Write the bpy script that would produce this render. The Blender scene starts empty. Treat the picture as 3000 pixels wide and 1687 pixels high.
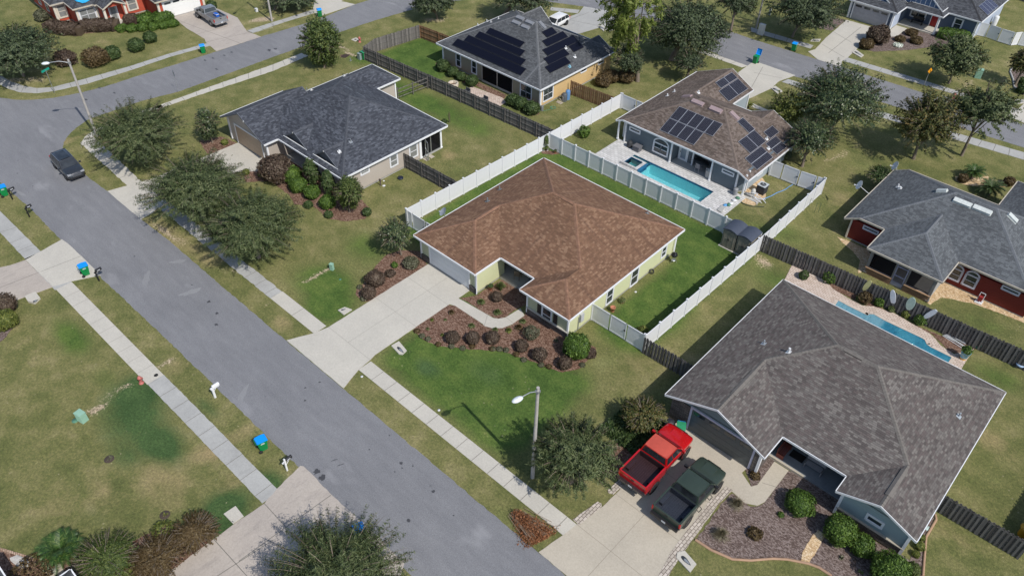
import bpy, bmesh, math, random
import numpy as np
from mathutils import Vector, Matrix
random.seed(7)
R = math.radians
SC = bpy.context.scene
COL = SC.collection

# ------------------------------------------------------------------ camera, light, exposure
# world axes: +X runs along the main street (towards the lower right of the photo), +Y away from it
FPX, PITCH, ROLL, YAW, CAMH = 2304.7238, 0.72990464, 0.0255573, -0.72981963, 45.0
cY, sY = math.cos(YAW), math.sin(YAW)
def c2w(v):
    x, y, z = v
    return Vector((cY*x + sY*y, -sY*x + cY*y, z))
_r = Vector((1, 0, 0)); _u = Vector((0, math.sin(PITCH), math.cos(PITCH))); _f = Vector((0, math.cos(PITCH), -math.sin(PITCH)))
_cx = c2w(_r*math.cos(ROLL) + _u*math.sin(ROLL)); _cy = c2w(_u*math.cos(ROLL) - _r*math.sin(ROLL)); _cz = -c2w(_f)
cam = bpy.data.cameras.new('Camera'); camo = bpy.data.objects.new('Camera', cam); COL.objects.link(camo)
camo.matrix_world = Matrix(((_cx.x, _cy.x, _cz.x, 0), (_cx.y, _cy.y, _cz.y, 0), (_cx.z, _cy.z, _cz.z, CAMH), (0, 0, 0, 1)))
cam.sensor_width = 36; cam.lens = 36*FPX/3000; cam.clip_end = 2000; cam.clip_start = 0.5
SC.camera = camo

SUN_AZ, SUN_EL = R(-9.0), R(48.5)          # direction towards the sun
world = bpy.data.worlds.new('World'); SC.world = world; world.use_nodes = True
wn = world.node_tree; wn.nodes.clear()
sky = wn.nodes.new('ShaderNodeTexSky'); sky.sky_type = 'NISHITA'; sky.sun_disc = False
sky.sun_elevation = SUN_EL; sky.sun_rotation = R(90) - SUN_AZ
bg = wn.nodes.new('ShaderNodeBackground'); bg.inputs['Strength'].default_value = 0.105
wo = wn.nodes.new('ShaderNodeOutputWorld')
wn.links.new(sky.outputs[0], bg.inputs[0]); wn.links.new(bg.outputs[0], wo.inputs[0])
sl = bpy.data.lights.new('Sun', 'SUN'); sl.energy = 3.15; sl.angle = R(0.5); sl.color = (1.0, 0.955, 0.89)
so = bpy.data.objects.new('Sun', sl); COL.objects.link(so)
_sd = Vector((math.cos(SUN_EL)*math.cos(SUN_AZ), math.cos(SUN_EL)*math.sin(SUN_AZ), math.sin(SUN_EL)))
so.rotation_euler = (_sd).to_track_quat('Z', 'Y').to_euler(); so.location = _sd*120
SC.view_settings.view_transform = 'Standard'; SC.view_settings.look = 'None'
SC.view_settings.exposure = 0.40; SC.view_settings.gamma = 1.0

# ------------------------------------------------------------------ survey: photo point + height -> place in the world
TT = {}
for i_, c_ in enumerate('abcd'):
    for j_, ox_ in enumerate((0, 700, 1400, 2200)):
        TT[c_+str(j_)] = (ox_, (0, 400, 800, 1237)[i_], 3.22)
TT.update(h3=(620, 170, 3.578), h4=(1260, 0, 3.578), h5=(1760, 180, 3.578), h6=(2420, 470, 4.441), h7=(2440, 0, 4.6), h8=(80, 0, 4.6),
          m1=(2100, 500, 8.05), m2=(2480, 780, 4.954), m3=(1940, 1130, 7.156), m4=(1790, 1220, 4.139), s=(0, 0, 1))
def ray(t, x, y):
    ox, oy, s = TT[t]
    px, py = ox + x/s, oy + y/s
    a, b = (px-1500)/FPX, -(py-843.5)/FPX
    c, s_ = math.cos(ROLL), math.sin(ROLL)
    a, b = c*a - s_*b, s_*a + c*b
    return c2w((a, math.cos(PITCH)+b*math.sin(PITCH), -math.sin(PITCH)+b*math.cos(PITCH)))
def P(t, x, y, z=0.0):
    d = ray(t, x, y); k = (CAMH-z)/-d.z
    return Vector((d.x*k, d.y*k, z))
def P2(t, x, y, z=0.0):
    p = P(t, x, y, z); return (p.x, p.y)
def PL(t, pts, z=0.0): return [P2(t, a, b, z) for a, b in pts]

# ------------------------------------------------------------------ materials
class NT:
    def __init__(s, name):
        s.m = bpy.data.materials.new(name); s.m.use_nodes = True; s.t = s.m.node_tree; s.t.nodes.clear()
        s.o = s.t.nodes.new('ShaderNodeOutputMaterial')
        s.b = s.n('ShaderNodeBsdfPrincipled'); s.t.links.new(s.b.outputs[0], s.o.inputs[0])
    def set(s, n, k, v):
        i = n.inputs[k]
        if isinstance(v, bpy.types.NodeSocket): s.t.links.new(v, i)
        elif isinstance(v, bpy.types.Node): s.t.links.new(v.outputs[0], i)
        elif i.type == 'RGBA' and len(v) == 3: i.default_value = (*v, 1)
        else: i.default_value = v
    def n(s, ty, I=None, **kw):
        n = s.t.nodes.new(ty)
        for k, v in kw.items(): setattr(n, k, v)
        for k, v in (I or {}).items(): s.set(n, k, v)
        return n
    def math(s, op, a, b=0.0, c=None):
        I = {0: a, 1: b}
        if c is not None: I[2] = c
        return s.n('ShaderNodeMath', I, operation=op).outputs[0]
    def noise(s, vec, scale, detail=3, rough=.55, out=0):
        return s.n('ShaderNodeTexNoise', {'Vector': vec, 'Scale': scale, 'Detail': detail, 'Roughness': rough}).outputs[out]
    def ramp(s, fac, stops, interp='LINEAR'):
        n = s.n('ShaderNodeValToRGB', {0: fac}); r = n.color_ramp; r.interpolation = interp
        while len(r.elements) > 1: r.elements.remove(r.elements[0])
        r.elements[0].position = stops[0][0]; r.elements[0].color = (*stops[0][1], 1) if len(stops[0][1]) == 3 else stops[0][1]
        for p, c in stops[1:]:
            e = r.elements.new(p); e.color = (*c, 1)
        return n.outputs[0]
    def fr(s, fac, a, b, lo=0.0, hi=1.0):
        return s.n('ShaderNodeMapRange', {0: fac, 1: a, 2: b, 3: lo, 4: hi}).outputs[0]
    def mix(s, fac, a, b, mode='MIX'):
        n = s.n('ShaderNodeMix', data_type='RGBA', blend_type=mode)
        s.set(n, 0, fac); s.set(n, 6, a); s.set(n, 7, b); return n.outputs[2]
    def pos(s): return s.n('ShaderNodeNewGeometry').outputs['Position']
    def obj(s): return s.n('ShaderNodeTexCoord').outputs['Object']
    def uv(s): return s.n('ShaderNodeTexCoord').outputs['UV']
    def attr(s, name): return s.n('ShaderNodeAttribute', attribute_name=name).outputs['Fac']
    def scale(s, v, sc): return s.n('ShaderNodeMapping', {'Vector': v, 'Scale': sc}).outputs[0]
    def fin(s, col, rough=.8, bump=None, bd=.02, spec=.3, metal=0.0):
        s.set(s.b, 'Base Color', col); s.set(s.b, 'Roughness', rough)
        s.b.inputs['Specular IOR Level'].default_value = spec; s.b.inputs['Metallic'].default_value = metal
        if bump is not None:
            s.set(s.b, 'Normal', s.n('ShaderNodeBump', {'Height': bump, 'Distance': bd, 'Strength': 1.0}))
        return s.m
def sx(v):
    return tuple((x/12.92 if x <= .04045 else ((x+.055)/1.055)**2.4) for x in [q/255 for q in v])
_pc = {}
def paint(name, col, rough=.5, metal=0., spec=.4, var=.10, coat=0.):
    if name in _pc: return _pc[name]
    n = NT(name); o = n.obj()
    f = n.noise(o, 3.0, 4, .65)
    c = n.mix(n.fr(f, .3, .7, 0, 1), tuple(x*(1-var) for x in col), tuple(min(1, x*(1+var)) for x in col))
    m = n.fin(c, n.fr(n.noise(o, 9, 3), .3, .7, max(.05, rough-.08), rough+.08), None, 0, spec, metal)
    if coat: n.b.inputs['Coat Weight'].default_value = coat; n.b.inputs['Coat Roughness'].default_value = .06
    _pc[name] = m; return m

def grass_mat():
    n = NT('lawn_grass'); p = n.pos()
    big = n.noise(p, .09, 4, .6); mid = n.noise(p, .55, 5, .65); fine = n.noise(p, 5.5, 4, .75); vf = n.noise(p, 26, 3, .8)
    strand = n.noise(n.scale(p, (14, 3.2, 1)), 1.6, 3, .75)
    dry = n.ramp(n.math('ADD', n.math('MULTIPLY', mid, .6), n.math('MULTIPLY', big, .4)),
                 [(.36, (.092, .108, .038)), (.46, (.132, .140, .052)), (.55, (.178, .172, .072)), (.66, (.25, .222, .112))])
    lush = n.ramp(n.math('ADD', n.math('MULTIPLY', mid, .7), n.math('MULTIPLY', big, .3)),
                  [(.35, (.044, .082, .020)), (.48, (.070, .118, .028)), (.60, (.105, .150, .038)), (.70, (.150, .175, .056))])
    dark = n.ramp(mid, [(.3, (.042, .080, .028)), (.7, (.070, .118, .042))])
    jl = n.math('ADD', n.attr('lush'), n.math('MULTIPLY', n.math('SUBTRACT', mid, .5), 1.1))
    jd = n.math('ADD', n.attr('dark'), n.math('MULTIPLY', n.math('SUBTRACT', mid, .5), .9))
    jn = n.math('ADD', n.math('MULTIPLY', n.math('SUBTRACT', fine, .5), 1.6), n.math('MULTIPLY', n.math('SUBTRACT', mid, .5), 1.2))
    js = n.math('ADD', n.attr('sand'), jn)
    jy = n.math('ADD', n.attr('tan'), n.math('MULTIPLY', n.math('SUBTRACT', mid, .5), 1.0))
    c = n.mix(n.fr(jl, .25, .75), dry, lush)
    c = n.mix(n.fr(jd, .25, .85), c, dark)
    c = n.mix(n.fr(jy, .2, 1.0, 0, .85), c, (.30, .235, .125))
    c = n.mix(n.fr(js, .45, .8), c, n.ramp(fine, [(.3, (.20, .145, .095)), (.7, (.50, .42, .31))]))
    vs = n.n('ShaderNodeTexVoronoi', {'Vector': p, 'Scale': 1.7}); spk = n.math('MULTIPLY', n.fr(vs.outputs['Distance'], .05, .11, 1, 0), n.fr(n.noise(p, .25, 2), .5, .6))
    c = n.mix(n.math('MULTIPLY', spk, .5), c, (.42, .36, .26))
    k = n.math('ADD', n.math('MULTIPLY', fine, .45), n.math('ADD', n.math('MULTIPLY', vf, .35), n.math('MULTIPLY', strand, .35)))
    c = n.mix(1.0, c, n.ramp(k, [(.40, (.45, .47, .43)), (.565, (1.0, 1.0, 1.0)), (.70, (1.75, 1.68, 1.55))]), 'MULTIPLY')
    return n.fin(c, .95, n.math('ADD', fine, vf), .05, .12)
def asphalt_mat():
    n = NT('asphalt'); p = n.pos()
    big = n.noise(p, .13, 4, .6); mid = n.noise(n.scale(p, (.35, 1.6, 1)), 1.0, 4, .6); fine = n.noise(p, 14, 3, .8); sp = n.noise(p, 42, 2, .8)
    c = n.ramp(n.math('ADD', n.math('MULTIPLY', big, .5), n.math('MULTIPLY', mid, .5)), [(.34, (.158, .160, .170)), (.5, (.182, .184, .194)), (.66, (.208, .210, .219))])
    k = n.math('ADD', n.math('MULTIPLY', fine, .5), n.math('MULTIPLY', sp, .5))
    c = n.mix(1.0, c, n.ramp(k, [(.32, (.62, .62, .62)), (.5, (1, 1, 1)), (.68, (1.42, 1.42, 1.42))]), 'MULTIPLY')
    st = n.noise(p, .9, 2, .5)
    c = n.mix(n.fr(st, .74, .80, 0, .55), c, (.06, .06, .065))
    br = n.noise(n.scale(p, (.5, 1, 1)), .45, 3, .5)
    c = n.mix(n.fr(br, .64, .74, 0, .35), c, (.34, .34, .35))
    return n.fin(c, .9, k, .01, .25)
def concrete_mat(name, c1, c2, stain=.5, dark=(.20, .18, .16)):
    n = NT(name); p = n.pos()
    big = n.noise(p, .35, 5, .65); fine = n.noise(p, 9, 4, .7); sp = n.noise(p, 30, 2, .7)
    c = n.mix(n.fr(big, .32, .68), c1, c2)
    c = n.mix(n.fr(n.noise(n.scale(p, (1.6, .5, 1)), 1.1, 6, .75), .52, .72, 0, stain), c, dark)
    c = n.mix(1.0, c, n.ramp(n.math('ADD', n.math('MULTIPLY', fine, .6), n.math('MULTIPLY', sp, .4)), [(.3, (.82, .81, .80)), (.7, (1.14, 1.14, 1.13))]), 'MULTIPLY')
    return n.fin(c, .85, fine, .004, .25)
def shingle_mat(name, cols, gap=(.02, .018, .018), stain=None, w=.30, h=.145, low=.35):
    n = NT(name); uv = n.uv()
    s = n.n('ShaderNodeSeparateXYZ', {0: uv}); u, v = s.outputs[0], s.outputs[1]
    vv = n.math('DIVIDE', v, h); row = n.math('FLOOR', vv); fv = n.math('FRACT', vv)
    ro = n.n('ShaderNodeTexWhiteNoise', {'W': row}, noise_dimensions='1D').outputs[0]
    uu = n.math('ADD', n.math('DIVIDE', u, w), n.math('MULTIPLY', ro, 7.0)); cell = n.math('FLOOR', uu); fu = n.math('FRACT', uu)
    cv = n.n('ShaderNodeCombineXYZ', {0: cell, 1: row})
    wn_ = n.n('ShaderNodeTexWhiteNoise', {'Vector': cv}, noise_dimensions='2D').outputs[0]
    k = len(cols)
    big0 = n.noise(n.scale(uv, (.5, .9, 1)), .8, 4, .6)
    f = n.math('ADD', wn_, n.math('MULTIPLY', n.math('SUBTRACT', big0, .5), .7))
    c = n.ramp(f, [((i+.5)/k, cols[i]) for i in range(k)], 'LINEAR')
    big = n.noise(uv, .25, 4, .6)
    c = n.mix(1.0, c, n.ramp(big, [(.3, (1-low, 1-low, 1-low)), (.7, (1+low*.6, 1+low*.6, 1+low*.6))]), 'MULTIPLY')
    e = n.math('MINIMUM', n.fr(fv, 0, .16), n.fr(n.math('ABSOLUTE', n.math('SUBTRACT', fu, .5)), .5, .455))
    c = n.mix(n.fr(e, 0, 1, .55, 0), c, gap)
    if stain:
        stk = n.noise(n.scale(uv, (2.2, .22, 1)), .9, 5, .65)
        c = n.mix(n.fr(stk, .5, .72, 0, .6), c, stain)
    fn = n.noise(uv, 22, 3, .8)
    c = n.mix(1.0, c, n.ramp(fn, [(.3, (.72, .72, .72)), (.7, (1.28, 1.28, 1.28))]), 'MULTIPLY')
    return n.fin(c, .92, n.math('ADD', n.math('MULTIPLY', fv, -.6), n.math('MULTIPLY', wn_, .5)), .03, .2)
def siding_mat(name, col, step=.17, var=.06, dk=.55):
    n = NT(name); p = n.pos(); s = n.n('ShaderNodeSeparateXYZ', {0: p}); f = n.math('FRACT', n.math('DIVIDE', s.outputs[2], step))
    c = n.mix(n.fr(n.noise(p, .8, 4, .6), .3, .7), tuple(x*(1-var) for x in col), tuple(x*(1+var) for x in col))
    c = n.mix(n.fr(f, .0, .13, dk, 0), c, tuple(x*.35 for x in col))
    return n.fin(c, .7, f, .02, .3)
def mulch_mat(name, cols):
    n = NT(name); p = n.pos()
    v = n.n('ShaderNodeTexVoronoi', {'Vector': n.scale(p, (9, 16, 1)), 'Scale': 1.0, 'Randomness': 1.0})
    sp = n.n('ShaderNodeSeparateXYZ', {0: v.outputs['Color']}).outputs[0]
    f = n.math('ADD', n.math('MULTIPLY', sp, .75), n.math('MULTIPLY', n.noise(p, .7, 4, .6), .5))
    c = n.ramp(f, [((i+.4)/len(cols)*1.1, cols[i]) for i in range(len(cols))])
    return n.fin(c, .95, sp, .05, .15)
def paver_mat(name, cols, mortar, w=.4, h=.2, rot=0., ms=.02):
    n = NT(name); ps = n.pos()
    if rot == 'wall': q = n.n('ShaderNodeSeparateXYZ', {0: ps}); ps = n.n('ShaderNodeCombineXYZ', {0: n.math('ADD', q.outputs[0], q.outputs[1]), 1: q.outputs[2]}).outputs[0]; rot = 0.
    p = n.n('ShaderNodeMapping', {'Vector': ps, 'Rotation': (0, 0, rot)}).outputs[0]
    b = n.n('ShaderNodeTexBrick', {'Vector': p, 'Scale': 1.0, 'Mortar Size': ms, 'Brick Width': w, 'Row Height': h, 'Mortar Smooth': .2, 'Color1': (0, 0, 0), 'Color2': (1, 1, 1), 'Mortar': (.5, .5, .5)})
    s = n.n('ShaderNodeSeparateXYZ', {0: b.outputs[0]}).outputs[0]
    c = n.ramp(n.math('ADD', n.math('MULTIPLY', s, .6), n.math('MULTIPLY', n.noise(p, 3.0, 5, .7), .5)), [(i/(len(cols)-1)*.9+.05, cols[i]) for i in range(len(cols))])
    c = n.mix(b.outputs['Fac'], c, mortar)
    return n.fin(c, .85, n.math('SUBTRACT', 1.0, b.outputs['Fac']), .01, .25)
def wood_mat(name, cols, lift=.5, axis=0, step=.145):
    n = NT(name); p = n.obj(); s = n.n('ShaderNodeSeparateXYZ', {0: p})
    b = n.math('FLOOR', n.math('DIVIDE', s.outputs[0], step))
    wnn = n.n('ShaderNodeTexWhiteNoise', {'W': b}, noise_dimensions='1D').outputs[0]
    g = n.noise(n.scale(p, (14, 14, 1.2)), 1.0, 5, .7)
    f = n.math('ADD', n.math('MULTIPLY', wnn, .5), n.math('MULTIPLY', g, .6))
    c = n.ramp(f, [(i/(len(cols)-1)*.8+.12, cols[i]) for i in range(len(cols))])
    return n.fin(c, .9, g, .01, .15)
def leaf_mat(name, stops, rough=.6, trans=.16):
    n = NT(name); f = n.n('ShaderNodeNewGeometry').outputs['Random Per Island']
    big = n.noise(n.obj(), 1.1, 3, .6)
    k = n.math('ADD', n.math('MULTIPLY', f, .65), n.math('MULTIPLY', big, .5))
    c = n.ramp(k, stops)
    n.fin(c, rough, None, 0, .35)
    tr = n.n('ShaderNodeBsdfTranslucent', {'Color': n.mix(1.0, c, (1.3, 1.35, .7), 'MULTIPLY')})
    mx = n.n('ShaderNodeMixShader', {0: trans}); n.t.links.new(n.b.outputs[0], mx.inputs[1]); n.t.links.new(tr.outputs[0], mx.inputs[2])
    n.t.links.new(mx.outputs[0], n.o.inputs[0]); return n.m
def glass_mat(name='window_glass', col=(.03, .04, .045), blinds=0.0):
    n = NT(name); o = n.pos(); s = n.n('ShaderNodeSeparateXYZ', {0: o})
    c = n.mix(n.fr(n.noise(o, 1.3, 3), .35, .65), tuple(x*.6 for x in col), tuple(x*1.5 for x in col))
    if blinds:
        f = n.math('FRACT', n.math('DIVIDE', s.outputs[2], .06)); c = n.mix(n.fr(f, .3, .6, blinds, blinds*.3), c, (.45, .45, .42))
    return n.fin(c, .08, None, 0, .8)
def water_mat(name, tint, rough=.03, sc=5.0, st=.05):
    n = NT(name); p = n.pos()
    h = n.math('ADD', n.noise(p, sc, 3, .6), n.noise(p, sc*2.7, 2, .6))
    bm = n.n('ShaderNodeBump', {'Height': h, 'Distance': st, 'Strength': 1.0})
    tr = n.n('ShaderNodeBsdfTransparent', {'Color': tint}); gl = n.n('ShaderNodeBsdfGlossy', {'Color': (1, 1, 1), 'Roughness': rough, 'Normal': bm})
    fr = n.n('ShaderNodeFresnel', {'IOR': 1.33, 'Normal': bm})
    mx = n.n('ShaderNodeMixShader', {0: fr}); n.t.links.new(tr.outputs[0], mx.inputs[1]); n.t.links.new(gl.outputs[0], mx.inputs[2])
    n.t.links.new(mx.outputs[0], n.o.inputs[0]); return n.m
def solar_mat(name, cell=(.010, .012, .028), line=(.30, .31, .36), cs=.125, lw=.09, gap=None):
    n = NT(name); uv = n.uv(); s = n.n('ShaderNodeSeparateXYZ', {0: uv})
    def ln(x, per, w):
        f = n.math('FRACT', n.math('DIVIDE', x, per)); return n.fr(n.math('ABSOLUTE', n.math('SUBTRACT', f, .5)), .5-w, .5-w*.4)
    k = n.math('MAXIMUM', ln(s.outputs[0], cs, lw), ln(s.outputs[1], cs, lw))
    c = n.mix(k, cell, line)
    return n.fin(c, .3, None, 0, .12)

# ------------------------------------------------------------------ mesh builder
class MB:
    def __init__(s): s.v = []; s.f = []; s.mi = []; s.sm = []; s.cur = 0; s.uvs = {}
    def add(s, vs, fs, smooth=False, M=None):
        b = len(s.v)
        for q in vs:
            q = Vector(q)
            if M is not None: q = M @ q
            s.v.append(q[:])
        for f in fs: s.f.append([b+i for i in f]); s.mi.append(s.cur); s.sm.append(smooth)
        return s
    def box(s, x0, x1, y0, y1, z0, z1, M=None):
        return s.add([(x0, y0, z0), (x1, y0, z0), (x1, y1, z0), (x0, y1, z0), (x0, y0, z1), (x1, y0, z1), (x1, y1, z1), (x0, y1, z1)],
                     [(0, 3, 2, 1), (4, 5, 6, 7), (0, 1, 5, 4), (1, 2, 6, 5), (2, 3, 7, 6), (3, 0, 4, 7)], M=M)
    def cbox(s, c, d, M=None): return s.box(c[0]-d[0]/2, c[0]+d[0]/2, c[1]-d[1]/2, c[1]+d[1]/2, c[2]-d[2]/2, c[2]+d[2]/2, M)
    def taper(s, x0, x1, y0, y1, z0, z1, k, ky=None, M=None):
        ky = k if ky is None else ky; cx, cy = (x0+x1)/2, (y0+y1)/2
        a = [(x0, y0), (x1, y0), (x1, y1), (x0, y1)]
        vs = [(cx+(x-cx)*k, cy+(y-cy)*ky, z0) for x, y in a] + [(x, y, z1) for x, y in a]
        return s.add(vs, [(0, 3, 2, 1), (4, 5, 6, 7), (0, 1, 5, 4), (1, 2, 6, 5), (2, 3, 7, 6), (3, 0, 4, 7)], M=M)
    def prism(s, poly, z0, z1, M=None, bottom=True):
        a = sum(poly[i][0]*poly[(i+1) % len(poly)][1]-poly[(i+1) % len(poly)][0]*poly[i][1] for i in range(len(poly)))
        if a < 0: poly = poly[::-1]
        n = len(poly); vs = [(x, y, z0) for x, y in poly]+[(x, y, z1) for x, y in poly]
        fs = [tuple(range(n, 2*n))]+[(i, (i+1) % n, n+(i+1) % n, n+i) for i in range(n)]
        if bottom: fs.append(tuple(range(n-1, -1, -1)))
        return s.add(vs, fs, M=M)
    def tube(s, pts, rs, n=8, smooth=True, cap=True, M=None):
        pts = [Vector(p) for p in pts]
        if not isinstance(rs, (list, tuple)): rs = [rs]*len(pts)
        vs = []; fs = []; prev = None
        for i, p in enumerate(pts):
            d = (pts[min(i+1, len(pts)-1)]-pts[max(i-1, 0)]).normalized()
            if prev is None: a = d.orthogonal().normalized()
            else: a = (prev-d*prev.dot(d)).normalized()
            prev = a; b = d.cross(a)
            for k in range(n):
                t = 2*math.pi*k/n; vs.append(p+(a*math.cos(t)+b*math.sin(t))*rs[i])
        for i in range(len(pts)-1):
            for k in range(n):
                fs.append((i*n+k, i*n+(k+1) % n, (i+1)*n+(k+1) % n, (i+1)*n+k))
        s.add(vs, fs, smooth, M)
        if cap: s.add([vs[k] for k in range(n)], [tuple(range(n-1, -1, -1))], M=M); s.add([vs[-n+k] for k in range(n)], [tuple(range(n))], M=M)
        return s
    def cyl(s, c, r, h, n=16, r2=None, M=None):
        c = Vector(c); return s.tube([c, c+Vector((0, 0, h))], [r, r if r2 is None else r2], n, M=M)
    def lathe(s, prof, n=16, c=(0, 0, 0), M=None, sy=1.0):
        vs = []; fs = []
        for r, z in prof:
            for k in range(n):
                t = 2*math.pi*k/n; vs.append((c[0]+r*math.cos(t), c[1]+sy*r*math.sin(t), c[2]+z))
        for i in range(len(prof)-1):
            for k in range(n): fs.append((i*n+k, i*n+(k+1) % n, (i+1)*n+(k+1) % n, (i+1)*n+k))
        return s.add(vs, fs, True, M)
    def build(s, name, mat, parent=None, loc=None, rotz=0., smooth=None):
        me = bpy.data.meshes.new(name); me.from_pydata(s.v, [], s.f)
        for m in (mat if isinstance(mat, (list, tuple)) else [mat]): me.materials.append(m)
        me.polygons.foreach_set('material_index', s.mi)
        me.polygons.foreach_set('use_smooth', s.sm if smooth is None else [smooth]*len(s.f))
        me.update(); o = bpy.data.objects.new(name, me); COL.objects.link(o)
        if parent is not None: o.parent = parent
        if loc is not None: o.location = loc
        o.rotation_euler.z = rotz; return o
def tag(o, label=None, cat=None, group=None, kind=None):
    if label: o['label'] = label
    if cat: o['category'] = cat
    if group: o['group'] = group
    if kind: o['kind'] = kind
    return o
def thing(name, label, cat, loc=(0, 0, 0), rz=0., group=None):
    o = bpy.data.objects.new(name, None); COL.objects.link(o); o.location = loc; o.rotation_euler.z = rz
    o.empty_display_size = .2
    return tag(o, label, cat, group)
def dup(root, loc, rz=0., label=None, group=None, scale=None):
    def cp(o, par):
        c = o.copy(); COL.objects.link(c); c.parent = par
        for ch in list(o.children): cp(ch, c)
        return c
    r = cp(root, None); r.location = loc; r.rotation_euler.z = rz
    if scale: r.scale = (scale,)*3
    if label: r['label'] = label
    if group: r['group'] = group
    return r
# ------------------------------------------------------------------ palettes
G_ = dict(
 grass=grass_mat(), asph=asphalt_mat(),
 conc=concrete_mat('concrete_pale', (.50, .475, .42), (.44, .42, .375), .12, (.33, .31, .28)),
 conc2=concrete_mat('concrete_warm', (.46, .415, .34), (.41, .37, .305), .15, (.30, .27, .22)),
 concg=concrete_mat('concrete_grey', (.40, .40, .385), (.33, .33, .32), .45, (.22, .22, .215)),
 concs=concrete_mat('concrete_stained', (.43, .385, .34), (.37, .33, .295), .5, (.21, .19, .18)),
 joint=paint('joint_dark', (.17, .16, .14), .9), white=paint('white_vinyl', (.66, .67, .69), .35, var=.03),
 trim=paint('white_trim', (.74, .75, .76), .5, var=.04), dark=paint('dark_void', (.012, .012, .013), .7),
 black=paint('black_plastic', (.018, .018, .02), .35), steel=paint('galvanised', (.42, .44, .45), .4, .7),
 mulchb=mulch_mat('mulch_brown', [(.06, .032, .022), (.115, .062, .042), (.17, .10, .072), (.27, .18, .135)]),
 mulchg=mulch_mat('mulch_grey', [(.05, .036, .032), (.105, .075, .064), (.16, .12, .105), (.25, .20, .18)]),
 rock=mulch_mat('river_rock', [(.28, .17, .085), (.45, .30, .16), (.60, .43, .25), (.70, .56, .38)]),
 rubber=paint('tyre_rubber', (.02, .02, .022), .85), glass=glass_mat(), blinds=glass_mat('window_blinds', (.10, .11, .115), .5),
 bark=leaf_mat('bark', [(.2, (.10, .075, .055)), (.8, (.23, .19, .15))], .9, 0.0))

# ------------------------------------------------------------------ ground sheet with grass condition stored per vertex
def axis(lo, hi, st, far_lo, far_hi):
    a = list(np.arange(lo, hi+.01, st)); f = [x for x in np.linspace(far_lo, lo-4, 14)]; g = [x for x in np.linspace(hi+4, far_hi, 14)]
    return np.array(f+a+g)
gx = axis(-135, 12, .6, -520, 420); gy = axis(-6, 146, .6, -300, 620)
X, Y = np.meshgrid(gx, gy); nx, ny = len(gx), len(gy)
A = {k: np.zeros_like(X) for k in ('lush', 'dark', 'sand', 'tan')}
def blob(k, t, x, y, rx, ry, s=1., ang=0.):
    c = P(t, x, y); dx, dy = X-c.x, Y-c.y; a = R(ang)
    u, v = dx*math.cos(a)+dy*math.sin(a), -dx*math.sin(a)+dy*math.cos(a)
    A[k] += s*np.exp(-((u/rx)**2+(v/ry)**2)*1.1)
def region(k, x0, x1, y0, y1, s, soft=1.2):
    f = lambda q: 1/(1+np.exp(-q/soft*2.2))
    A[k] += s*f(X-x0)*f(x1-X)*f(Y-y0)*f(y1-Y)
def stroke(k, t, pts, w, s):
    q = [P(t, *p) for p in pts]; d = np.full_like(X, 1e9)
    for a, b in zip(q, q[1:]):
        ab = (b.x-a.x, b.y-a.y); L = ab[0]**2+ab[1]**2
        tt = np.clip(((X-a.x)*ab[0]+(Y-a.y)*ab[1])/max(L, 1e-6), 0, 1)
        d = np.minimum(d, np.hypot(X-a.x-tt*ab[0], Y-a.y-tt*ab[1]))
    A[k] += s*np.exp(-(d/w)**2)
region('lush', -35.5, -21.5, 24, 34, 1.0); region('lush', -45, -21.5, 51.5, 56.8, .85, .6); region('lush', -25.5, -20.9, 38.5, 58, .95, .8)
region('lush', -46.3, -42, 36, 57, 1.0, .6); region('lush', -36, -26, 33, 36, .5)
region('lush', -76, -66, 57, 66, 1.0, .8); region('lush', -66, -50, 57, 61, .45); region('lush', -64, -52, 52.5, 56, .75)
region('lush', -46.5, -20.9, 57.2, 61, .35); region('lush', -71, -66, 49, 56, .5)
for a in (('c1', 850, 330, 2.4, 2.2, .9), ('c1', 700, 100, 3.5, 2.2, .65), ('b1', 1200, 1050, 3.2, 2.4, .7), ('b1', 900, 1330, 2.5, 1.5, .6), ('a1', 1150, 560, 2.5, 2, .8),
          ('a1', 1600, 900, 4, 2, .6), ('b1', 2100, 350, 3, 2, .4), ('c0', 720, 650, 2.2, 1.4, .8), ('c0', 600, 500, 2.0, 1.0, .5), ('c0', 1000, 1000, 1.5, 1.2, .5),
          ('b3', 350, 920, 2.5, 2, .5), ('b3', 950, 200, 4, 2, .6), ('c3', 250, 60, 3, 2, .6), ('c3', 2350, 1000, 2.5, 1.5, .7), ('c3', 2200, 480, 2.5, 1.5, .5),
          ('d3', 2300, 500, 2, 2, .3), ('c2', 1300, 800, 3, 2.5, .35), ('d2', 250, 900, 2, .9, .35), ('d3', 200, 1400, 3, 1, .3), ('c2', 1900, 480, 3, 3, .3)): blob('lush', *a)
for a in (('c0', 1250, 1250, 3.6, 2.6, 1.05, -28), ('d0', 1550, 230, 2.2, 1.4, 1.1), ('d0', 2150, 800, 1.7, 1.6, 1.2), ('d0', 2050, 950, 1.2, 1.1, .9), ('c0', 1950, 1270, 1.6, .7, .7), ('d1', 300, 560, 1.5, .8, 1.1),
          ('d0', 1180, 330, 1.6, .9, .5), ('d0', 900, 900, 2.5, 1.4, .3), ('c1', 1780, 900, 1.4, .9, 1.0), ('c2', 100, 950, 2.4, 1.6, .6), ('d0', 450, 1150, 1.6, 1.2, .6), ('c0', 1350, 1080, 1.2, .9, .9)): blob('dark', *a)
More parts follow.
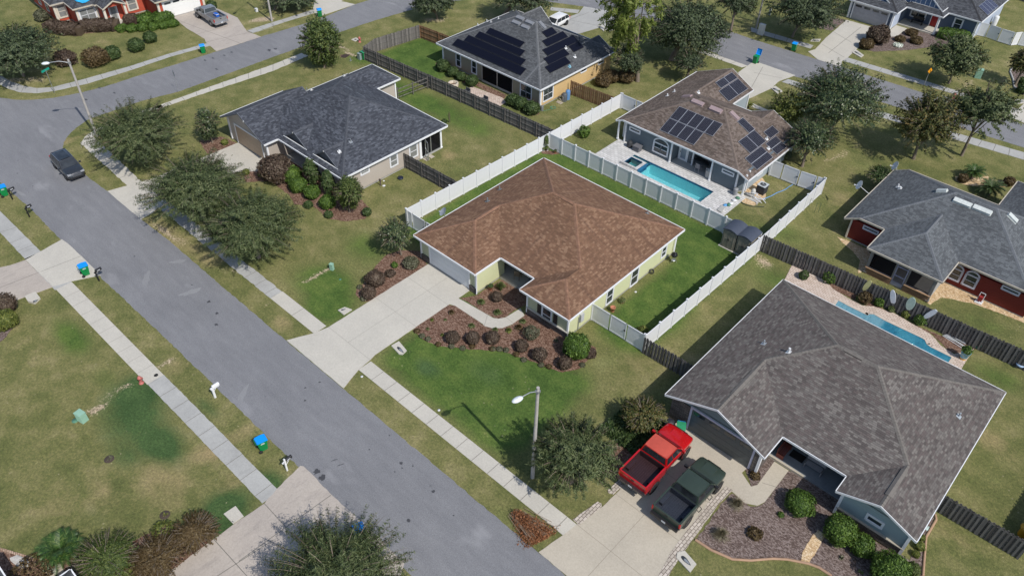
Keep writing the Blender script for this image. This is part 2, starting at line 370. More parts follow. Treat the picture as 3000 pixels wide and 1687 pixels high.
for a in (('d0', 1950, 300, .9, 1.5, .9, -40), ('d0', 1450, 450, 1.6, 1.0, .5), ('d0', 1000, 650, 2.2, 1.3, .45), ('d0', 500, 800, 2.5, 1.6, .35), ('d0', 1550, 700, 2.5, 1.3, .45), ('c0', 1700, 880, 1.2, 2.0, .45), ('d0', 2250, 120, .9, 1.8, .6),
          ('d0', 2180, 560, .7, 1.2, .7), ('c1', 430, 480, 1.3, .7, .8), ('b0', 380, 850, 1.5, .8, .35), ('c0', 300, 700, 2.5, 2, .25), ('d3', 2250, 170, 1.6, 1.2, .8), ('d3', 1900, 1050, 2.2, .9, .45), ('c2', 1450, 830, 1.6, 1.4, .5),
          ('a0', 640, 1330, .8, 1.6, .8), ('b1', 1980, 180, 1.0, .8, .9), ('c2', 2150, 300, 1.5, 1.3, .4), ('b3', 900, 180, 5, 1.8, .5, 15), ('b3', 850, 600, 1.6, 3.0, .4), ('b3', 150, 750, 1.5, 1.0, .4), ('a0', 1000, 420, 4, 1.5, .3), ('d0', 1700, 550, 1.2, .8, .4)): blob('tan', *a)
stroke('sand', 'c0', [(850, 1350), (960, 1230), (1110, 1130), (1230, 1050)], .28, .95)
stroke('sand', 'c0', [(1480, 880), (1630, 790)], .22, .95)
stroke('sand', 'b1', [(630, 1360), (860, 1240)], .35, .8); stroke('sand', 'c1', [(150, 340), (290, 270)], .2, .8)
stroke('sand', 'b0', [(1450, 830), (1600, 930), (1750, 1010)], .45, .7); stroke('sand', 'b0', [(2050, 1230), (2200, 1290)], .5, .5)
stroke('sand', 'a1', [(960, 440), (1060, 520), (1140, 530)], .35, 1.0); stroke('sand', 'a1', [(150, 190), (300, 180)], .9, .9)
stroke('sand', 'a1', [(1800, 190), (1920, 190)], .9, .7); stroke('sand', 'b3', [(60, 1120), (160, 1230)], .7, .7); stroke('sand', 'a3', [(1980, 850), (2100, 770)], .6, .5)
stroke('sand', 'b3', [(700, 230), (830, 200), (980, 90)], .5, .5); stroke('sand', 'c2', [(1700, 860), (1800, 940)], .15, .8); stroke('sand', 'b1', [(1800, 200), (1900, 180)], .5, .5)
stroke('sand', 'd3', [(1750, 870), (2100, 1090), (2400, 1290)], .18, .5); stroke('sand', 'a0', [(100, 760), (400, 740)], 1.2, .6); stroke('sand', 'h8', [(1250, 740), (1420, 680)], .4, .5)
stroke('sand', 'b3', [(20, 40), (110, 30)], .5, .4); stroke('sand', 'd2', [(1250, 470), (1290, 520)], .3, .6)
stroke('tan', 'b0', [(1450, 800), (2000, 1200)], 1.2, .6)
V = np.stack([X, Y, np.zeros_like(X)], -1).reshape(-1, 3)
idx = np.arange(nx*ny).reshape(ny, nx)
Q = np.stack([idx[:-1, :-1], idx[:-1, 1:], idx[1:, 1:], idx[1:, :-1]], -1).reshape(-1, 4)
HOLES = [(-38.7, -28.6, 59.3, 62.2)]      # ground is open under the pools
ctr = V[Q].mean(1); keep = np.ones(len(Q), bool)
for x0, x1, y0, y1 in HOLES: keep &= ~((ctr[:, 0] > x0) & (ctr[:, 0] < x1) & (ctr[:, 1] > y0) & (ctr[:, 1] < y1))
Q = Q[keep]
me = bpy.data.meshes.new('ground'); me.vertices.add(len(V)); me.vertices.foreach_set('co', V.ravel())
me.loops.add(Q.size); me.loops.foreach_set('vertex_index', Q.ravel().astype(np.int32))
me.polygons.add(len(Q)); me.polygons.foreach_set('loop_start', np.arange(0, Q.size, 4, dtype=np.int32)); me.polygons.foreach_set('loop_total', np.full(len(Q), 4, np.int32))
me.update(calc_edges=True)
for k, a in A.items():
    at = me.attributes.new(k, 'FLOAT', 'POINT'); at.data.foreach_set('value', np.clip(a, 0, 1.6).ravel().astype(np.float32))
me.materials.append(G_['grass']); go = bpy.data.objects.new('ground', me); COL.objects.link(go); go['kind'] = 'structure'

def dens(poly, step, jit, rnd, closed=True):
    out = []; n = len(poly)
    for i in range(n if closed else n-1):
        a, b = Vector(poly[i]), Vector(poly[(i+1) % n]); L = (b-a).length; m = max(1, int(L/step)); nn = Vector((-(b-a).y, (b-a).x)).normalized()
        for k in range(m):
            out.append(tuple(a+(b-a)*k/m+(nn*rnd.uniform(-jit, jit) if k else Vector((0, 0)))))
    return out
def sheet(name, poly, z, mat, jit=0., step=.3, joints=(), jw=.035, kind='structure', jm=None, seed=1):
    """a flat sheet lying on the ground, with its own ragged edge and thin joint strips 4 mm proud"""
    rnd = random.Random(seed); poly = [tuple(p) for p in poly]
    q = dens(poly, step, jit, rnd) if jit else poly
    m = MB(); m.prism(q, -.02, z, bottom=False); m.cur = 1
    for a, b in joints:
        a, b = Vector(a), Vector(b); d = (b-a).normalized(); nn = Vector((-d.y, d.x))*jw/2
        m.add([(*(a-nn), z+.004), (*(b-nn), z+.004), (*(b+nn), z+.004), (*(a+nn), z+.004)], [(0, 1, 2, 3)])
    o = m.build(name, [mat, jm or G_['joint']])
    bm = bmesh.new(); bm.from_mesh(o.data); bmesh.ops.triangulate(bm, faces=[f for f in bm.faces if len(f.verts) > 4]); bm.to_mesh(o.data); bm.free()
    if kind: o['kind'] = kind
    return o

# roads: one loop of asphalt - the main street, its west corner and the street behind the houses
near_e = [(60, 20.56), (-47, 20.45)] + PL('b0', [(1560, 955), (1335, 783), (1015, 517), (850, 403), (600, 175)]) + PL('a0', [(592, 1400), (600, 1345), (640, 1285), (720, 1205), (830, 1130), (960, 1085), (1330, 955), (1690, 865), (2100, 715), (2576, 540)]) + \
    PL('a1', [(590, 445), (930, 312), (1300, 190), (1640, 92)]) + PL('s', [(1290, 8), (1400, -4), (1520, -5), (1614, 7), (1711, 20), (1800, 38), (1900, 68), (2020, 120), (2150, 184)]) + PL('a3', [(600, 768), (1430, 1027), (2000, 1215), (2576, 1395)]) + [(60, 96.5)]
outer_e = [(60, 102)] + PL('a3', [(2576, 1175), (1860, 948), (1600, 870), (860, 637), (0, 368)]) + PL('s', [(2111, 83), (1990, 37), (1840, -5), (1680, -40), (1500, -52), (1340, -46), (1180, -22), (1086, 0), (1040, 14), (930, 59), (765, 109)]) + \
    PL('a0', [(2576, 312), (2040, 490), (1700, 597), (1350, 703), (1000, 817), (750, 880), (500, 927), (300, 945), (140, 943), (0, 925)]) + [(-112, 19.0), (-140, 16), (-140, 9.5)] + PL('b0', [(0, 432), (150, 562), (300, 692), (570, 972)]) + [(-50, 14.05), (60, 13.9)]
sheet('road', near_e+outer_e, .012, G_['asph'], jit=.045, step=.35, seed=3)
# oil drips and patches on the asphalt are stains of the road itself
SPOT = paint('oil_stain', (.055, .055, .06), .6)
PATCH = concrete_mat('asphalt_pale_patch', (.235, .24, .25), (.21, .212, .222), .1, (.2, .2, .2))
def stain(name, t, pts, r, mat, z=.0165, n=14, sq=1.0, ang=0, seed=0):
    m = MB(); rnd = random.Random(seed)
    for x, y in pts:
        c = P(t, x, y); a0 = R(ang)
        q = []
        for k in range(n):
            a = 2*math.pi*k/n; rr = r*rnd.uniform(.6, 1.25); u, v = rr*math.cos(a), rr*math.sin(a)*sq
            q.append((c.x+u*math.cos(a0)-v*math.sin(a0), c.y+u*math.sin(a0)+v*math.cos(a0), z+rnd.uniform(0, .001)))
        m.add(q, [tuple(range(n))])
    return tag(m.build(name, mat), kind='structure')
stain('road_stain', 'd1', [(735, 465), (790, 520)], .24, SPOT, seed=1)
stain('road_stain', 'd1', [(1530, 385), (1835, 652), (1600, 925)], .12, SPOT, seed=2)
stain('road_stain', 'd1', [(1420, 122), (1230, 255), (1640, 410), (1540, 430), (1470, 466), (2025, 876)], .06, SPOT, seed=3)
stain('road_stain', 'd1', [(900, 355), (960, 400)], .28, SPOT, sq=.12, ang=68, seed=4)
stain('road_stain', 'c0', [(1970, 270), (2045, 380), (2040, 485)], .15, SPOT, seed=5)
stain('road_stain', 'a0', [(1935, 572), (2010, 552), (2185, 495), (2115, 525), (810, 942), (2540, 480), (2045, 657), (935, 832), (1080, 880)], .26, SPOT, sq=.5, seed=6)
stain('road_stain', 'c1', [(628, 1080), (625, 1200), (760, 1030)], .09, SPOT, seed=7)
stain('road_stain', 'b0', [(170, 228), (165, 350), (310, 470), (1270, 1130), (1810, 1400)], .08, SPOT, seed=8)
stain('road_stain', 'a1', [(285, 475), (345, 465)], .25, SPOT, seed=9)
for t, x, y, r, sq, a in (('c0', 1380, 55, 1.0, .35, -35), ('c0', 1800, 180, .9, .4, 75), ('c0', 2290, 1125, .8, .22, -60), ('c1', 50, 1130, .8, .25, -50), ('b0', 1180+500, 1180, .7, .4, 60), ('b0', 200, 540, .7, .3, 10), ('a3', 1870, 930, .8, .3, 0)):
    stain('road_patch', t, [(x, y)], r, PATCH, .0145, 18, sq, a, 11)

# ------------------------------------------------------------------ drives, walks
def line_y(y, x0, x1): return ((x0, y), (x1, y))
def line_x(x, y0, y1): return ((x, y0), (x, y1))
def walk(name, a, b, mat, along='x', step=1.5, jit=.0, z=.03, seed=1, jm=None):
    """straight run of sidewalk between corners a=(x0,y0) and b=(x1,y1) with cross joints"""
    x0, y0, x1, y1 = a[0], a[1], b[0], b[1]
    J = [line_x(x, y0+.01, y1-.01) for x in np.arange(x0+step, x1-.3, step)] if along == 'x' else [line_y(y, x0, x1) for y in np.arange(y0+step, y1-.3, step)]
    return sheet(name, [(x0, y0), (x1, y0), (x1, y1), (x0, y1)], z, mat, jit, .35, J, .04, seed=seed, jm=jm)
C, CG, CS_, C2 = G_['conc'], G_['concg'], G_['concs'], G_['conc2']
# house in the middle: drive with its flare to the street
sheet('driveway', [(-42.15, 20.5), (-41.25, 22.45), (-40.95, 23.7), (-41.0, 34.8), (-35.9, 34.8), (-35.9, 24.3), (-35.75, 23.7), (-35.6, 22.45), (-34.95, 20.5)], .035, C, .015, .4,
      [line_x(-38.45, 23.7, 34.8), line_y(23.7, -40.95, -35.75), line_y(28.6, -41, -35.9), line_y(32.2, -41, -35.9)], .03, jm=paint('joint_pale', (.30, .285, .25), .9))
walk('sidewalk', (-47.2, 22.45), (-41.2, 23.65), C, step=3.0); walk('sidewalk', (-69.0, 22.45), (-47.22, 23.6), CG, jit=.06, seed=4)
walk('sidewalk', (-35.6, 22.45), (-15.05, 23.65), C, step=1.52)
# corner walk at the west end
sheet('sidewalk', PL('b0', [(1340, 432), (900, 22)]) + PL('a0', [(880, 1290), (935, 1235), (1330, 1080), (1540, 1020), (1520, 990), (1300, 1060), (905, 1225), (800, 1295), (760, 1350), (768, 1400)]) + PL('b0', [(760, 70), (900, 195), (1205, 468)]), .03, C, .06, .35,
      [(P2('b0', 1130, 395), P2('b0', 1250, 345)), (P2('b0', 1040, 315), P2('b0', 1150, 250)), (P2('b0', 830, 150), P2('b0', 930, 50))], .04)
pa = PL('a0', [(1500, 1030), (1700, 965), (2100, 820), (2576, 640)]) + PL('a1', [(0, 770), (600, 560), (1000, 400)]); pb = PL('a0', [(1480, 990), (1700, 930), (2100, 780), (2576, 600)]) + PL('a1', [(0, 728), (590, 510), (980, 365)])
pa = PL('a0', [(1500, 1028), (1860, 905), (2576, 672)]) + PL('a1', [(660, 528)]); pb = PL('a0', [(1440, 1020), (1850, 868), (2576, 612)]) + PL('a1', [(590, 505)])
def strip_joints(A_, B_, step):
    out = []; A_ = [Vector(a) for a in A_]; B_ = [Vector(b) for b in B_]
    for i in range(len(A_)-1):
        n = max(1, int((A_[i+1]-A_[i]).length/step))
        for k in range(n): out.append((A_[i].lerp(A_[i+1], k/n), B_[i].lerp(B_[i+1], k/n)))
    return out
sheet('sidewalk', pa+pb[::-1], .03, C, .05, .35, strip_joints(pa, pb, 1.5), .05)
qa = PL('a0', [(-100, 790), (0, 800), (90, 845), (200, 875), (350, 882), (520, 860), (830, 790), (1250, 660), (1620, 535), (1990, 432)]); qb = PL('a0', [(-100, 690), (0, 715), (110, 775), (230, 815), (350, 835), (500, 826), (810, 745), (1220, 630), (1590, 512), (1960, 410)])
sheet('sidewalk', qa+qb[::-1], .03, CG, .03, .35, strip_joints(qa, qb, 1.5), .05)
# drive of the red brick house and the next one along
sheet('driveway', PL('a0', [(1620, 155), (1990, 60), (2240, 170), (2330, 300), (2460, 350), (2040, 487), (1940, 400), (1930, 370), (1760, 270)]), .035, CS_, .02, .4,
      [(P2('a0', 1690, 200), P2('a0', 2270, 415)), (P2('a0', 1950, 400), P2('a0', 2360, 310)), (P2('a0', 1850, 330), P2('a0', 2150, 250))], .05)
sa = PL('a0', [(2380, 315), (2576, 262)]) + PL('a1', [(130, 315), (430, 212), (740, 118)]); sb = PL('a0', [(2330, 295), (2576, 222)]) + PL('a1', [(75, 290), (400, 190), (700, 95)])
sheet('sidewalk', sa+sb[::-1], .03, CG, .03, .35, strip_joints(sa, sb, 1.5), .05)
sheet('driveway', PL('a1', [(700, 90), (740, 165), (1095, 45), (960, 15), (1050, -30), (720, -60)]), .035, C, .02, .4)
# west side walks and drives, this side of the street
walk('sidewalk', (-66.9, 10.55), (-61.0, 11.95), CG, step=1.52); walk('sidewalk', (-61.0, 10.65), (-45.75, 11.98), C, step=1.52, seed=2, jm=paint('joint_pale', (.3, .285, .25), .9)); walk('sidewalk', (-45.75, 10.7), (-30.95, 12.0), CG, step=1.75, jit=.02, seed=3)
sheet('sidewalk', PL('b0', [(0, 905), (245, 1165), (385, 1085), (0, 705), (-250, 450), (-300, 600)]), .03, CG, .02, .4, [(P2('b0', 95, 1010), P2('b0', 235, 950)), (P2('b0', 0, 905), P2('b0', 155, 860)), (P2('b0', 165, 1085), P2('b0', 310, 1025))], .04)
sheet('driveway', PL('b0', [(385, 1085), (585, 972), (640, 1010), (790, 1150), (950, 1310)]) + PL('c0', [(680, 78), (500, 130)]) + PL('b0', [(240, 1165)]), .035, C, .015, .4, [(P2('b0', 385, 1278), P2('b0', 765, 1130))], .04)
sheet('driveway', PL('b0', [(240, 1167)]) + PL('c0', [(498, 132), (340, 190), (120, 270), (-500, 480), (-900, 200)]) + PL('b0', [(-400, 1500), (-100, 1260), (100, 1215)]), .033, CS_, .015, .4, [(P2('c0', 0, 140), P2('c0', 370, -5))], .05)
sheet('driveway', PL('d1', [(355, 630), (580, 410), (610, 415), (700, 500), (860, 670), (1120, 905), (1230, 1000), (1560, 1330), (1400, 1900), (-300, 1900)]) + PL('d0', [(1500, 1449), (1640, 1380), (2020, 1100), (2200, 965), (2495, 765)]), .035, CS_, .03, .35,
      [(P2('d1', 240, 765), P2('d1', 440, 985)), (P2('d1', 870, 685), P2('d1', 270, 1115)), (P2('d1', 270, 1115), P2('d1', 0, 1310)), (P2('d0', 2020, 1105), P2('d0', 2330, 1449)), (P2('d0', 2050, 1449), P2('d0', 2576, 1110))], .05)
# foreground right: wide drive with paver edging
sheet('driveway', PL('b0', [(1015, 517), (1205, 465)])+[(-70.5, 24.2), (-70.3, 34.4), (-65.2, 34.4), (-64.6, 34.0)]+PL('h3', [(500, 1190), (300, 1195)])+[(-66.3, 29), (-66.4, 23.7)]+PL('b0', [(1440, 722), (1330, 783), (1150, 635)]), .036, C, .015, .4, [(P2('b0', 1170, 635), P2('b0', 1400, 540)), line_y(27.0, -70.3, -66.4)], .03, jm=paint('joint_pale', (.30, .285, .25), .9))
sheet('driveway', [(-15.55, 20.5), (-15.2, 22.45), (-15.05, 23.65), (-14.65, 25.8), (-14.6, 27.6), (-14.9, 30), (-15.2, 35.1), (-9.3, 35.1), (-9.55, 32.8), (-9.55, 26.9), (-8.8, 24.7), (-7.2, 22.6), (-6.2, 20.5)], .035, C2, .015, .4,
      [line_x(-12.3, 20.5, 27.2), line_y(27.2, -14.6, -9.6), line_y(23.65, -15.05, -8.2), line_y(30.9, -14.8, -9.6)], .03, jm=paint('joint_warm', (.27, .24, .19), .9))
PV = paver_mat('paver_edge', [(.30, .26, .22), (.44, .39, .33), (.56, .50, .44)], (.15, .12, .10), .34, .2, R(90))
sheet('paver_edging', PL('d2', [(895, 918), (1130, 748), (1170, 770), (1165, 800), (955, 970)]), .05, PV, .02, .3)
sheet('paver_edging', PL('d2', [(1225, 640), (1330, 545), (1375, 590), (1280, 680), (1230, 665)]), .05, PV, .02, .3)
sheet('paver_edging', PL('d2', [(2340, 605), (2405, 640), (2280, 760), (2040, 1090), (1890, 1290), (1800, 1449), (1660, 1700), (1560, 1700), (1700, 1449), (1830, 1210), (1920, 1090), (2180, 750)]), .05, PV, .02, .3)
sheet('front_path', PL('d2', [(2345, 605), (2465, 440)]) + PL('d3', [(0, 605), (60, 590), (220, 370), (355, 455), (130, 750), (60, 785), (-60, 760)]) , .03, C2, 0, .4, [(P2('d3', 105, 570), P2('d3', 270, 620))], .03)
# path of the house in the middle
sheet('front_path', PL('c1', [(2050, 230), (2110, 260), (2400, 425), (2460, 432)]) + PL('c2', [(180, 433), (260, 420), (400, 335), (440, 400), (330, 480), (230, 520), (130, 520), (60, 500)]) + PL('c1', [(2300, 480), (2040, 310), (1975, 290)]), .03, C, 0, .4,
      [(P2('c2', 90, 400), P2('c2', 60, 500)), (P2('c2', 265, 418), P2('c2', 335, 475))], .025)
# drives on the street behind
sheet('driveway', PL('a2', [(1000, 65), (1300, 120), (1400, 180), (1380, 250), (1240, 300), (1160, 260), (960, 320), (600, 300), (600, 260), (790, 190), (950, 130)]), .035, CG, .02, .4, [(P2('a2', 800, 180), P2('a2', 1200, 260)), (P2('a2', 700, 250), P2('a2', 1050, 120))], .06)
wa = PL('a2', [(680, 100), (940, 130)]); wb = PL('a2', [(690, 72), (960, 98)])
sheet('sidewalk', wa+wb[::-1], .03, CG, .02, .4, strip_joints(wa, wb, 1.5), .05)
sheet('driveway', PL('h5', [(1440, 120), (1580, 20), (1640, 10), (2040, 150), (1870, 210), (1780, 290), (1540, 400), (1520, 300)]), .035, C, .02, .4, [(P2('h5', 1600, 120), P2('h5', 1900, 180)), (P2('h5', 1700, 60), P2('h5', 1550, 330))], .05)
wa = PL('a2', [(2130, 520), (2510, 655), (2576, 640)]); wb = PL('a2', [(2110, 475), (2540, 620), (2576, 625)])
wa = PL('a2', [(2080, 495), (2490, 640)]); wb = PL('a2', [(2120, 475), (2545, 625)])
sheet('sidewalk', wa+wb[::-1], .03, C, .02, .4, strip_joints(wa, wb, 1.5), .06)
wa = PL('a3', [(290, 775), (550, 860), (1190, 1100), (1440, 1170), (2000, 1340), (2576, 1510)]); wb = PL('a3', [(350, 750), (600, 825), (1190, 1045), (1470, 1125), (2050, 1290), (2576, 1440)])
sheet('sidewalk', wa+wb[::-1], .03, CG, .02, .4, strip_joints(wa, wb, 1.5), .06)
sheet('front_path', PL('a3', [(20, 980), (180, 1050), (150, 1060), (0, 1010)]), .03, C, 0)
# across that street
wa = PL('a3', [(0, 300), (560, 462)]); wb = PL('a3', [(0, 262), (590, 432)])
sheet('sidewalk', wa+wb[::-1], .03, CG, .02, .4, strip_joints(wa, wb, 1.5), .06)
sheet('driveway', PL('h7', [(185, 275), (580, 385), (350, 640), (190, 790), (120, 830), (120, 910), (-200, 810), (-335, 700), (-240, 672), (-100, 520)]), .035, C, .02, .4, [(P2('h7', 380, 370), P2('h7', -60, 720)), (P2('h7', 0, 430), P2('h7', 250, 580)), (P2('h7', -150, 600), P2('h7', 150, 780))], .06)
sheet('front_path', PL('h7', [(850, 345), (1000, 390), (860, 495), (735, 505), (780, 400)]), .03, C, 0)
wa = PL('h7', [(120, 820), (1680, 1285)]); wb = PL('h7', [(180, 775), (1700, 1235)])
sheet('sidewalk', wa+wb[::-1], .03, CG, .02, .4, strip_joints(wa, wb, 1.5), .06)
wa = PL('h7', [(1700, 1290), (2000, 1385), (2576, 1580)]); wb = PL('h7', [(1725, 1248), (2020, 1330), (2576, 1500)])
sheet('sidewalk', wa+wb[::-1], .03, CG, .02, .4, strip_joints(wa, wb, 1.5), .06)
sheet('driveway', PL('a3', [(2390, 1080), (2490, 1060), (2576, 980), (2900, 1000), (2700, 1220)]), .035, C, 0)

# ------------------------------------------------------------------ planting beds
MBR, MGR, RK = G_['mulchb'], G_['mulchg'], G_['rock']
def bed(pts, mat=MBR, z=.022, seed=2, name='planting_bed'): return sheet(name, pts, z, mat, .05, .25, seed=seed)
bed(PL('b1', [(1110, 1445), (1230, 1330), (1290, 1220), (1390, 1120), (1530, 1070), (1700, 1080), (1780, 1215), (1560, 1350)]) + PL('c1', [(1540, 80), (1250, 260), (1180, 270), (1100, 200), (1120, 120)]))
bed(PL('c1', [(1975, 300), (2050, 310), (2300, 485), (2410, 520)]) + PL('c2', [(60, 500), (130, 522), (230, 522), (330, 482), (440, 400), (455, 360), (840, 600), (1110, 700), (1105, 770), (1000, 850), (960, 900), (800, 935), (680, 900), (560, 850), (330, 770), (200, 730), (0, 720)]) + PL('c1', [(2200, 720), (1900, 690), (1760, 640), (1640, 540), (1680, 500)]), seed=3)
bed(PL('c1', [(2090, 235), (2240, 210), (2480, 60)]) + PL('c2', [(220, 40), (360, 130), (455, 210), (450, 300), (380, 330), (260, 415), (180, 430)]) + PL('c1', [(2440, 430), (2380, 410)]), seed=4)
bed(PL('b1', [(30, 315), (150, 318), (200, 320), (240, 240), (360, 190), (500, 240), (620, 300), (760, 400), (900, 480), (1160, 600), (1250, 700), (1190, 780), (1000, 800), (860, 780), (700, 660), (520, 640), (480, 560), (300, 420), (60, 430)]), seed=5)
bed(PL('a0', [(1880, 1330), (2090, 1290), (2230, 1350), (2100, 1440), (1950, 1449)]), seed=6)
bed(PL('d2', [(1260, 260), (1330, 150), (1480, 200), (1700, 60), (1740, 100), (1360, 470), (1300, 540), (1200, 480)]), seed=7)
bed(PL('d3', [(-60, 430), (10, 300), (130, 330), (190, 330), (225, 370), (60, 590), (0, 605)]), MGR, seed=8)
bed(PL('d3', [(355, 455), (480, 510), (860, 720), (760, 870), (720, 900), (1400, 1230), (1500, 1300), (1640, 1000), (1730, 870), (1745, 880), (1650, 1080), (1625, 1449), (1560, 1700), (1100, 1700), (760, 1449), (550, 1330), (340, 1290), (200, 1280), (0, 1300)]) + PL('d2', [(2400, 1290), (2200, 1200), (2050, 1105), (2170, 960), (2290, 770), (2400, 670), (2500, 730)]) + PL('d3', [(-20, 790), (60, 790), (130, 755)]), MGR, seed=9)
sheet('rock_strip', PL('d3', [(630, 1010), (700, 1060), (640, 1180), (550, 1325), (470, 1305), (490, 1210), (560, 1100)]), .045, RK, .03, .2)
bed(PL('h5', [(1480, 1400), (1540, 1300), (1690, 1220), (1740, 1290), (1720, 1449), (1600, 1500), (1420, 1449)]) , RK, seed=10, name='rock_bed')
bed(PL('m1', [(110, 1020), (530, 640), (1160, 540), (1000, 740), (880, 830), (640, 770), (560, 700), (300, 900), (170, 1040)]), RK, z=.026, seed=11, name='rock_bed')
bed(PL('b3', [(1650, 1240+0), (1800, 1368), (2576, 1700)]) + PL('c3', [(2576, 440), (2576, 470), (2350, 380), (2100, 290), (1900, 245), (1790, 230), (1690, 300), (1640, 265)]), RK, seed=12, name='rock_bed')
bed(PL('b3', [(810, 945), (930, 990), (1090, 1060), (1140, 1120), (1080, 1260), (1010, 1290), (1030, 1170), (960, 1080), (860, 1000)]), RK, seed=13, name='rock_bed')
bed(PL('b3', [(1930, 375), (2060, 395), (2230, 375), (2260, 400), (2400, 430), (2480, 470), (2300, 480), (2100, 470), (2000, 450), (1930, 420)]), RK, seed=14, name='rock_bed')
bed(PL('h7', [(860, 495), (1000, 395), (1400, 480), (1860, 540), (1640, 620), (1300, 640), (1000, 680), (560, 700), (380, 660), (350, 640), (580, 400), (740, 420), (735, 505)]), MGR, seed=15)
bed(PL('h7', [(2576, 860), (2430, 890), (2380, 960), (2420, 1080), (2440, 1180), (2576, 1290), (2800, 1300), (2800, 900)]), MGR, seed=16)
bed(PL('h7', [(-350, 270), (-60, 230), (180, 275), (-20, 420), (-230, 370)]), MGR, seed=17)
bed(PL('h4', [(60, 660), (200, 700), (500, 860), (800, 1000), (760, 1060), (480, 900), (370, 880), (200, 770), (60, 710)]), seed=18)
bed(PL('h4', [(800, 1080), (1000, 1040), (1160, 1130), (1140, 1200), (1080, 1215), (980, 1160), (850, 1100)]), seed=19)
bed(PL('h8', [(230, 400), (240, 300), (500, 200), (1100, 200), (1700, 170), (1960, 220), (2040, 330), (1700, 400), (1250, 425), (700, 460)]), seed=20)
bed(PL('c3', [(480, 0), (700, 20), (1000, 210), (1500, 470), (1900, 640), (2150, 700), (2110, 720), (2000, 790), (1880, 740), (1700, 570), (1400, 440), (1100, 310), (700, 120)]), seed=21)
bed(PL('d0', [(0, 1190), (200, 1250), (350, 1290), (560, 1330), (700, 1250), (1000, 1200), (1300, 1100), (1600, 950), (1900, 1050), (2010, 1110), (1640, 1390), (1500, 1460), (1300, 1700), (-100, 1700)]), seed=22)
bed(PL('c0', [(0, 290), (120, 400), (150, 480), (60, 600), (0, 650), (-200, 640), (-200, 300)]), MGR, seed=23)
bed(PL('a1', [(960, 545), (960, 520), (1045, 515), (1000, 550)]), seed=24); bed(PL('b2', [(600, 120), (780, 160), (700, 175), (600, 160)]), seed=25)
sheet('brick_edging', PL('d0', [(0, 1180), (80, 1205), (220, 1245), (350, 1290), (340, 1300), (200, 1265), (60, 1225), (0, 1200)]), .06, paver_mat('edge_brick', [(.30, .18, .12), (.42, .28, .20), (.5, .36, .28)], (.2, .15, .1), .3, .12, .4), .02, .2)
EDGE = paint('edging_terracotta', (.36, .23, .15), .9)
def kerbline(name, pts, w=.09, h=.1, mat=None):
    m = MB(); m.tube([Vector((a, b, h*.4)) for a, b in pts], w, 6); return tag(m.build(name, mat or EDGE), kind='structure')
kerbline('bed_edging', PL('d2', [(2050, 1108), (2200, 1205), (2400, 1292)]) + PL('d3', [(0, 1302), (200, 1285), (340, 1292), (540, 1332), (640, 1370), (760, 1449)]))
kerbline('bed_edging', PL('d3', [(1735, 870), (1745, 920), (1650, 1080), (1635, 1250), (1620, 1449)]))
kerbline('bed_edging', PL('h7', [(2470, 885), (2400, 930), (2385, 980), (2425, 1080), (2440, 1180), (2576, 1275)]), .12, .16, G_['concg'])
# ------------------------------------------------------------------ houses
def split_poly(poly, a, b, c):
    """cut a convex polygon by the line a x + b y = c"""
    L_, R_ = [], []; n = len(poly)
    d = [a*x+b*y-c for x, y in poly]
    for i in range(n):
        p, q = poly[i], poly[(i+1) % n]; dp, dq = d[i], d[(i+1) % n]
        if dp <= 1e-7: L_.append(p)
        if dp >= -1e-7: R_.append(p)
        if (dp < -1e-7 and dq > 1e-7) or (dp > 1e-7 and dq < -1e-7):
            t = dp/(dp-dq); r = (p[0]+(q[0]-p[0])*t, p[1]+(q[1]-p[1])*t); L_.append(r); R_.append(r)
    ar = lambda P_: abs(sum(P_[i][0]*P_[(i+1) % len(P_)][1]-P_[(i+1) % len(P_)][0]*P_[i][1] for i in range(len(P_))))/2 if len(P_) > 2 else 0
    return [q for q in (L_, R_) if ar(q) > 1e-5]
FACES = {'+x': (Vector((0, -1, 0)), Vector((1, 0, 0))), '-x': (Vector((0, 1, 0)), Vector((-1, 0, 0))),
         '+y': (Vector((1, 0, 0)), Vector((0, 1, 0))), '-y': (Vector((-1, 0, 0)), Vector((0, -1, 0)))}
CAP = {}
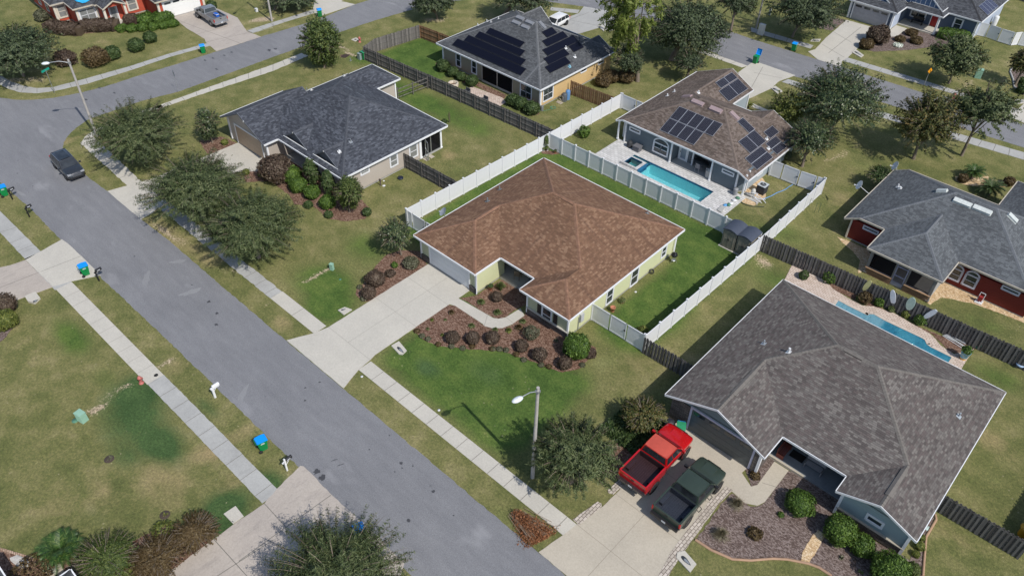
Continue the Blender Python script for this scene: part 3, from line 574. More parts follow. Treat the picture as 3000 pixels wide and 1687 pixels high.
class House:
    def __init__(s, label, ox, oy, rects, pitch=.45, ze=2.7, rot=0., name='house'):
        s.root = thing(name, label, 'house', (ox, oy, 0), rot); s.o = Vector((ox, oy, 0)); s.rot = rot
        s.W = Matrix.Rotation(-rot, 3, 'Z'); s.rects = []; s.ze = ze; s.pitch = pitch
        for r in rects:
            x0, x1, y0, y1, pl = r[:5]; o = r[5] if len(r) > 5 else {}
            p = o.get('p', pitch); z = o.get('z', ze); P_ = []
            for k, v, ax in (('l', x0, 0), ('r', x1, 0), ('f', y0, 1), ('b', y1, 1)):
                if k in pl:
                    v = o.get('z'+k, v); pk = o.get('p'+k, p)
                    # z = A x + B y + C
                    sgn = 1 if k in 'lf' else -1
                    P_.append((sgn*pk if ax == 0 else 0., sgn*pk if ax == 1 else 0., z - sgn*pk*v))
            s.rects.append(((x0, x1, y0, y1), P_, pl))
    def loc(s, p):                                    # world -> house coordinates
        return s.W @ (Vector(p)-s.o)
    def H(s, x, y):
        best = None
        for i, ((x0, x1, y0, y1), P_, pl) in enumerate(s.rects):
            if x0-1e-6 <= x <= x1+1e-6 and y0-1e-6 <= y <= y1+1e-6:
                h, j = min((A_*x+B_*y+C_, j) for j, (A_, B_, C_) in enumerate(P_))
                if best is None or h > best[0]+1e-6: best = (h, i, j)
        return best
    def roof(s, mat, fascia=None, drop=.17, gut=.08, caps=True, capmat=None, rake=None):
        fascia = fascia or G_['trim']; lines = set()
        def addl(a, b, c):
            n = math.hypot(a, b)
            if n < 1e-6: return
            a, b, c = a/n, b/n, c/n
            if a < -1e-9 or (abs(a) < 1e-9 and b < 0): a, b, c = -a, -b, -c
            lines.add((round(a, 5), round(b, 5), round(c, 4)))
        allp = [p for _, P_, _ in s.rects for p in P_]
        for (x0, x1, y0, y1), _, _ in s.rects: addl(1, 0, x0); addl(1, 0, x1); addl(0, 1, y0); addl(0, 1, y1)
        for i in range(len(allp)):
            for j in range(i): addl(allp[i][0]-allp[j][0], allp[i][1]-allp[j][1], allp[j][2]-allp[i][2])
        bm = bmesh.new(); vc = {}; keys = []
        for i, ((x0, x1, y0, y1), P_, _) in enumerate(s.rects):
            cells = [[(x0, y0), (x1, y0), (x1, y1), (x0, y1)]]
            for a, b, c in lines:
                nc = []
                for q in cells: nc += split_poly(q, a, b, c)
                cells = nc
            for q in cells:
                cx = sum(p[0] for p in q)/len(q); cy = sum(p[1] for p in q)/len(q); h = s.H(cx, cy)
                if h is None or h[1] != i: continue
                A_, B_, C_ = P_[h[2]]; vs = []
                for x, y in q:
                    k = (round(x, 3), round(y, 3), round(A_*x+B_*y+C_, 3))
                    if k not in vc: vc[k] = bm.verts.new(k)
                    if not vs or vs[-1] is not vc[k]: vs.append(vc[k])
                if len(vs) > 2 and vs[0] is vs[-1]: vs.pop()
                if len(set(vs)) == len(vs) > 2:
                    try: bm.faces.new(vs)
                    except ValueError: pass
        bmesh.ops.remove_doubles(bm, verts=bm.verts, dist=.004)
        bmesh.ops.recalc_face_normals(bm, faces=bm.faces)
        for f in bm.faces:
            f.normal_update()
            if f.normal.z < 0: f.normal_flip()
        for f in bm.faces: f.normal_update()
        bmesh.ops.dissolve_limit(bm, angle_limit=.01, verts=bm.verts, edges=bm.edges)
        for f in bm.faces: f.normal_update()
        uvl = bm.loops.layers.uv.new('UVMap')
        for f in bm.faces:
            n = f.normal
            if n.z < 0: n = -n
            u = Vector((-n.y, n.x, 0)); u = u.normalized() if u.length > 1e-5 else Vector((1, 0, 0)); v = n.cross(u).normalized()
            if v.z < 0: v = -v
            for l in f.loops: l[uvl].uv = (l.vert.co.dot(u), l.vert.co.dot(v))
        me = bpy.data.meshes.new('roof'); caplist = []
        fas = MB()
        for e in bm.edges:
            p, q = e.verts[0].co.copy(), e.verts[1].co.copy()
            if len(e.link_faces) == 1:
                f = e.link_faces[0]; c = f.calc_center_median(); d = (q-p); n = Vector((d.y, -d.x, 0))
                if n.length < 1e-6: continue
                n.normalize()
                if n.dot(Vector((p.x-c.x, p.y-c.y, 0))) < 0: n = -n
                g = gut if abs(d.z) < .02 else .04; up = Vector((0, 0, .012)); dn = Vector((0, 0, -drop))
                e_ = d.normalized()*.002
                a = [p+up-e_, q+up+e_, q+up+e_+n*g, p+up-e_+n*g, p+dn-e_, q+dn+e_, q+dn+e_+n*g*.8, p+dn-e_+n*g*.8]
                fas.cur = 1 if rake and abs(d.z) > .02 else 0
                fas.add(a, [(0, 1, 2, 3), (3, 2, 6, 7), (0, 3, 7, 4), (1, 5, 6, 2), (4, 7, 6, 5)])
            elif caps and len(e.link_faces) == 2:
                f0, f1 = e.link_faces; mid = (p+q)/2
                if f0.normal.angle(f1.normal) < .08: continue
                c0 = f0.calc_center_median(); cap = MB()
                if (c0-mid).dot(f1.normal) > -.003: continue     # valleys get no cap
                for f in (f0, f1):
                    d = (q-p).normalized(); t = f.normal.cross(d)
                    if t.dot(f.calc_center_median()-mid) < 0: t = -t
                    t.normalize(); w = t*.15; l = Vector((0, 0, .035)); k = f.normal*.012
                    L_ = (q-p).length; n_ = max(1, int(L_/.24))
                    for i in range(n_):
                        a = p.lerp(q, i/n_); b = p.lerp(q, (i+.93)/n_)
                        cap.add([a+l, b+l*1.0, b+w+k, a+w+k], [(0, 1, 2, 3)])
                if cap.f: caplist.append(cap)
        # soffit: the same planes lowered
        fas.cur = 0
        for f in bm.faces:
            fas.add([v.co-Vector((0, 0, drop-.01)) for v in f.verts], [tuple(range(len(f.verts)-1, -1, -1))])
        bm.to_mesh(me); bm.free(); me.materials.append(mat)
        ro = bpy.data.objects.new('roof', me); COL.objects.link(ro); ro.parent = s.root; s.roofo = ro
        fas.cur = 0; fas.build('fascia', [fascia, rake] if rake else fascia, s.root)
        for cap in caplist: cap.build('ridge_cap', capmat or mat, ro)
        s.capm = capmat or mat
        return ro
    def walls(s, poly, mat, z1=2.62, slab=True, base=None, bh=.0, name='wall'):
        m = MB(); m.prism(poly, .12, z1); s.wall = m.build(name, mat, s.root)
        if slab:
            m = MB(); m.prism(poly, -.05, .15); m.build('foundation', G_['concg'], s.root)
        return s.wall
    def gable(s, x0, x1, yf, y_in, mat, p, z0, top=None, axis='y', inset=.4, th=.12):
        """triangular wall under a gable; face at yf set back by y_in (signed towards the house)"""
        zr = z0+p*(x1-x0)/2; y = yf+y_in; k = inset
        a = [(x0+k, z0-.15), (x1-k, z0-.15), (x1-k, z0+p*k-.21), ((x0+x1)/2, zr-.21), (x0+k, z0+p*k-.21)]
        m = MB(); n = len(a)
        if axis == 'y': vs = [(q[0], y, q[1]) for q in a]+[(q[0], y+th*(1 if y_in >= 0 else -1), q[1]) for q in a]
        else: vs = [(y, q[0], q[1]) for q in a]+[(y+th*(1 if y_in >= 0 else -1), q[0], q[1]) for q in a]
        m.add(vs, [tuple(range(n)), tuple(range(2*n-1, n-1, -1))]+[(i, (i+1) % n, n+(i+1) % n, n+i) for i in range(n)])
        return m.build('gable_wall', mat, s.root)
    def onwall(s, face, pl, t, x, y):
        d = ray(t, x, y); d = s.W @ d; c = s.loc((0, 0, CAMH)); ax = 0 if face[1] == 'x' else 1
        k = (pl-c[ax])/d[ax]; p = c+d*k; return (p[1-ax], p.z)
    def M(s, face, pl, c, z):
        U, N = FACES[face]; O = Vector((pl, c, z)) if face[1] == 'x' else Vector((c, pl, z))
        return Matrix(((U.x, N.x, 0, O.x), (U.y, N.y, 0, O.y), (0, 0, 1, O.z), (0, 0, 0, 1)))
    def window(s, face, pl, c, z0, w, h, kind='double', frame=None, glass=None, cas=.11, name='window', arch=False):
        M_ = s.M(face, pl, c, z0); m = MB(); fr = frame or G_['white']; a = cas; d = .05
        m.box(-w/2-a, -w/2, 0, d, -a, h+a, M_); m.box(w/2, w/2+a, 0, d, -a, h+a, M_); m.box(-w/2, w/2, 0, d, h, h+a, M_); m.box(-w/2-a*.3, w/2+a*.3, 0, d+.03, -a, 0, M_)
        def bar(u0, u1, z0_, z1_): m.box(u0, u1, .012, d*.8, z0_, z1_, M_)
        nu = {'pair': 2, 'triple': 3}.get(kind, 1)
        for i in range(1, nu): bar(-w/2+w*i/nu-.05, -w/2+w*i/nu+.05, 0, h)
        if kind != 'fixed':
            bar(-w/2, w/2, h*.5-.03, h*.5+.03)
            for i in range(nu):
                u0 = -w/2+w*i/nu; u1 = u0+w/nu; bar(u0, u0+.04, 0, h); bar(u1-.04, u1, 0, h)
        else: bar(-w/2, w/2, 0, .03); bar(-w/2, w/2, h-.03, h)
        if arch:
            n = 10; q = []
            for i in range(n+1):
                t = math.pi*i/n; q.append((math.cos(t), math.sin(t)))
            for i in range(n):
                (c0, s0), (c1, s1) = q[i], q[i+1]; r0, r1 = w/2, w/2+a; hh = arch
                vs = [(c0*r0, d, h+a*.6+s0*hh), (c0*r1, d, h+a*.6+s0*(hh+a)), (c1*r1, d, h+a*.6+s1*(hh+a)), (c1*r0, d, h+a*.6+s1*hh)]
                m.add(vs+[(v[0], 0, v[2]) for v in vs], [(0, 1, 2, 3), (1, 5, 6, 2), (0, 3, 7, 4)], M=M_)
        o = m.build(name, fr, s.root)
        g = MB(); g.box(-w/2, w/2, .0, .018, 0, h, M_)
        if arch: g.add([(c_*w/2, .018, h+a*.6+s_*arch) for c_, s_ in q], [tuple(range(n+1))], M=M_)
        g.build('pane', glass or G_['glass'], o); return o
    def winpx(s, face, pl, t, a, b, **k):
        (c0, z1), (c1, z0) = s.onwall(face, pl, t, *a), s.onwall(face, pl, t, *b)
        q = k.get('cas', .11); return s.window(face, pl, (c0+c1)/2, min(z0, z1)+q, max(.3, abs(c1-c0)-2*q), max(.2, abs(z1-z0)-2*q), **k)
    def garage_door(s, face, pl, c, w, h, mat, trim=None, windows=True, rows=4, gl=None, z0=.12):
        M_ = s.M(face, pl, c, z0); m = MB(); tr = trim or G_['trim']
        for i in range(rows):
            m.box(-w/2, w/2, -.1, .02, h*i/rows+.008, h*(i+1)/rows-.008, M_)
        m.box(-w/2, w/2, -.1, .005, 0, h, M_)
        o = m.build('garage_door', mat, s.root)
        m = MB(); m.box(-w/2-.15, -w/2, 0, .06, 0, h+.15, M_); m.box(w/2, w/2+.15, 0, .06, 0, h+.15, M_); m.box(-w/2, w/2, 0, .06, h, h+.15, M_); m.build('door_frame', tr, o)
        if windows:
            g = MB(); n = 4
            for i in range(n):
                u = -w/2+w*(i+.5)/n; g.box(u-w/n*.36, u+w/n*.36, .02, .03, h*.80, h*.93, M_)
            g.build('pane', gl or G_['glass'], o)
        return o
    def door(s, face, pl, c, w, h, mat, glazed=False, z0=.15):
        M_ = s.M(face, pl, c, z0); m = MB(); m.box(-w/2, w/2, 0, .05, 0, h, M_)
        o = m.build('front_door' if not glazed else 'glazed_door', mat, s.root)
        m = MB(); m.box(-w/2-.1, -w/2, 0, .08, 0, h+.1, M_); m.box(w/2, w/2+.1, 0, .08, 0, h+.1, M_); m.box(-w/2, w/2, 0, .08, h, h+.1, M_); m.build('door_frame', G_['trim'], o)
        if glazed:
            g = MB(); g.box(-w*.32, w*.32, .05, .06, .25, h-.2, M_); g.build('pane', glazed if not isinstance(glazed, bool) else G_['blinds'], o)
        k = MB(); k.cbox((w*.38, .08, .95), (.05, .06, .12), M_); k.build('handle', G_['black'], o); return o
    def posts(s, pts, z1=2.6, w=.22, mat=None, z0=.1):
        for x, y in pts:
            m = MB(); m.box(x-w/2, x+w/2, y-w/2, y+w/2, z0, z1); m.box(x-w*.7, x+w*.7, y-w*.7, y+w*.7, z0, z0+.12); m.build('porch_post', mat or G_['trim'], s.root)
    def trimcorner(s, pts, z1=2.6, w=.14):
        for x, y in pts:
            m = MB(); m.box(x-w/2, x+w/2, y-w/2, y+w/2, .12, z1); m.build('corner_trim', G_['trim'], s.root)
    def onroof(s, t, x, y):
        z = 4.0
        for _ in range(60):
            p = s.loc(P(t, x, y, z)); h = s.H(p.x, p.y)
            if h is None: z -= .15; continue
            z += (h[0]-z)*.6
        h = s.H(p.x, p.y) or (s.ze, 0, 0)
        A_, B_, C_ = s.rects[h[1]][1][h[2]]
        n = Vector((-A_, -B_, 1)).normalized(); return Vector((p.x, p.y, h[0])), n
    def frame(s, p, n):
        u = Vector((-n.y, n.x, 0)).normalized() if abs(n.z) < .9999 else Vector((1, 0, 0)); v = n.cross(u)
        if v.z < 0: v = -v; u = -u
        return Matrix(((u.x, v.x, n.x, p.x), (u.y, v.y, n.y, p.y), (u.z, v.z, n.z, p.z), (0, 0, 0, 1))), u, v
    def pipe(s, t, x, y, mat=None, r=.055, h=.35, name='vent_pipe', hood=False):
        p, n = s.onroof(t, x, y); m = MB(); q = mat or G_['steel']
        m.cyl(p+Vector((0, 0, -.05)), r, h+.05, 8)
        M_, u, v = s.frame(p, n); m.cbox((0, 0, .012), (.34, .34, .02), M_)
        if hood: m.cbox((0, 0, .09), (.2, .2, .12), M_)
        m.build(name, q, s.roofo)
    def rvent(s, t, x, y, w, l, h, mat, name='roof_vent', side=0):
        """low box vent lying along the slope; w across the slope, l along it"""
        p, n = s.onroof(t, x, y); M_, u, v = s.frame(p, n); m = MB()
        m.box(-w/2, w/2, -l/2, l/2, .02, h, M_); m.box(-w/2-.05, w/2+.05, -l/2-.05, l/2+.05, 0, .03, M_)
        for k in range(1, 4): m.box(-w/2+w*k/4-.015, -w/2+w*k/4+.015, -l/2, l/2, h, h+.012, M_)
        m.build(name, mat, s.roofo)
    def panel(s, t, pts, mat, fr=None, th=.04, lift=.09, name='solar_panel', rows=1, cols=1):
        ps = [s.onroof(t, *q) for q in pts]; n = ps[0][1]; o = sum((p for p, _ in ps), Vector())/len(ps)
        M_, u, v = s.frame(o, n); us = [(p-o).dot(u) for p, _ in ps]; vs = [(p-o).dot(v) for p, _ in ps]
        # average opposite corners (pts in order)
        us.sort(); vs.sort(); k = len(ps)//2
        u0, u1 = sum(us[:k])/k, sum(us[k:])/(len(us)-k); v0, v1 = sum(vs[:k])/k, sum(vs[k:])/(len(vs)-k)
        for i in range(cols):
            for j in range(rows):
                a0, a1 = u0+(u1-u0)*i/cols+.008, u0+(u1-u0)*(i+1)/cols-.008; b0, b1 = v0+(v1-v0)*j/rows+.008, v0+(v1-v0)*(j+1)/rows-.008
                me = bpy.data.meshes.new(name); V_ = [(a0, b0, lift), (a1, b0, lift), (a1, b1, lift), (a0, b1, lift)]
                c = [M_ @ Vector(q) for q in V_]+[M_ @ Vector((q[0], q[1], lift-th)) for q in V_]
                f = .03; I_ = [M_ @ Vector((a0+f, b0+f, lift+.002)), M_ @ Vector((a1-f, b0+f, lift+.002)), M_ @ Vector((a1-f, b1-f, lift+.002)), M_ @ Vector((a0+f, b1-f, lift+.002))]
                me.from_pydata([q[:] for q in c+I_], [], [(0, 1, 2, 3), (4, 7, 6, 5), (0, 4, 5, 1), (1, 5, 6, 2), (2, 6, 7, 3), (3, 7, 4, 0), (8, 9, 10, 11)])
                me.materials.append(fr or G_['steel']); me.materials.append(mat); me.polygons[6].material_index = 1
                uv = me.uv_layers.new(name='UVMap'); pl = me.polygons[6]
                cw, ch = a1-a0-2*f, b1-b0-2*f
                ncx, ncy = max(1, round(cw/.16)), max(1, round(ch/.16))
                for li, q in zip(pl.loop_indices, ((0, 0), (1, 0), (1, 1), (0, 1))): uv.data[li].uv = (q[0]*ncx*.125, q[1]*ncy*.125)
                ob = bpy.data.objects.new(name, me); COL.objects.link(ob); ob.parent = s.roofo
def rel(poly, ox, oy): return [(x-ox, y-oy) for x, y in poly]
def relr(rs, ox, oy):
    out = []
    for r in rs:
        o = dict(r[5]) if len(r) > 5 else {}
        for k in list(o):
            if k in ('zl', 'zr'): o[k] -= ox
            if k in ('zf', 'zb'): o[k] -= oy
        out.append((r[0]-ox, r[1]-ox, r[2]-oy, r[3]-oy, r[4], o))
    return out
TR = G_['trim']; GL = G_['glass']; BL = G_['blinds']
SHB = shingle_mat('shingles_brown', [(.150, .084, .052), (.166, .092, .057), (.176, .099, .062), (.188, .107, .066), (.208, .120, .075), (.255, .155, .098)], stain=(.08, .045, .034), low=.16)
SHG = shingle_mat('shingles_grey_brown', [(.086, .075, .071), (.105, .092, .086), (.115, .095, .090), (.123, .110, .102), (.135, .123, .115), (.168, .154, .141)], low=.12)
SHN = shingle_mat('shingles_slate_blue', [(.040, .044, .055), (.052, .057, .070), (.060, .066, .080), (.070, .077, .093), (.095, .104, .124)], low=.1)
SHK = shingle_mat('shingles_slate_grey', [(.068, .072, .077), (.088, .094, .100), (.110, .115, .122)], stain=(.06, .062, .067), low=.15)
SHT = shingle_mat('shingles_taupe', [(.100, .076, .063), (.131, .103, .085), (.157, .123, .104), (.190, .154, .133)], stain=(.062, .052, .047), low=.25)
SHR = shingle_mat('shingles_cool_grey', [(.083, .090, .097), (.108, .117, .126), (.133, .144, .153)], stain=(.065, .072, .080), low=.22, w=.3)
SHD = shingle_mat('shingles_dark', [(.045, .048, .055), (.066, .070, .079), (.088, .094, .105)], low=.1)
STONE = paver_mat('stacked_stone', [(.07, .06, .055), (.14, .12, .11), (.24, .21, .19)], (.06, .055, .05), .35, .1, 'wall')
SCREEN = NT('porch_screen'); _t = SCREEN.n('ShaderNodeBsdfTransparent', {'Color': (.25, .25, .26)}); _d = SCREEN.n('ShaderNodeBsdfDiffuse', {'Color': (.02, .02, .022)})
_m = SCREEN.n('ShaderNodeMixShader', {0: .45}); SCREEN.t.links.new(_t.outputs[0], _m.inputs[1]); SCREEN.t.links.new(_d.outputs[0], _m.inputs[2]); SCREEN.t.links.new(_m.outputs[0], SCREEN.o.inputs[0]); SCREEN = SCREEN.m
def slab(h, name, poly, z0, z1, mat):
    m = MB(); m.prism(poly, z0, z1); return m.build(name, mat, h.root)
def wbox(h, name, x0, x1, y0, y1, z0, z1, mat, par=None):
    m = MB(); m.box(x0, x1, y0, y1, z0, z1); return m.build(name, mat, par or h.root)
def screen_wall(h, face, pl, c0, c1, z0, z1, n=2, mat=None):
    M_ = h.M(face, pl, (c0+c1)/2, 0); w = abs(c1-c0); m = MB(); m.add([(-w/2, 0, z0), (w/2, 0, z0), (w/2, 0, z1), (-w/2, 0, z1)], [(0, 1, 2, 3)], M=M_)
    o = m.build('porch_screen', SCREEN, h.root); f = MB()
    for i in range(n+1): u = -w/2+w*i/n; f.box(u-.05, u+.05, -.04, .05, z0, z1, M_)
    f.box(-w/2, w/2, -.035, .045, z0, z0+.08, M_); f.build('screen_frame', mat or TR, o); return o

# ---- H1: brown roof, pale green walls
ox, oy = -34.0, 43.0; r = lambda p: rel(p, ox, oy)
h1 = H = House('pale yellow-green house with brown hipped shingle roof, in the centre inside white fences', ox, oy,
    relr([(-42.34, -25.8, 37.4, 51.55, 'lrfb'), (-42.34, -34.85, 34.35, 44.5, 'lrf'), (-30.95, -25.8, 35.55, 43, 'lrf')], ox, oy), .41)
H.roof(SHB, capmat=paint('cap_brown', (.20, .11, .07), .9, var=.3))
SG = siding_mat('siding_pale_green', (.60, .62, .38), .2, .03, .10); SGF = siding_mat('siding_sage_front', (.47, .49, .33), .17, .04, .5)
H.walls(r([(-41.9, 34.8), (-35.2, 34.8), (-35.2, 38.3), (-36.6, 38.3), (-36.6, 40.4), (-30.5, 40.4), (-30.5, 36.1), (-26.25, 36.1), (-26.25, 51.1), (-41.9, 51.1)]), SG)
H.trimcorner(r([(-26.22, 36.07), (-35.17, 34.77), (-41.93, 34.77), (-30.53, 36.07), (-26.22, 51.12)]))
wbox(H, 'stone_skirt', -30.5-ox, -26.2-ox, 36.0-oy, 36.1-oy, .05, .7, STONE); wbox(H, 'stone_skirt', -41.95-ox, -40.9-ox, 34.7-oy, 34.8-oy, .05, .7, STONE); wbox(H, 'stone_skirt', -35.95-ox, -35.1-ox, 34.7-oy, 34.8-oy, .05, .7, STONE)
wbox(H, 'stone_ledge', -30.55-ox, -26.15-ox, 35.92-oy, 36.1-oy, .7, .78, C)
for a, b in ((-30.5, -26.3), (-41.85, -40.93), (-35.93, -35.25)):
    y = 36.1 if a == -30.5 else 34.8; wbox(H, 'front_siding', a-ox, b-ox, y-.02-oy, y-oy, .78, 2.55, SGF)
GDW = paint('garage_door_white', (.62, .64, .66), .45, var=.03)
H.garage_door('-y', 34.8-oy, -38.42-ox, 4.75, 2.15, GDW, windows=False)
slab(H, 'porch_floor', r([(-36.6, 40.4), (-36.6, 38.3), (-35.2, 38.3), (-35.2, 37.75), (-30.5, 37.75), (-30.5, 40.4)]), .0, .17, CG); wbox(H, 'porch_kerb', -35.1-ox, -33.2-ox, 37.65-oy, 37.85-oy, 0, .25, C)
SHU = paint('shutter_black', (.015, .015, .017), .5)
o_ = H.winpx('-y', 36.08-oy, 'c2', (605, 300), (695, 495), glass=GL)
c_, _z = H.onwall('-y', 36.08-oy, 'c2', 655, 400)
for q in (-.85, .85): wbox(H, 'shutter', c_+q-.2, c_+q+.2, -6.98, -6.93, .85, 2.35, SHU)
for a, b in (((1455, 990+0), (1505, 1110)),): pass
H.winpx('+x', -26.25-ox, 'b2', (1450, 1272), (1503, 1365)); H.winpx('+x', -26.25-ox, 'c2', (1215, 175), (1268, 255)); H.winpx('+x', -26.25-ox, 'b2', (1737, 1055), (1770, 1115))
H.window('-y', 40.4-oy, -33.2-ox, .9, 1.6, 1.3); H.door('-y', 40.4-oy, -35.3-ox, .95, 2.05, paint('door_dark', (.05, .03, .025), .5))
wbox(H, 'meter_box', -26.24-ox, -26.05-ox, 37.5-oy, 37.9-oy, .9, 1.7, paint('meter_grey', (.42, .43, .44), .5)); wbox(H, 'conduit', -26.24-ox, -26.16-ox, 37.35-oy, 37.43-oy, .1, 1.5, G_['steel'])
m = MB(); m.tube([(-26.1-ox, 50.9-oy, .15), (-26.1-ox, 50.9-oy, 2.3), (-25.85-ox, 51.2-oy, 2.55)], .05, 6); m.build('downspout', TR, H.root); m = MB(); m.tube([(-35.05-ox, 34.7-oy, .15), (-35.05-ox, 34.7-oy, 2.3), (-34.9-ox, 34.45-oy, 2.55)], .05, 6); m.build('downspout', TR, H.root)
for t, x, y in (('b2', 205, 500), ('b2', 90, 610), ('b1', 2458, 500), ('b1', 2345, 612), ('b2', 1600, 725)): H.pipe(t, x, y)
for (x, y), w, l in (((1, 0), 0, 0),): pass
def ridge_vent(H, x0, x1, y, mat=None, axis='x', w=.2, name='ridge_vent'):
    m = MB(); c = (x0+x1)/2; zz = (H.H(c, y) if axis == 'x' else H.H(y, c))[0]; sl = H.pitch*w
    for s_ in (-1, 1):
        a = [(x0, y), (x1, y), (x1, y+s_*w), (x0, y+s_*w)]; z = [zz+.06, zz+.06, zz+.05-sl, zz+.05-sl]
        if axis != 'x': a = [(q[1], q[0]) for q in a]
        m.cur = 0; m.add([(q[0], q[1], k) for q, k in zip(a, z)], [(0, 1, 2, 3)]); m.cur = 1; m.add([(a[2][0], a[2][1], z[2]), (a[3][0], a[3][1], z[3]), (a[3][0], a[3][1], z[3]-.06), (a[2][0], a[2][1], z[2]-.06)], [(0, 1, 2, 3)])
    m.build(name, [H.capm, G_['dark']], H.roofo)
ridge_vent(H, -34.6-ox, -32.9-ox, 44.475-oy, SHB, 'x'); ridge_vent(H, 38.3-oy, 40.9-oy, -38.6-ox, SHB, 'y')
# satellite dish on the back corner
def dish(H, t, x, y, zc, r, aim, mat, foot=None, name='satellite_dish', par=None):
    c = H.loc(P(t, x, y, zc)) if H else P(t, x, y, zc); a = Vector(aim).normalized(); u = a.orthogonal().normalized(); v = a.cross(u)
    M_ = Matrix(((u.x, v.x, a.x, c.x), (u.y, v.y, a.y, c.y), (u.z, v.z, a.z, c.z), (0, 0, 0, 1)))
    m = MB(); m.lathe([(r, r*.22), (r*.7, r*.1), (r*.35, .02), (0.01, 0)], 20, M=M_); m.lathe([(0.01, -.02), (r*.35, 0), (r*.7, r*.08), (r, r*.2), (r, r*.22)], 20, M=M_)
    m.tube([c, c+a*r*1.1-Vector((0, 0, r*.5))], .015, 5); m.cbox(c+a*r*1.15-Vector((0, 0, r*.5)), (.12, .12, .08)); f = foot or (c-a*.15-Vector((0, 0, .6)))
    m.tube([c-a*.05, c-a*.15-Vector((0, 0, .1)), f], .025, 6); return m.build(name, mat, (par if par else (H.root if H else None)))
DSH = paint('dish_grey', (.30, .33, .36), .45); DSW = paint('dish_white', (.62, .63, .64), .4)
dish(H, 'b1', 1930, 712, 3.25, .42, (-.35, -.55, .6), DSH)

# ---- H2: foreground right
ox, oy = -7.5, 43.0; r = lambda p: rel(p, ox, oy)
h2 = H = House('blue-grey house with mottled grey-brown shingle roof and front gables, behind the red pickup', ox, oy,
    relr([(-16.13, 1.41, 36.92, 51.55, 'lrfb'), (-16.13, -8.3, 34.5, 46, 'lr'), (-3.73, 1.41, 35.38, 45, 'lr')], ox, oy), .41)
H.roof(SHG, gut=.05, capmat=paint('cap_grey_brown', (.14, .128, .116), .9, var=.15))
SB = siding_mat('siding_blue_grey', (.29, .37, .39), .19, .04, .6); SBs = siding_mat('siding_blue_plain', (.16, .215, .23), .19, .04, .15)
H.walls(r([(-15.7, 35.1), (-8.7, 35.1), (-8.7, 40.0), (-3.3, 40.0), (-3.3, 35.95), (1.0, 35.95), (1.0, 51.1), (-15.7, 51.1)]), SB)
H.gable(-16.13-ox, -8.3-ox, 34.5-oy, .6, SBs, .41, 2.7); H.gable(-3.73-ox, 1.41-ox, 35.38-oy, .57, SB, .41, 2.7)
H.trimcorner(r([(-3.33, 35.92), (1.03, 35.92), (-8.67, 35.07)]), w=.18)
GDD = paint('garage_door_slate', (.075, .088, .09), .4, var=.12)
H.garage_door('-y', 35.08-oy, -11.7-ox, 4.85, 2.2, GDD, paint('trim_lilac', (.45, .45, .55), .5))
for q in ((-15.75, -14.3, 35.0, 35.08, 2.4), (-9.1, -8.62, 35.0, 35.08, 2.3), (-8.7, -8.62, 35.08, 36.6, 1.0), (-3.3, 1.05, 35.86, 35.95, .75)): wbox(H, 'stone_skirt', q[0]-ox, q[1]-ox, q[2]-oy, q[3]-oy, .1, q[4], STONE)
wbox(H, 'stone_ledge', -3.35-ox, 1.08-ox, 35.8-oy, 35.95-oy, .75, .82, C2)
H.winpx('-y', 35.93-oy, 'd3', (1100, 845), (1235, 1010), kind='fixed', cas=.16)
slab(H, 'porch_floor', r([(-8.7, 40.0), (-8.7, 37.05), (-3.3, 37.05), (-3.3, 40)]), .0, .16, concrete_mat('porch_grey', (.24, .26, .28), (.2, .22, .24), .1)); wbox(H, 'porch_kerb', -8.75-ox, -6.1-ox, 36.95-oy, 37.1-oy, 0, .22, C2)
H.window('-y', 40.0-oy, -4.6-ox, .9, 1.2, 1.4); H.window('-y', 40.0-oy, -6.9-ox, .5, 1.0, 1.9)
for t, x, y in (('c3', 120, 665), ('c3', 1960, 1350)): H.pipe(t, x, y, DSH)
H.pipe('c3', 355, 745, r=.09, h=.4, mat=DSW)
ridge_vent(H, -8.3-ox, -6.9-ox, 44.23-oy, SHG, 'x'); ridge_vent(H, 36.4-oy, 39.4-oy, -12.2-ox, SHG, 'y'); ridge_vent(H, 36.4-oy, 39.0-oy, -1.16-ox, SHG, 'y')

# ---- H3: slate roof, tan walls
ox, oy = -62.5, 43.0; r = lambda p: rel(p, ox, oy)
h3 = H = House('tan house with dark slate-blue shingle roof on the street corner, no panels', ox, oy,
    relr([(-70.1, -53.65, 35.4, 49.2, 'lrfb'), (-71.92, -63.95, 33.69, 41.6, 'lr'), (-70.0, -65.05, 43, 52.65, 'lrb'),
          (-63.75, -59.7, 35.95, 39.5, 'lr', dict(p=.62, z=2.92)), (-58.86, -54.8, 35.95, 39.5, 'lr', dict(p=.62, z=2.92))], ox, oy), .5)
H.roof(SHN, capmat=paint('cap_slate', (.062, .068, .082), .9, var=.2), rake=paint('rake_grey', (.12, .13, .15), .6))
ST = siding_mat('siding_tan', (.47, .42, .37), .17, .03, .35)
H.walls(r([(-71.3, 34.25), (-64.45, 34.25), (-64.45, 39.0), (-59.3, 39.0), (-59.3, 36.7), (-54.1, 36.7), (-54.1, 45.6), (-57.2, 45.6), (-57.2, 48.7), (-65.5, 48.7), (-65.5, 52.1), (-69.5, 52.1), (-69.5, 41.2), (-71.3, 41.2)]), ST)
H.gable(-71.92-ox, -63.95-ox, 33.69-oy, .58, ST, .5, 2.7)
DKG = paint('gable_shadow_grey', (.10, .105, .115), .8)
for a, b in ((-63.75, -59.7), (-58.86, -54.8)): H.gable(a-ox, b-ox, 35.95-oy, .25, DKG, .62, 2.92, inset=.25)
H.trimcorner(r([(-64.42, 34.22), (-71.33, 34.22), (-54.07, 36.67), (-65.47, 52.13), (-54.07, 45.6)]), w=.18)
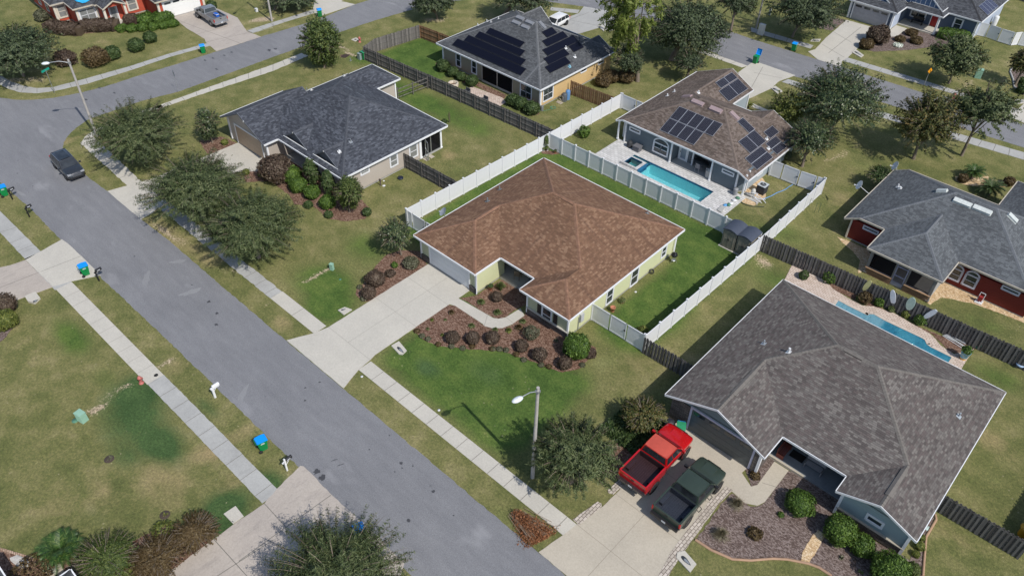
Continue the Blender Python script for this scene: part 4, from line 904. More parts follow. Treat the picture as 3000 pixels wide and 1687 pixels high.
H.garage_door('-y', 34.23-oy, -67.75-ox, 4.75, 2.15, paint('garage_door_tan', (.40, .30, .215), .5, var=.05), windows=False)
slab(H, 'porch_floor', r([(-64.45, 39), (-64.45, 36.0), (-59.3, 36.0), (-59.3, 39)]), 0, .16, CG); slab(H, 'porch_floor', r([(-57.2, 45.6), (-54.05, 45.6), (-54.05, 48.75), (-57.2, 48.75)]), 0, .16, CG)
H.posts(r([(-54.15, 48.6), (-54.15, 45.75), (-57.1, 48.6)]), w=.2)
screen_wall(H, '+x', -54.12-ox, 45.8-oy, 48.5-oy, .15, 2.5, 2, G_['steel']); screen_wall(H, '+y', 48.62-oy, -57-ox, -54.2-ox, .15, 2.5, 2, G_['steel'])
H.winpx('+x', -54.1-ox, 'h3', (1550, 1172), (1658, 1190), cas=.13, glass=BL); H.winpx('+x', -54.1-ox, 'h3', (1858, 1035), (1958, 1112), cas=.13, glass=BL); H.winpx('+x', -54.1-ox, 'h3', (2063, 930), (2165, 1020), cas=.13, glass=BL)
H.window('-y', 36.7-oy, -56.7-ox, .9, 1.6, 1.4); H.window('-y', 39.0-oy, -61-ox, .9, 1.6, 1.4)
m = MB(); M0 = Matrix.Translation((-54.0-ox, 46.3-oy, .15)) @ Matrix.Rotation(R(-25), 4, 'Z'); m.box(0, 1.0, -.03, .03, .05, .12, M0); m.box(0, 1.0, -.03, .03, 2.0, 2.07, M0); m.box(0, .06, -.03, .03, .05, 2.07, M0); m.box(.94, 1.0, -.03, .03, .05, 2.07, M0); m.box(0, 1, -.03, .03, .9, .97, M0); m.build('screen_door', G_['steel'], H.root)
for t, x, y in (('h3', 1458, 880), ('h3', 1000, 348), ('h3', 1472, 155)): H.pipe(t, x, y)
for t, x, y in (('h3', 1340, 985), ('h3', 1046, 343), ('h3', 1391, 197)): H.pipe(t, x, y, DSW, r=.09, h=.2, hood=True)
SHV = paint('vent_slate', (.09, .10, .12), .6)
for t, x, y in (('h3', 1425, 322), ('h3', 1552, 392)): H.rvent(t, x, y, 1.2, .3, .12, SHV)

# ---- H4: grey roof with black solar panels, yellow walls
ox, oy = -60.4, 69.0; r = lambda p: rel(p, ox, oy)
h4 = H = House('yellow-sided house with grey roof and rows of plain black solar panels, screened back porch', ox, oy,
    relr([(-68.9, -51.85, 61.9, 76.3, 'lrfb'), (-66.4, -60.0, 70, 74.7, 'lr', dict(p=.8)), (-55.85, -51.86, 70, 75.6, 'lr', dict(pl=.9))], ox, oy), .5)
H.roof(SHK, capmat=paint('cap_grey', (.125, .13, .138), .9, var=.15))
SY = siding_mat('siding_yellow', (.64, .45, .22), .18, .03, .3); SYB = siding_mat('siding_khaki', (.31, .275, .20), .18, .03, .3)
H.walls(r([(-68.4, 62.6), (-61.7, 62.6), (-61.7, 65.6), (-56.6, 65.6), (-56.6, 62.6), (-52.4, 62.6), (-52.4, 75.8), (-68.4, 75.8)]), SY)
H.gable(-66.4-ox, -60.0-ox, 74.7-oy, -.2, SY, .8, 2.9); H.gable(-55.6-ox, -52.4-ox, 75.6-oy, -.2, SY, .6, 2.8)
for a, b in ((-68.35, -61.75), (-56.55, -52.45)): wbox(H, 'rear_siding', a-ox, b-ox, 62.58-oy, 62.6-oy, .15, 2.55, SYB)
H.trimcorner(r([(-52.37, 62.57), (-68.43, 62.57)]), w=.2)
slab(H, 'porch_floor', r([(-61.7, 65.6), (-61.7, 62.5), (-56.6, 62.5), (-56.6, 65.6)]), 0, .16, C)
screen_wall(H, '-y', 62.55-oy, -61.65-ox, -56.65-ox, .15, 2.55, 2, paint('screen_frame_tan', (.42, .38, .33), .6))
for a, b, k in (((268, 548), (328, 715), 'double'), ((432, 625), (493, 790), 'double'), ((945, 862), (1065, 1065), 'pair')): H.winpx('-y', 62.58-oy, 'h4', a, b, kind=k)
H.winpx('+x', -52.4-ox, 'h4', (1183, 945), (1287, 1020), kind='pair')
for a, b in (((1578, 733), (1639, 742)), ((1760, 648), (1817, 657))): H.winpx('+x', -52.4-ox, 'h4', a, b, kind='fixed', cas=.1)
SOLB = solar_mat('solar_black', (.0055, .0065, .014), (.012, .013, .022), .125, .04); SFR = paint('solar_frame_black', (.02, .02, .025), .4)
for q in ([(290, 412), (235, 478), (950, 798), (1018, 730)], [(405, 375), (355, 435), (955, 697), (1012, 635)], [(520, 338), (470, 395), (950, 597), (1005, 540)], [(632, 300), (585, 352), (948, 507), (998, 450)]):
    H.panel('h4', q, SOLB, SFR, lift=.12)
for q in ([(1275, 293), (1168, 340), (1225, 405), (1330, 352)], [(1390, 335), (1170, 435), (1225, 500), (1442, 393)], [(1497, 377), (1170, 530), (1230, 590), (1555, 442)], [(1555, 442), (1450, 490), (1505, 557), (1610, 505)],
          [(1410, 517), (1182, 617), (1240, 683), (1460, 583)], [(1415, 605), (1197, 705), (1255, 776), (1475, 665)]): H.panel('h4', q, SOLB, SFR, lift=.12)
VG = paint('vent_grey_metal', (.20, .21, .23), .5)
for x, y in ((945, 195), (905, 243), (1045, 240), (1000, 288)): H.rvent('h4', x, y, 1.15, .42, .16, VG)
H.rvent('h4', 1175, 270, .42, 1.15, .16, VG)
for x, y in ((500, 272), (595, 232), (637, 238), (715, 202), (1518, 600), (1422, 508)): H.pipe('h4', x, y, DSW, r=.06, h=.3)
H.pipe('h4', 1462, 702, paint('vent_blue', (.22, .42, .52), .4), r=.12, h=.2, hood=True)

# ---- H5: pool house
ox, oy = -34.0, 69.0; r = lambda p: rel(p, ox, oy)
h5 = H = House('slate-blue house with taupe shingle roof and gridded solar panels, beside the turquoise pool', ox, oy,
    relr([(-42.1, -26.0, 63.15, 74.45, 'lrfb', dict(zl=-41.25, zr=-27.25)), (-42.1, -34.68, 63.15, 79.0, 'lrf', dict(zl=-41.25, pr=.5)), (-32.3, -27.7, 70, 74.6, 'lr')], ox, oy), .44)
H.roof(SHT, capmat=paint('cap_taupe', (.15, .118, .10), .9, var=.2))
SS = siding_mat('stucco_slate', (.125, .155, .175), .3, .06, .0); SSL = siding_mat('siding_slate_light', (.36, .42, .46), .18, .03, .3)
H.walls(r([(-40.85, 63.45), (-34.95, 63.45), (-34.95, 64.6), (-33.0, 64.6), (-33.0, 65.9), (-30.1, 65.9), (-30.1, 63.45), (-27.3, 63.45), (-26.6, 64.4), (-26.6, 74.0), (-34.9, 74.0), (-34.9, 78.5), (-41.5, 78.5), (-41.5, 64.2)]), SS, z1=2.5)
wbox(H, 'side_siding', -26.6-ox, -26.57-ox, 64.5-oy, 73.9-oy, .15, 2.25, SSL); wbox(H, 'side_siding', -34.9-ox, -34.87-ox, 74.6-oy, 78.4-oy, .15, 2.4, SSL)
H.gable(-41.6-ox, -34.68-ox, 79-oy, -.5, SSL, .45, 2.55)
H.trimcorner(r([(-40.9, 63.38), (-27.25, 63.38), (-26.55, 64.3), (-41.55, 64.1), (-34.85, 78.5)]), z1=2.5, w=.15); H.posts(r([(-35.0, 63.35), (-30.15, 63.35), (-33.0, 64.5), (-26.4, 63.5), (-41.75, 63.3)]), w=.15, z1=2.45)
slab(H, 'porch_floor', r([(-34.95, 65.9), (-34.95, 63.3), (-30.1, 63.3), (-30.1, 65.9)]), 0, .17, CG)
H.winpx('-y', 63.43-oy, 'h5', (555, 830), (700, 1010), kind='pair', glass=GL, arch=.55, cas=.14)
H.winpx('-y', 63.43-oy, 'h5', (305, 675), (415, 770), kind='fixed', cas=.13); H.winpx('-y', 63.43-oy, 'h5', (1275, 1118), (1395, 1215), kind='fixed', cas=.14)
H.door('-y', 64.6-oy, -34.2-ox, .95, 2.05, TR, glazed=paint('door_glass_pale', (.25, .31, .36), .15)); H.window('-y', 65.9-oy, -31.6-ox, .7, 2.0, 1.4, kind='pair')
c0, z0 = H.onwall('+x', -26.57-ox, 'h5', 1660, 1200); H.window('+x', -26.57-ox, c0, .9, 1.0, 1.0)
SOLG = solar_mat('solar_gridded', (.005, .006, .014), (.2, .205, .24), .125, .05); SAL = paint('solar_frame_alu', (.55, .56, .58), .35, .6)
for q, c, rw in (([(825, 475), (725, 600), (1088, 752), (1185, 628)], 4, 1), ([(1185, 628), (1088, 752), (1172, 795), (1282, 660)], 1, 1), ([(725, 600), (617, 722), (975, 885), (1080, 757)], 4, 1)): H.panel('h5', q, SOLG, SAL, cols=c, rows=rw)
for q, c, rw in (([(1490, 593), (1430, 630), (1545, 760), (1612, 722)], 1, 1), ([(1612, 722), (1440, 840), (1553, 972), (1730, 852)], 2, 1), ([(1680, 890), (1507, 1020), (1632, 1145), (1800, 1015)], 1, 2),
                 ([(1797, 678), (1702, 745), (1772, 818), (1865, 748)], 1, 1), ([(1835, 785), (1725, 862), (1838, 987), (1948, 905)], 1, 2)): H.panel('h5', q, SOLG, SAL, cols=c, rows=rw)
for q, c, rw in (([(1370, 118), (1200, 225), (1250, 288), (1435, 185)], 2, 1), ([(1435, 185), (1235, 315), (1340, 432), (1538, 290)], 2, 1)): H.panel('h5', q, SOLG, SAL, cols=c, rows=rw)
VM = paint('vent_mauve', (.30, .23, .235), .6)
H.rvent('h5', 1015, 435, 1.35, .45, .16, VM); H.rvent('h5', 1205, 512, 1.35, .5, .2, VM); H.rvent('h5', 905, 370, .45, 1.1, .14, VM); H.rvent('h5', 1400, 572, .5, 1.1, .14, VM)
for x, y in ((770, 318), (697, 362), (1025, 330), (555, 375), (1757, 915), (1740, 815)): H.pipe('h5', x, y, DSW, r=.07, h=.25)

# ---- H6: red house
ox, oy = -8.0, 69.5; r = lambda p: rel(p, ox, oy)
h6 = H = House('dark red sided house with streaked pale grey shingle roof and screened porch', ox, oy,
    relr([(-16.5, .55, 64.17, 75.25, 'lrfb', dict(zl=-15.25, zr=-.7)), (-12.87, -6.42, 60.5, 71, 'lrf'), (-6.7, 2.5, 72.5, 80.8, 'lrb')], ox, oy), .5)
H.roof(SHR, paint('fascia_cream', (.50, .45, .37), .6), capmat=paint('cap_cool', (.125, .135, .148), .9, var=.15))
SR = siding_mat('siding_dark_red', (.165, .022, .018), .19, .05, .55)
H.walls(r([(-15.85, 64.4), (-.2, 64.4), (-.2, 74.8), (2.0, 74.8), (2.0, 80.3), (-6.2, 80.3), (-6.2, 74.8), (-15.85, 74.8)]), SR, z1=2.15)
wbox(H, 'corner_trim', -15.95-ox, -15.8-ox, 64.3-oy, 64.42-oy, .1, 2.1, paint('trim_cream', (.55, .50, .42), .6))
slab(H, 'porch_floor', r([(-12.4, 64.4), (-12.4, 60.8), (-6.85, 60.8), (-6.85, 64.4)]), 0, .17, CG)
BRK = paver_mat('brown_brick', [(.20, .10, .055), (.30, .17, .10), (.38, .24, .15)], (.16, .12, .09), .3, .09, 'wall')
wbox(H, 'brick_knee_wall', -12.4-ox, -10.15-ox, 60.7-oy, 60.95-oy, .0, .65, BRK); wbox(H, 'brick_knee_wall', -9.05-ox, -6.85-ox, 60.7-oy, 60.95-oy, .0, .65, BRK); wbox(H, 'brick_knee_wall', -12.5-ox, -12.3-ox, 60.9-oy, 64.4-oy, 0, .65, BRK)
wbox(H, 'knee_wall_cap', -12.5-ox, -10.15-ox, 60.62-oy, 61.0-oy, .65, .72, paint('cap_tan', (.42, .27, .16), .7)); wbox(H, 'knee_wall_cap', -9.05-ox, -6.8-ox, 60.62-oy, 61.0-oy, .65, .72, paint('cap_tan', (.42, .27, .16), .7))
FG = paint('porch_frame_grey', (.22, .21, .20), .6)
H.posts(r([(-12.4, 60.82), (-6.88, 60.82), (-6.88, 64.2)]), w=.22, mat=FG); screen_wall(H, '-y', 60.8-oy, -12.3-ox, -10.2-ox, .7, 2.5, 1, FG); screen_wall(H, '-y', 60.8-oy, -9.0-ox, -7.0-ox, .7, 2.5, 1, FG); screen_wall(H, '-x', -12.38-ox, 61-oy, 64.3-oy, .7, 2.5, 1, FG)
LV = paint('door_lavender', (.30, .31, .42), .4); m = MB(); M_ = H.M('-y', 60.8-oy, -9.62-ox, .15)
for b in ((-.5, -.42, .0, 2.3), (.42, .5, 0, 2.3), (-.42, .42, 0, .35), (-.42, .42, 1.9, 1.98), (-.42, .42, 2.22, 2.3), (-.42, .42, .95, 1.02)): m.box(b[0], b[1], -.03, .05, b[2], b[3], M_)
m.build('screen_door', LV, H.root)
LF = paint('frame_lilac_white', (.50, .50, .56), .5)
for q in ((1745, 308), (1520, 208)): H.window('-y', 64.38-oy, H.onwall('-y', 64.38-oy, 'm2', *q)[0], .75, .9, 1.0, frame=LF, arch=.36, cas=.13)
H.winpx('-y', 64.38-oy, 'm2', (2270, 262), (2500, 440), kind='fixed', frame=LF, cas=.12); H.winpx('-y', 64.38-oy, 'h6', (490, 840), (675, 975), kind='fixed', frame=LF, cas=.12)
SVW = paint('skylight_shell_white', (.55, .58, .56), .3)
for x, y, w, l in ((1775, 555, 1.5, .42), (2030, 650, 1.5, .42)):
    H.rvent('h6', x, y, w, l, .2, SVW)
H.rvent('h6', 1510, 405, .42, .85, .2, SVW); H.rvent('h6', 2418, 755, .5, .95, .2, SVW)
H.pipe('h6', 935, 345, DSW, r=.07, h=.3); H.pipe('h6', 962, 368, DSW, r=.12, h=.2, hood=True)
dish(H, 'h6', 442, 325, 2.95, .46, (-.75, -.5, .42), DSW, foot=H.loc((-16.4, 69.0, 2.35))); dish(H, 'h6', 907, 75, 2.95, .46, (-.75, -.5, .42), DSW, foot=H.loc(P('h6', 920, 130, 2.4)))

# ---- H7: blue house across the back street
ox, oy = -30.5, 121.0; r = lambda p: rel(p, ox, oy)
h7 = H = House('navy-blue sided house with dark roof, grey double garage and red front door', ox, oy,
    relr([(-38.6, -22.55, 117.6, 130, 'lrfb'), (-38.6, -31.8, 112.3, 125, 'lrf'), (-32.5, -26.85, 115.5, 120, 'lrf'), (-33.2, -27.4, 116.4, 124, 'lr', dict(p=.75, z=3.05)), (-37.6, -33.3, 113.4, 118, 'lr', dict(p=.7, z=3.1))], ox, oy), .5)
H.roof(SHD)
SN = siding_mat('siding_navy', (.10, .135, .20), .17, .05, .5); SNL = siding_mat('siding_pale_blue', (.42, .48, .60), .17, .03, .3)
H.walls(r([(-38.3, 112.75), (-32.3, 112.75), (-32.3, 118.1), (-27.6, 118.1), (-23.0, 118.05), (-23.0, 129.5), (-38.3, 129.5)]), SN)
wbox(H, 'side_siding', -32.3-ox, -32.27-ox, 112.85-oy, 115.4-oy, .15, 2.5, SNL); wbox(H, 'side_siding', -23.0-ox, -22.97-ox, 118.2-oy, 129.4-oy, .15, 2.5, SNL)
BB = paint('board_batten_blue', (.09, .15, .26), .5)
g = H.gable(-33.2-ox, -27.4-ox, 116.4-oy, .3, BB, .75, 3.05, inset=.25)
m = MB()
for i in range(1, 9):
    x = -33.2+5.8*i/9; zt = 3.05+.75*min(x+33.2, -27.4-x)-.25; m.box(x-.03-ox, x+.03-ox, 116.66-oy, 116.7-oy, 2.95, max(3.0, zt))
m.build('batten', TR, g); H.gable(-37.6-ox, -33.3-ox, 113.4-oy, .3, BB, .7, 3.1, inset=.25)
H.trimcorner(r([(-38.33, 112.72), (-32.27, 112.72), (-22.97, 118.02)]), w=.25); H.posts(r([(-27.3, 115.85)]), w=.25)
H.garage_door('-y', 112.73-oy, -35.4-ox, 4.9, 2.15, paint('garage_door_grey', (.34, .34, .37), .5), windows=True)
slab(H, 'porch_floor', r([(-32.3, 118.1), (-32.3, 115.6), (-27.1, 115.6), (-27.1, 118.1)]), 0, .17, C)
H.window('-y', 118.08-oy, -30.7-ox, .8, 1.9, 1.3, kind='pair', cas=.16); H.door('-y', 118.08-oy, -28.35-ox, .95, 2.05, paint('door_red', (.30, .01, .015), .35))
H.winpx('-y', 118.03-oy, 'h7', (1650, 235), (1715, 420), cas=.16)
H.panel('h7', [(2100, -20), (1955, 92), (2070, 205), (2240, 100)], solar_mat('solar_lined', (.02, .025, .06), (.2, .21, .26), .125, .06), SAL, cols=4)

# ---- H8: red brick house top left (turned slightly to its own street)
BR_ = paver_mat('red_brick', [(.30, .055, .030), (.40, .085, .045), (.46, .11, .06)], (.34, .12, .08), .25, .09)
h8 = H = House('orange-red brick house with dark roof, white garage door and blue roof tarp', -104.1, 43.9,
    [(-9, 0, 0, 7.0, 'rfb'), (-16, -4.3, -6.3, 6, 'lrfb'), (-15, -4.68, -8.92, -2, 'rf'), (-18, -7.9, -10.65, -3, 'lrf'), (-9, -2.25, -6.0, -3.0, 'fb')], .5, rot=R(-4))
H.roof(SHD, paint('fascia_cream', (.50, .45, .37), .6))
RW = paint('brick_red_painted', (.42, .075, .04), .8, var=.12)
H.walls([(-.5, .4), (-.5, 6.7), (-8, 6.7), (-16, 6.0), (-17.5, -3), (-17.5, -10.2), (-8.4, -10.2), (-8.4, -8.5), (-5.15, -8.5), (-5.15, -5.8), (-4.0, -5.8), (-4.0, -3.2), (-4.8, -3.2), (-4.8, .4)], RW)
H.gable(-6.0, -3.0, -2.25, -.4, RW, .5, 2.7, axis='x')
CR = paint('quoin_cream', (.60, .55, .46), .7)
for x, y in ((-.47, .43), (-.47, 6.67), (-5.12, -8.47), (-5.12, -5.95), (-8.37, -10.17)): wbox(H, 'corner_quoin', x-.12, x+.14, y-.14, y+.14, .1, 2.55, CR)
for y in (-5.85, -3.15): wbox(H, 'porch_column', -2.75, -2.45, y-.15, y+.15, .1, 2.5, CR)
H.garage_door('+x', -.5, 3.6, 4.9, 2.15, paint('garage_door_bright', (.74, .74, .72), .5, var=.02))
H.window('+x', -8.4, -9.35, .7, .95, 1.45, cas=.16, frame=CR, glass=BL); H.window('+x', -5.15, -7.2, .7, 1.9, 1.45, kind='pair', cas=.16, glass=BL); H.window('+x', -4.8, -1.4, .7, 1.1, 1.5, cas=.16, frame=CR, glass=BL)
H.door('+x', -4.0, -4.3, .95, 2.05, paint('door_pale_grey', (.45, .44, .42), .5), glazed=True); H.window('-y', -10.2, -11.5, .8, .9, 1.4); H.window('-y', -10.2, -14.5, .8, .9, 1.4)
slab(H, 'porch_floor', [(-4.0, -5.8), (-2.3, -6.0), (-2.3, -3.0), (-4.0, -3.2)], 0, .16, C)
TB = paint('tarp_blue', (.03, .33, .62), .4, var=.2); m = MB(); rnd = random.Random(5); ps = []
for x, y in ((620, -10), (660, 30), (700, 40), (745, 55), (790, 45), (850, 10), (830, -30), (740, -60), (660, -50)):
    p, n = H.onroof('h8', x, y); ps.append(p+n*rnd.uniform(.05, .12))
c = sum(ps, Vector())/len(ps)+Vector((0, 0, .15)); m.add([c[:]]+[p[:] for p in ps], [(0, i+1, (i+1) % len(ps)+1) for i in range(len(ps))]); m.build('roof_tarp', TB, H.roofo)
# ---- corner of the house at the bottom left, mostly out of the picture
ox, oy = -28.0, -7.0
H = House('tan house at the bottom left edge, only white eave corners showing', ox, oy, relr([(-37.2, -15, -16, -2.6, 'lrfb'), (-33.3, -25, -14, .1, 'lrb')], ox, oy), .45)
H.roof(SHK); H.walls(rel([(-36.7, -15.5), (-15.5, -15.5), (-15.5, -3.1), (-25.5, -3.1), (-25.5, -.4), (-32.8, -.4), (-32.8, -3.1), (-36.7, -3.1)], ox, oy), ST)
# ------------------------------------------------------------------ fences
def vinyl_fence(label, pts, h=1.83, pitch=1.83, gates=(), group=None, ends=(True, True), sides=1):
    """white vinyl privacy fence along straight runs: post, panel with rails; gates = (run index, bay index)"""
    a0 = Vector(pts[0]); root = thing('vinyl_fence', label, 'fence', (a0.x, a0.y, 0), 0, group)
    postm = None; panels = {}
    def post(p):
        nonlocal postm
        if postm is None:
            m = MB(); m.box(-.065, .065, -.065, .065, -.05, h+.06); m.taper(-.085, .085, -.085, .085, h+.12, h+.06, 1); m.add([(-.085, -.085, h+.06), (.085, -.085, h+.06), (.085, .085, h+.06), (-.085, .085, h+.06), (0, 0, h+.16)], [(0, 1, 4), (1, 2, 4), (2, 3, 4), (3, 0, 4)])
            postm = m.build('post', G_['white'], root); postm.location = (p.x-a0.x, p.y-a0.y, 0); return
        o = postm.copy(); COL.objects.link(o); o.parent = root; o.location = (p.x-a0.x, p.y-a0.y, 0)
    for ri in range(len(pts)-1):
        a, b = Vector(pts[ri]), Vector(pts[ri+1]); L = (b-a).length; n = max(1, round(L/pitch)); d = (b-a)/L; ang = math.atan2(d.y, d.x); w = L/n
        for k in range(n):
            p = a+d*w*k
            if k or ri == 0 or True: post(p) if (ri == 0 or k > 0 or True) and not (ri > 0 and k == 0) else None
            gate = (ri, k) in gates; key = (round(w, 3), gate)
            if key not in panels:
                m = MB(); x0, x1 = .05, w-.05; zb = .06 if not gate else .1
                nb = max(4, round((x1-x0)/.155))
                for i in range(nb):
                    u0 = x0+(x1-x0)*i/nb; u1 = x0+(x1-x0)*(i+1)/nb; m.box(u0+.004, u1-.004, -.012, .012, zb+.1, h-.1)
                m.box(x0, x1, -.006, .006, zb+.1, h-.1)
                m.box(x0, x1, -.028, .028, zb, zb+.13); m.box(x0, x1, -.028, .028, h-.12, h)
                if gate: m.box(x0+.02, x0+.1, -.03, .03, zb, h); m.box(x1-.1, x1-.02, -.03, .03, zb, h); m.cur = 1; m.box(x1-.2, x1-.06, -.06, .06, 1.0, 1.12)
                o = m.build('gate' if gate else 'panel', [G_['white'], G_['black']], root); panels[key] = o
            else: o = panels[key].copy(); COL.objects.link(o); o.parent = root
            o.location = (p.x-a0.x, p.y-a0.y, 0); o.rotation_euler.z = ang
    post(Vector(pts[-1])); return root
def wood_fence(label, pts, mat, h=1.8, pitch=2.4, lap=True, group=None, seed=1, gap=.0, dog=True, pw=.15, alt=False, rails=True):
    a0 = Vector(pts[0]); root = thing('wooden_fence', label, 'fence', (a0.x, a0.y, 0), 0, group); rnd = random.Random(seed)
    for ri in range(len(pts)-1):
        a, b = Vector(pts[ri]), Vector(pts[ri+1]); L = (b-a).length; n = max(1, round(L/pitch)); d = (b-a)/L; ang = math.atan2(d.y, d.x); w = L/n
        for k in range(n+(1 if ri == len(pts)-2 else 0)):
            p = a+d*w*k
            m = MB(); m.box(-.05, .05, -.05, .05, -.05, h-.02+rnd.uniform(-.03, .04)); o = m.build('post', mat, root, (p.x-a0.x, p.y-a0.y, 0), ang)
            if k == n: break
            m = MB(); x = .0; i = 0
            for z in (.3, h*.52, h-.28): m.box(0, w, -.018, .018, z, z+.085)
            while x < w-.03:
                z1 = h+rnd.uniform(-.035, .035); t = rnd.uniform(-.008, .008)
                side = (1 if i % 2 else -1) if alt else 1
                y0, y1 = ((.019, .04) if side > 0 else (-.055, -.035)); y0 += t*.3; y1 += t*.3
                ww = min(pw-.006, w-x)
                if dog: m.add([(x, y0, .04), (x+ww, y0, .04), (x+ww, y0, z1-.05), (x+ww*.75, y0, z1), (x+ww*.25, y0, z1), (x, y0, z1-.05), (x, y1, .04), (x+ww, y1, .04), (x+ww, y1, z1-.05), (x+ww*.75, y1, z1), (x+ww*.25, y1, z1), (x, y1, z1-.05)],
                      [(0, 1, 2, 3, 4, 5), (11, 10, 9, 8, 7, 6), (0, 6, 7, 1), (1, 7, 8, 2), (2, 8, 9, 3), (3, 9, 10, 4), (4, 10, 11, 5), (5, 11, 6, 0)])
                x += pw+gap if not alt else pw*.92; i += 1
            m.build('picket_panel', mat, root, (p.x-a0.x, p.y-a0.y, 0), ang)
    return root
WG = wood_mat('weathered_wood', [(.05, .047, .045), (.10, .094, .088), (.16, .15, .14), (.25, .23, .21)])
WD = wood_mat('dark_wood', [(.035, .032, .031), (.085, .079, .076), (.13, .123, .117), (.20, .19, .18)])
WB = wood_mat('brown_wood', [(.12, .06, .03), (.19, .105, .055), (.25, .15, .085), (.3, .2, .12)])
vinyl_fence('long sunlit white vinyl fence on the left side of the brown-roofed house', [(-46.6, 37.15), (-46.0, 56.9), (-45.75, 69.0)])
vinyl_fence('short white vinyl fence and gate beside the brown house near the round magnolia tree', [(-46.45, 37.12), (-45.8, 37.12), (-43.95, 37.12), (-42.0, 37.12)], gates=((1, 0), (2, 0)))
vinyl_fence('white vinyl fence in shade between the brown-roofed house and the turquoise pool', [(-45.95, 56.68), (-21.0, 56.92)])
vinyl_fence('white vinyl fence running back past the two sheds toward the red house', [(-20.98, 39.15), (-20.72, 58.0), (-20.85, 69.3)])
vinyl_fence('white vinyl gate fence at the front right corner of the brown-roofed house', [(-26.2, 39.12), (-24.4, 39.12), (-22.7, 39.12), (-21.05, 39.12)], gates=((1, 0),))
vinyl_fence('white vinyl fence with double gate at the right rear of the slate-blue pool house', [(-26.3, 68.7), (-25.1, 68.8), (-23.3, 68.9), (-21.6, 69.15), (-20.95, 69.3)], gates=((1, 0), (2, 0)))
vinyl_fence('white vinyl gate panel beside the left corner of the taupe pool house roof', [(-45.6, 69.05), (-43.6, 69.05), (-41.7, 69.05)], gates=((0, 0),))
_a = PL('h7', [(1935, 480), (2050, 505), (2205, 565), (2390, 620), (2480, 610), (2800, 680)]); vinyl_fence('white vinyl fence and double gate beside the navy-blue house', _a, gates=((1, 0), (2, 0)))
wood_fence('long grey weathered picket fence behind the slate-roofed house', [(-76.0, 56.1), (-62.0, 56.9), (-46.2, 57.55)], WG, seed=2)
wood_fence('weathered picket fence around the back lawn of the solar-roofed yellow house', [(-76.05, 56.25), (-76.75, 58.5), (-75.9, 65.25)], WG, seed=3)
wood_fence('brown picket fence with gate joining the back lawn corner to the solar-roofed house', [(-75.85, 65.35), (-72.5, 65.6), (-68.6, 65.8)], WB, seed=4)
wood_fence('short low grey fence section between the slate roof and the long picket fence', [(-65.3, 52.3), (-64.9, 56.6)], WG, seed=5, dog=False, pw=.4, gap=.25, h=1.6)
wood_fence('reddish brown picket fence between the yellow house wall and the white vinyl fence', [(-51.9, 67.5), (-46.0, 67.9)], WB, seed=6, alt=True)
wood_fence('dark picket fence from the tan house to the long white fence', [(-54.0, 43.4), (-46.5, 43.6)], WD, seed=7)
wood_fence('dark shadow-box fence between the front yards, next to the vinyl gate', [(-20.9, 39.0), (-15.8, 39.1)], WD, seed=8, alt=True, h=1.75)
wood_fence('long dark shadow-box fence behind the narrow pool, hung with surfboards', [(-20.7, 56.95), (12, 58.7)], WD, seed=9, alt=True, h=1.85)
wood_fence('dark shadow-box fence at the right edge beside the foreground house', [(1.45, 40.75), (6.6, 40.85)], WD, seed=10, alt=True, h=1.8)
wood_fence('dark fence run going back from the corner at the right edge', [(6.6, 40.9), (7.3, 56)], WD, seed=11, alt=True, h=1.8)
wood_fence('grey picket fence behind the navy-blue house', PL('a3', [(2440, -20), (2576, 20), (2800, 60)]), WG, seed=12)

# ------------------------------------------------------------------ vegetation
def leafmesh(name, C_, N_, size, asp, rng, mat, parent, droop=0., core=None, flat=.5):
    """one leaf = one quad (slightly folded outwards) centred at C_, roughly facing N_"""
    n = len(C_)
    N_ = N_+rng.normal(0, flat, (n, 3)); N_ /= np.linalg.norm(N_, axis=1)[:, None]+1e-9
    A_ = rng.normal(0, 1, (n, 3)); 
    if droop: A_ += droop
    U = A_-N_*(A_*N_).sum(1)[:, None]; U /= np.linalg.norm(U, axis=1)[:, None]+1e-9; Vv = np.cross(N_, U)
    s = size*rng.uniform(.6, 1.35, n)[:, None]; a, b = U*s*asp*.5, Vv*s*.5
    q = np.stack([C_-a-b*.25, C_-a*.1-b, C_+a+b*.1, C_+a*.1+b], 1).reshape(-1, 3)
    F_ = np.arange(4*n).reshape(-1, 4)
    if core is not None:
        cv, cf = core; b0 = len(q); q = np.vstack([q, cv]); 
    me = bpy.data.meshes.new(name); nv = len(q)
    if core is not None:
        loops = np.concatenate([F_.ravel(), (cf+4*n).ravel()]); st = np.concatenate([np.arange(0, 4*n, 4), 4*n+np.arange(0, cf.size, 4)]); nf = n+len(cf)
    else: loops = F_.ravel(); st = np.arange(0, 4*n, 4); nf = n
    me.vertices.add(nv); me.vertices.foreach_set('co', q.ravel().astype(np.float32))
    me.loops.add(len(loops)); me.loops.foreach_set('vertex_index', loops.astype(np.int32))
    me.polygons.add(nf); me.polygons.foreach_set('loop_start', st.astype(np.int32)); me.polygons.foreach_set('loop_total', np.full(nf, 4, np.int32))
    me.update(calc_edges=True); me.materials.append(mat)
    o = bpy.data.objects.new(name, me); COL.objects.link(o); o.parent = parent; return o
def sph_core(rx, rz, cz, rng, n=12):
    th = np.linspace(0, math.pi, n+1); ph = np.linspace(0, 2*math.pi, 2*n, endpoint=False)
    v = np.array([(rx*math.sin(a)*math.cos(b), rx*math.sin(a)*math.sin(b), cz+rz*math.cos(a)) for a in th for b in ph]); v += rng.normal(0, rx*.03, v.shape)
    f = [(i*2*n+j, i*2*n+(j+1) % (2*n), (i+1)*2*n+(j+1) % (2*n), (i+1)*2*n+j) for i in range(n) for j in range(2*n)]
    return v, np.array(f)
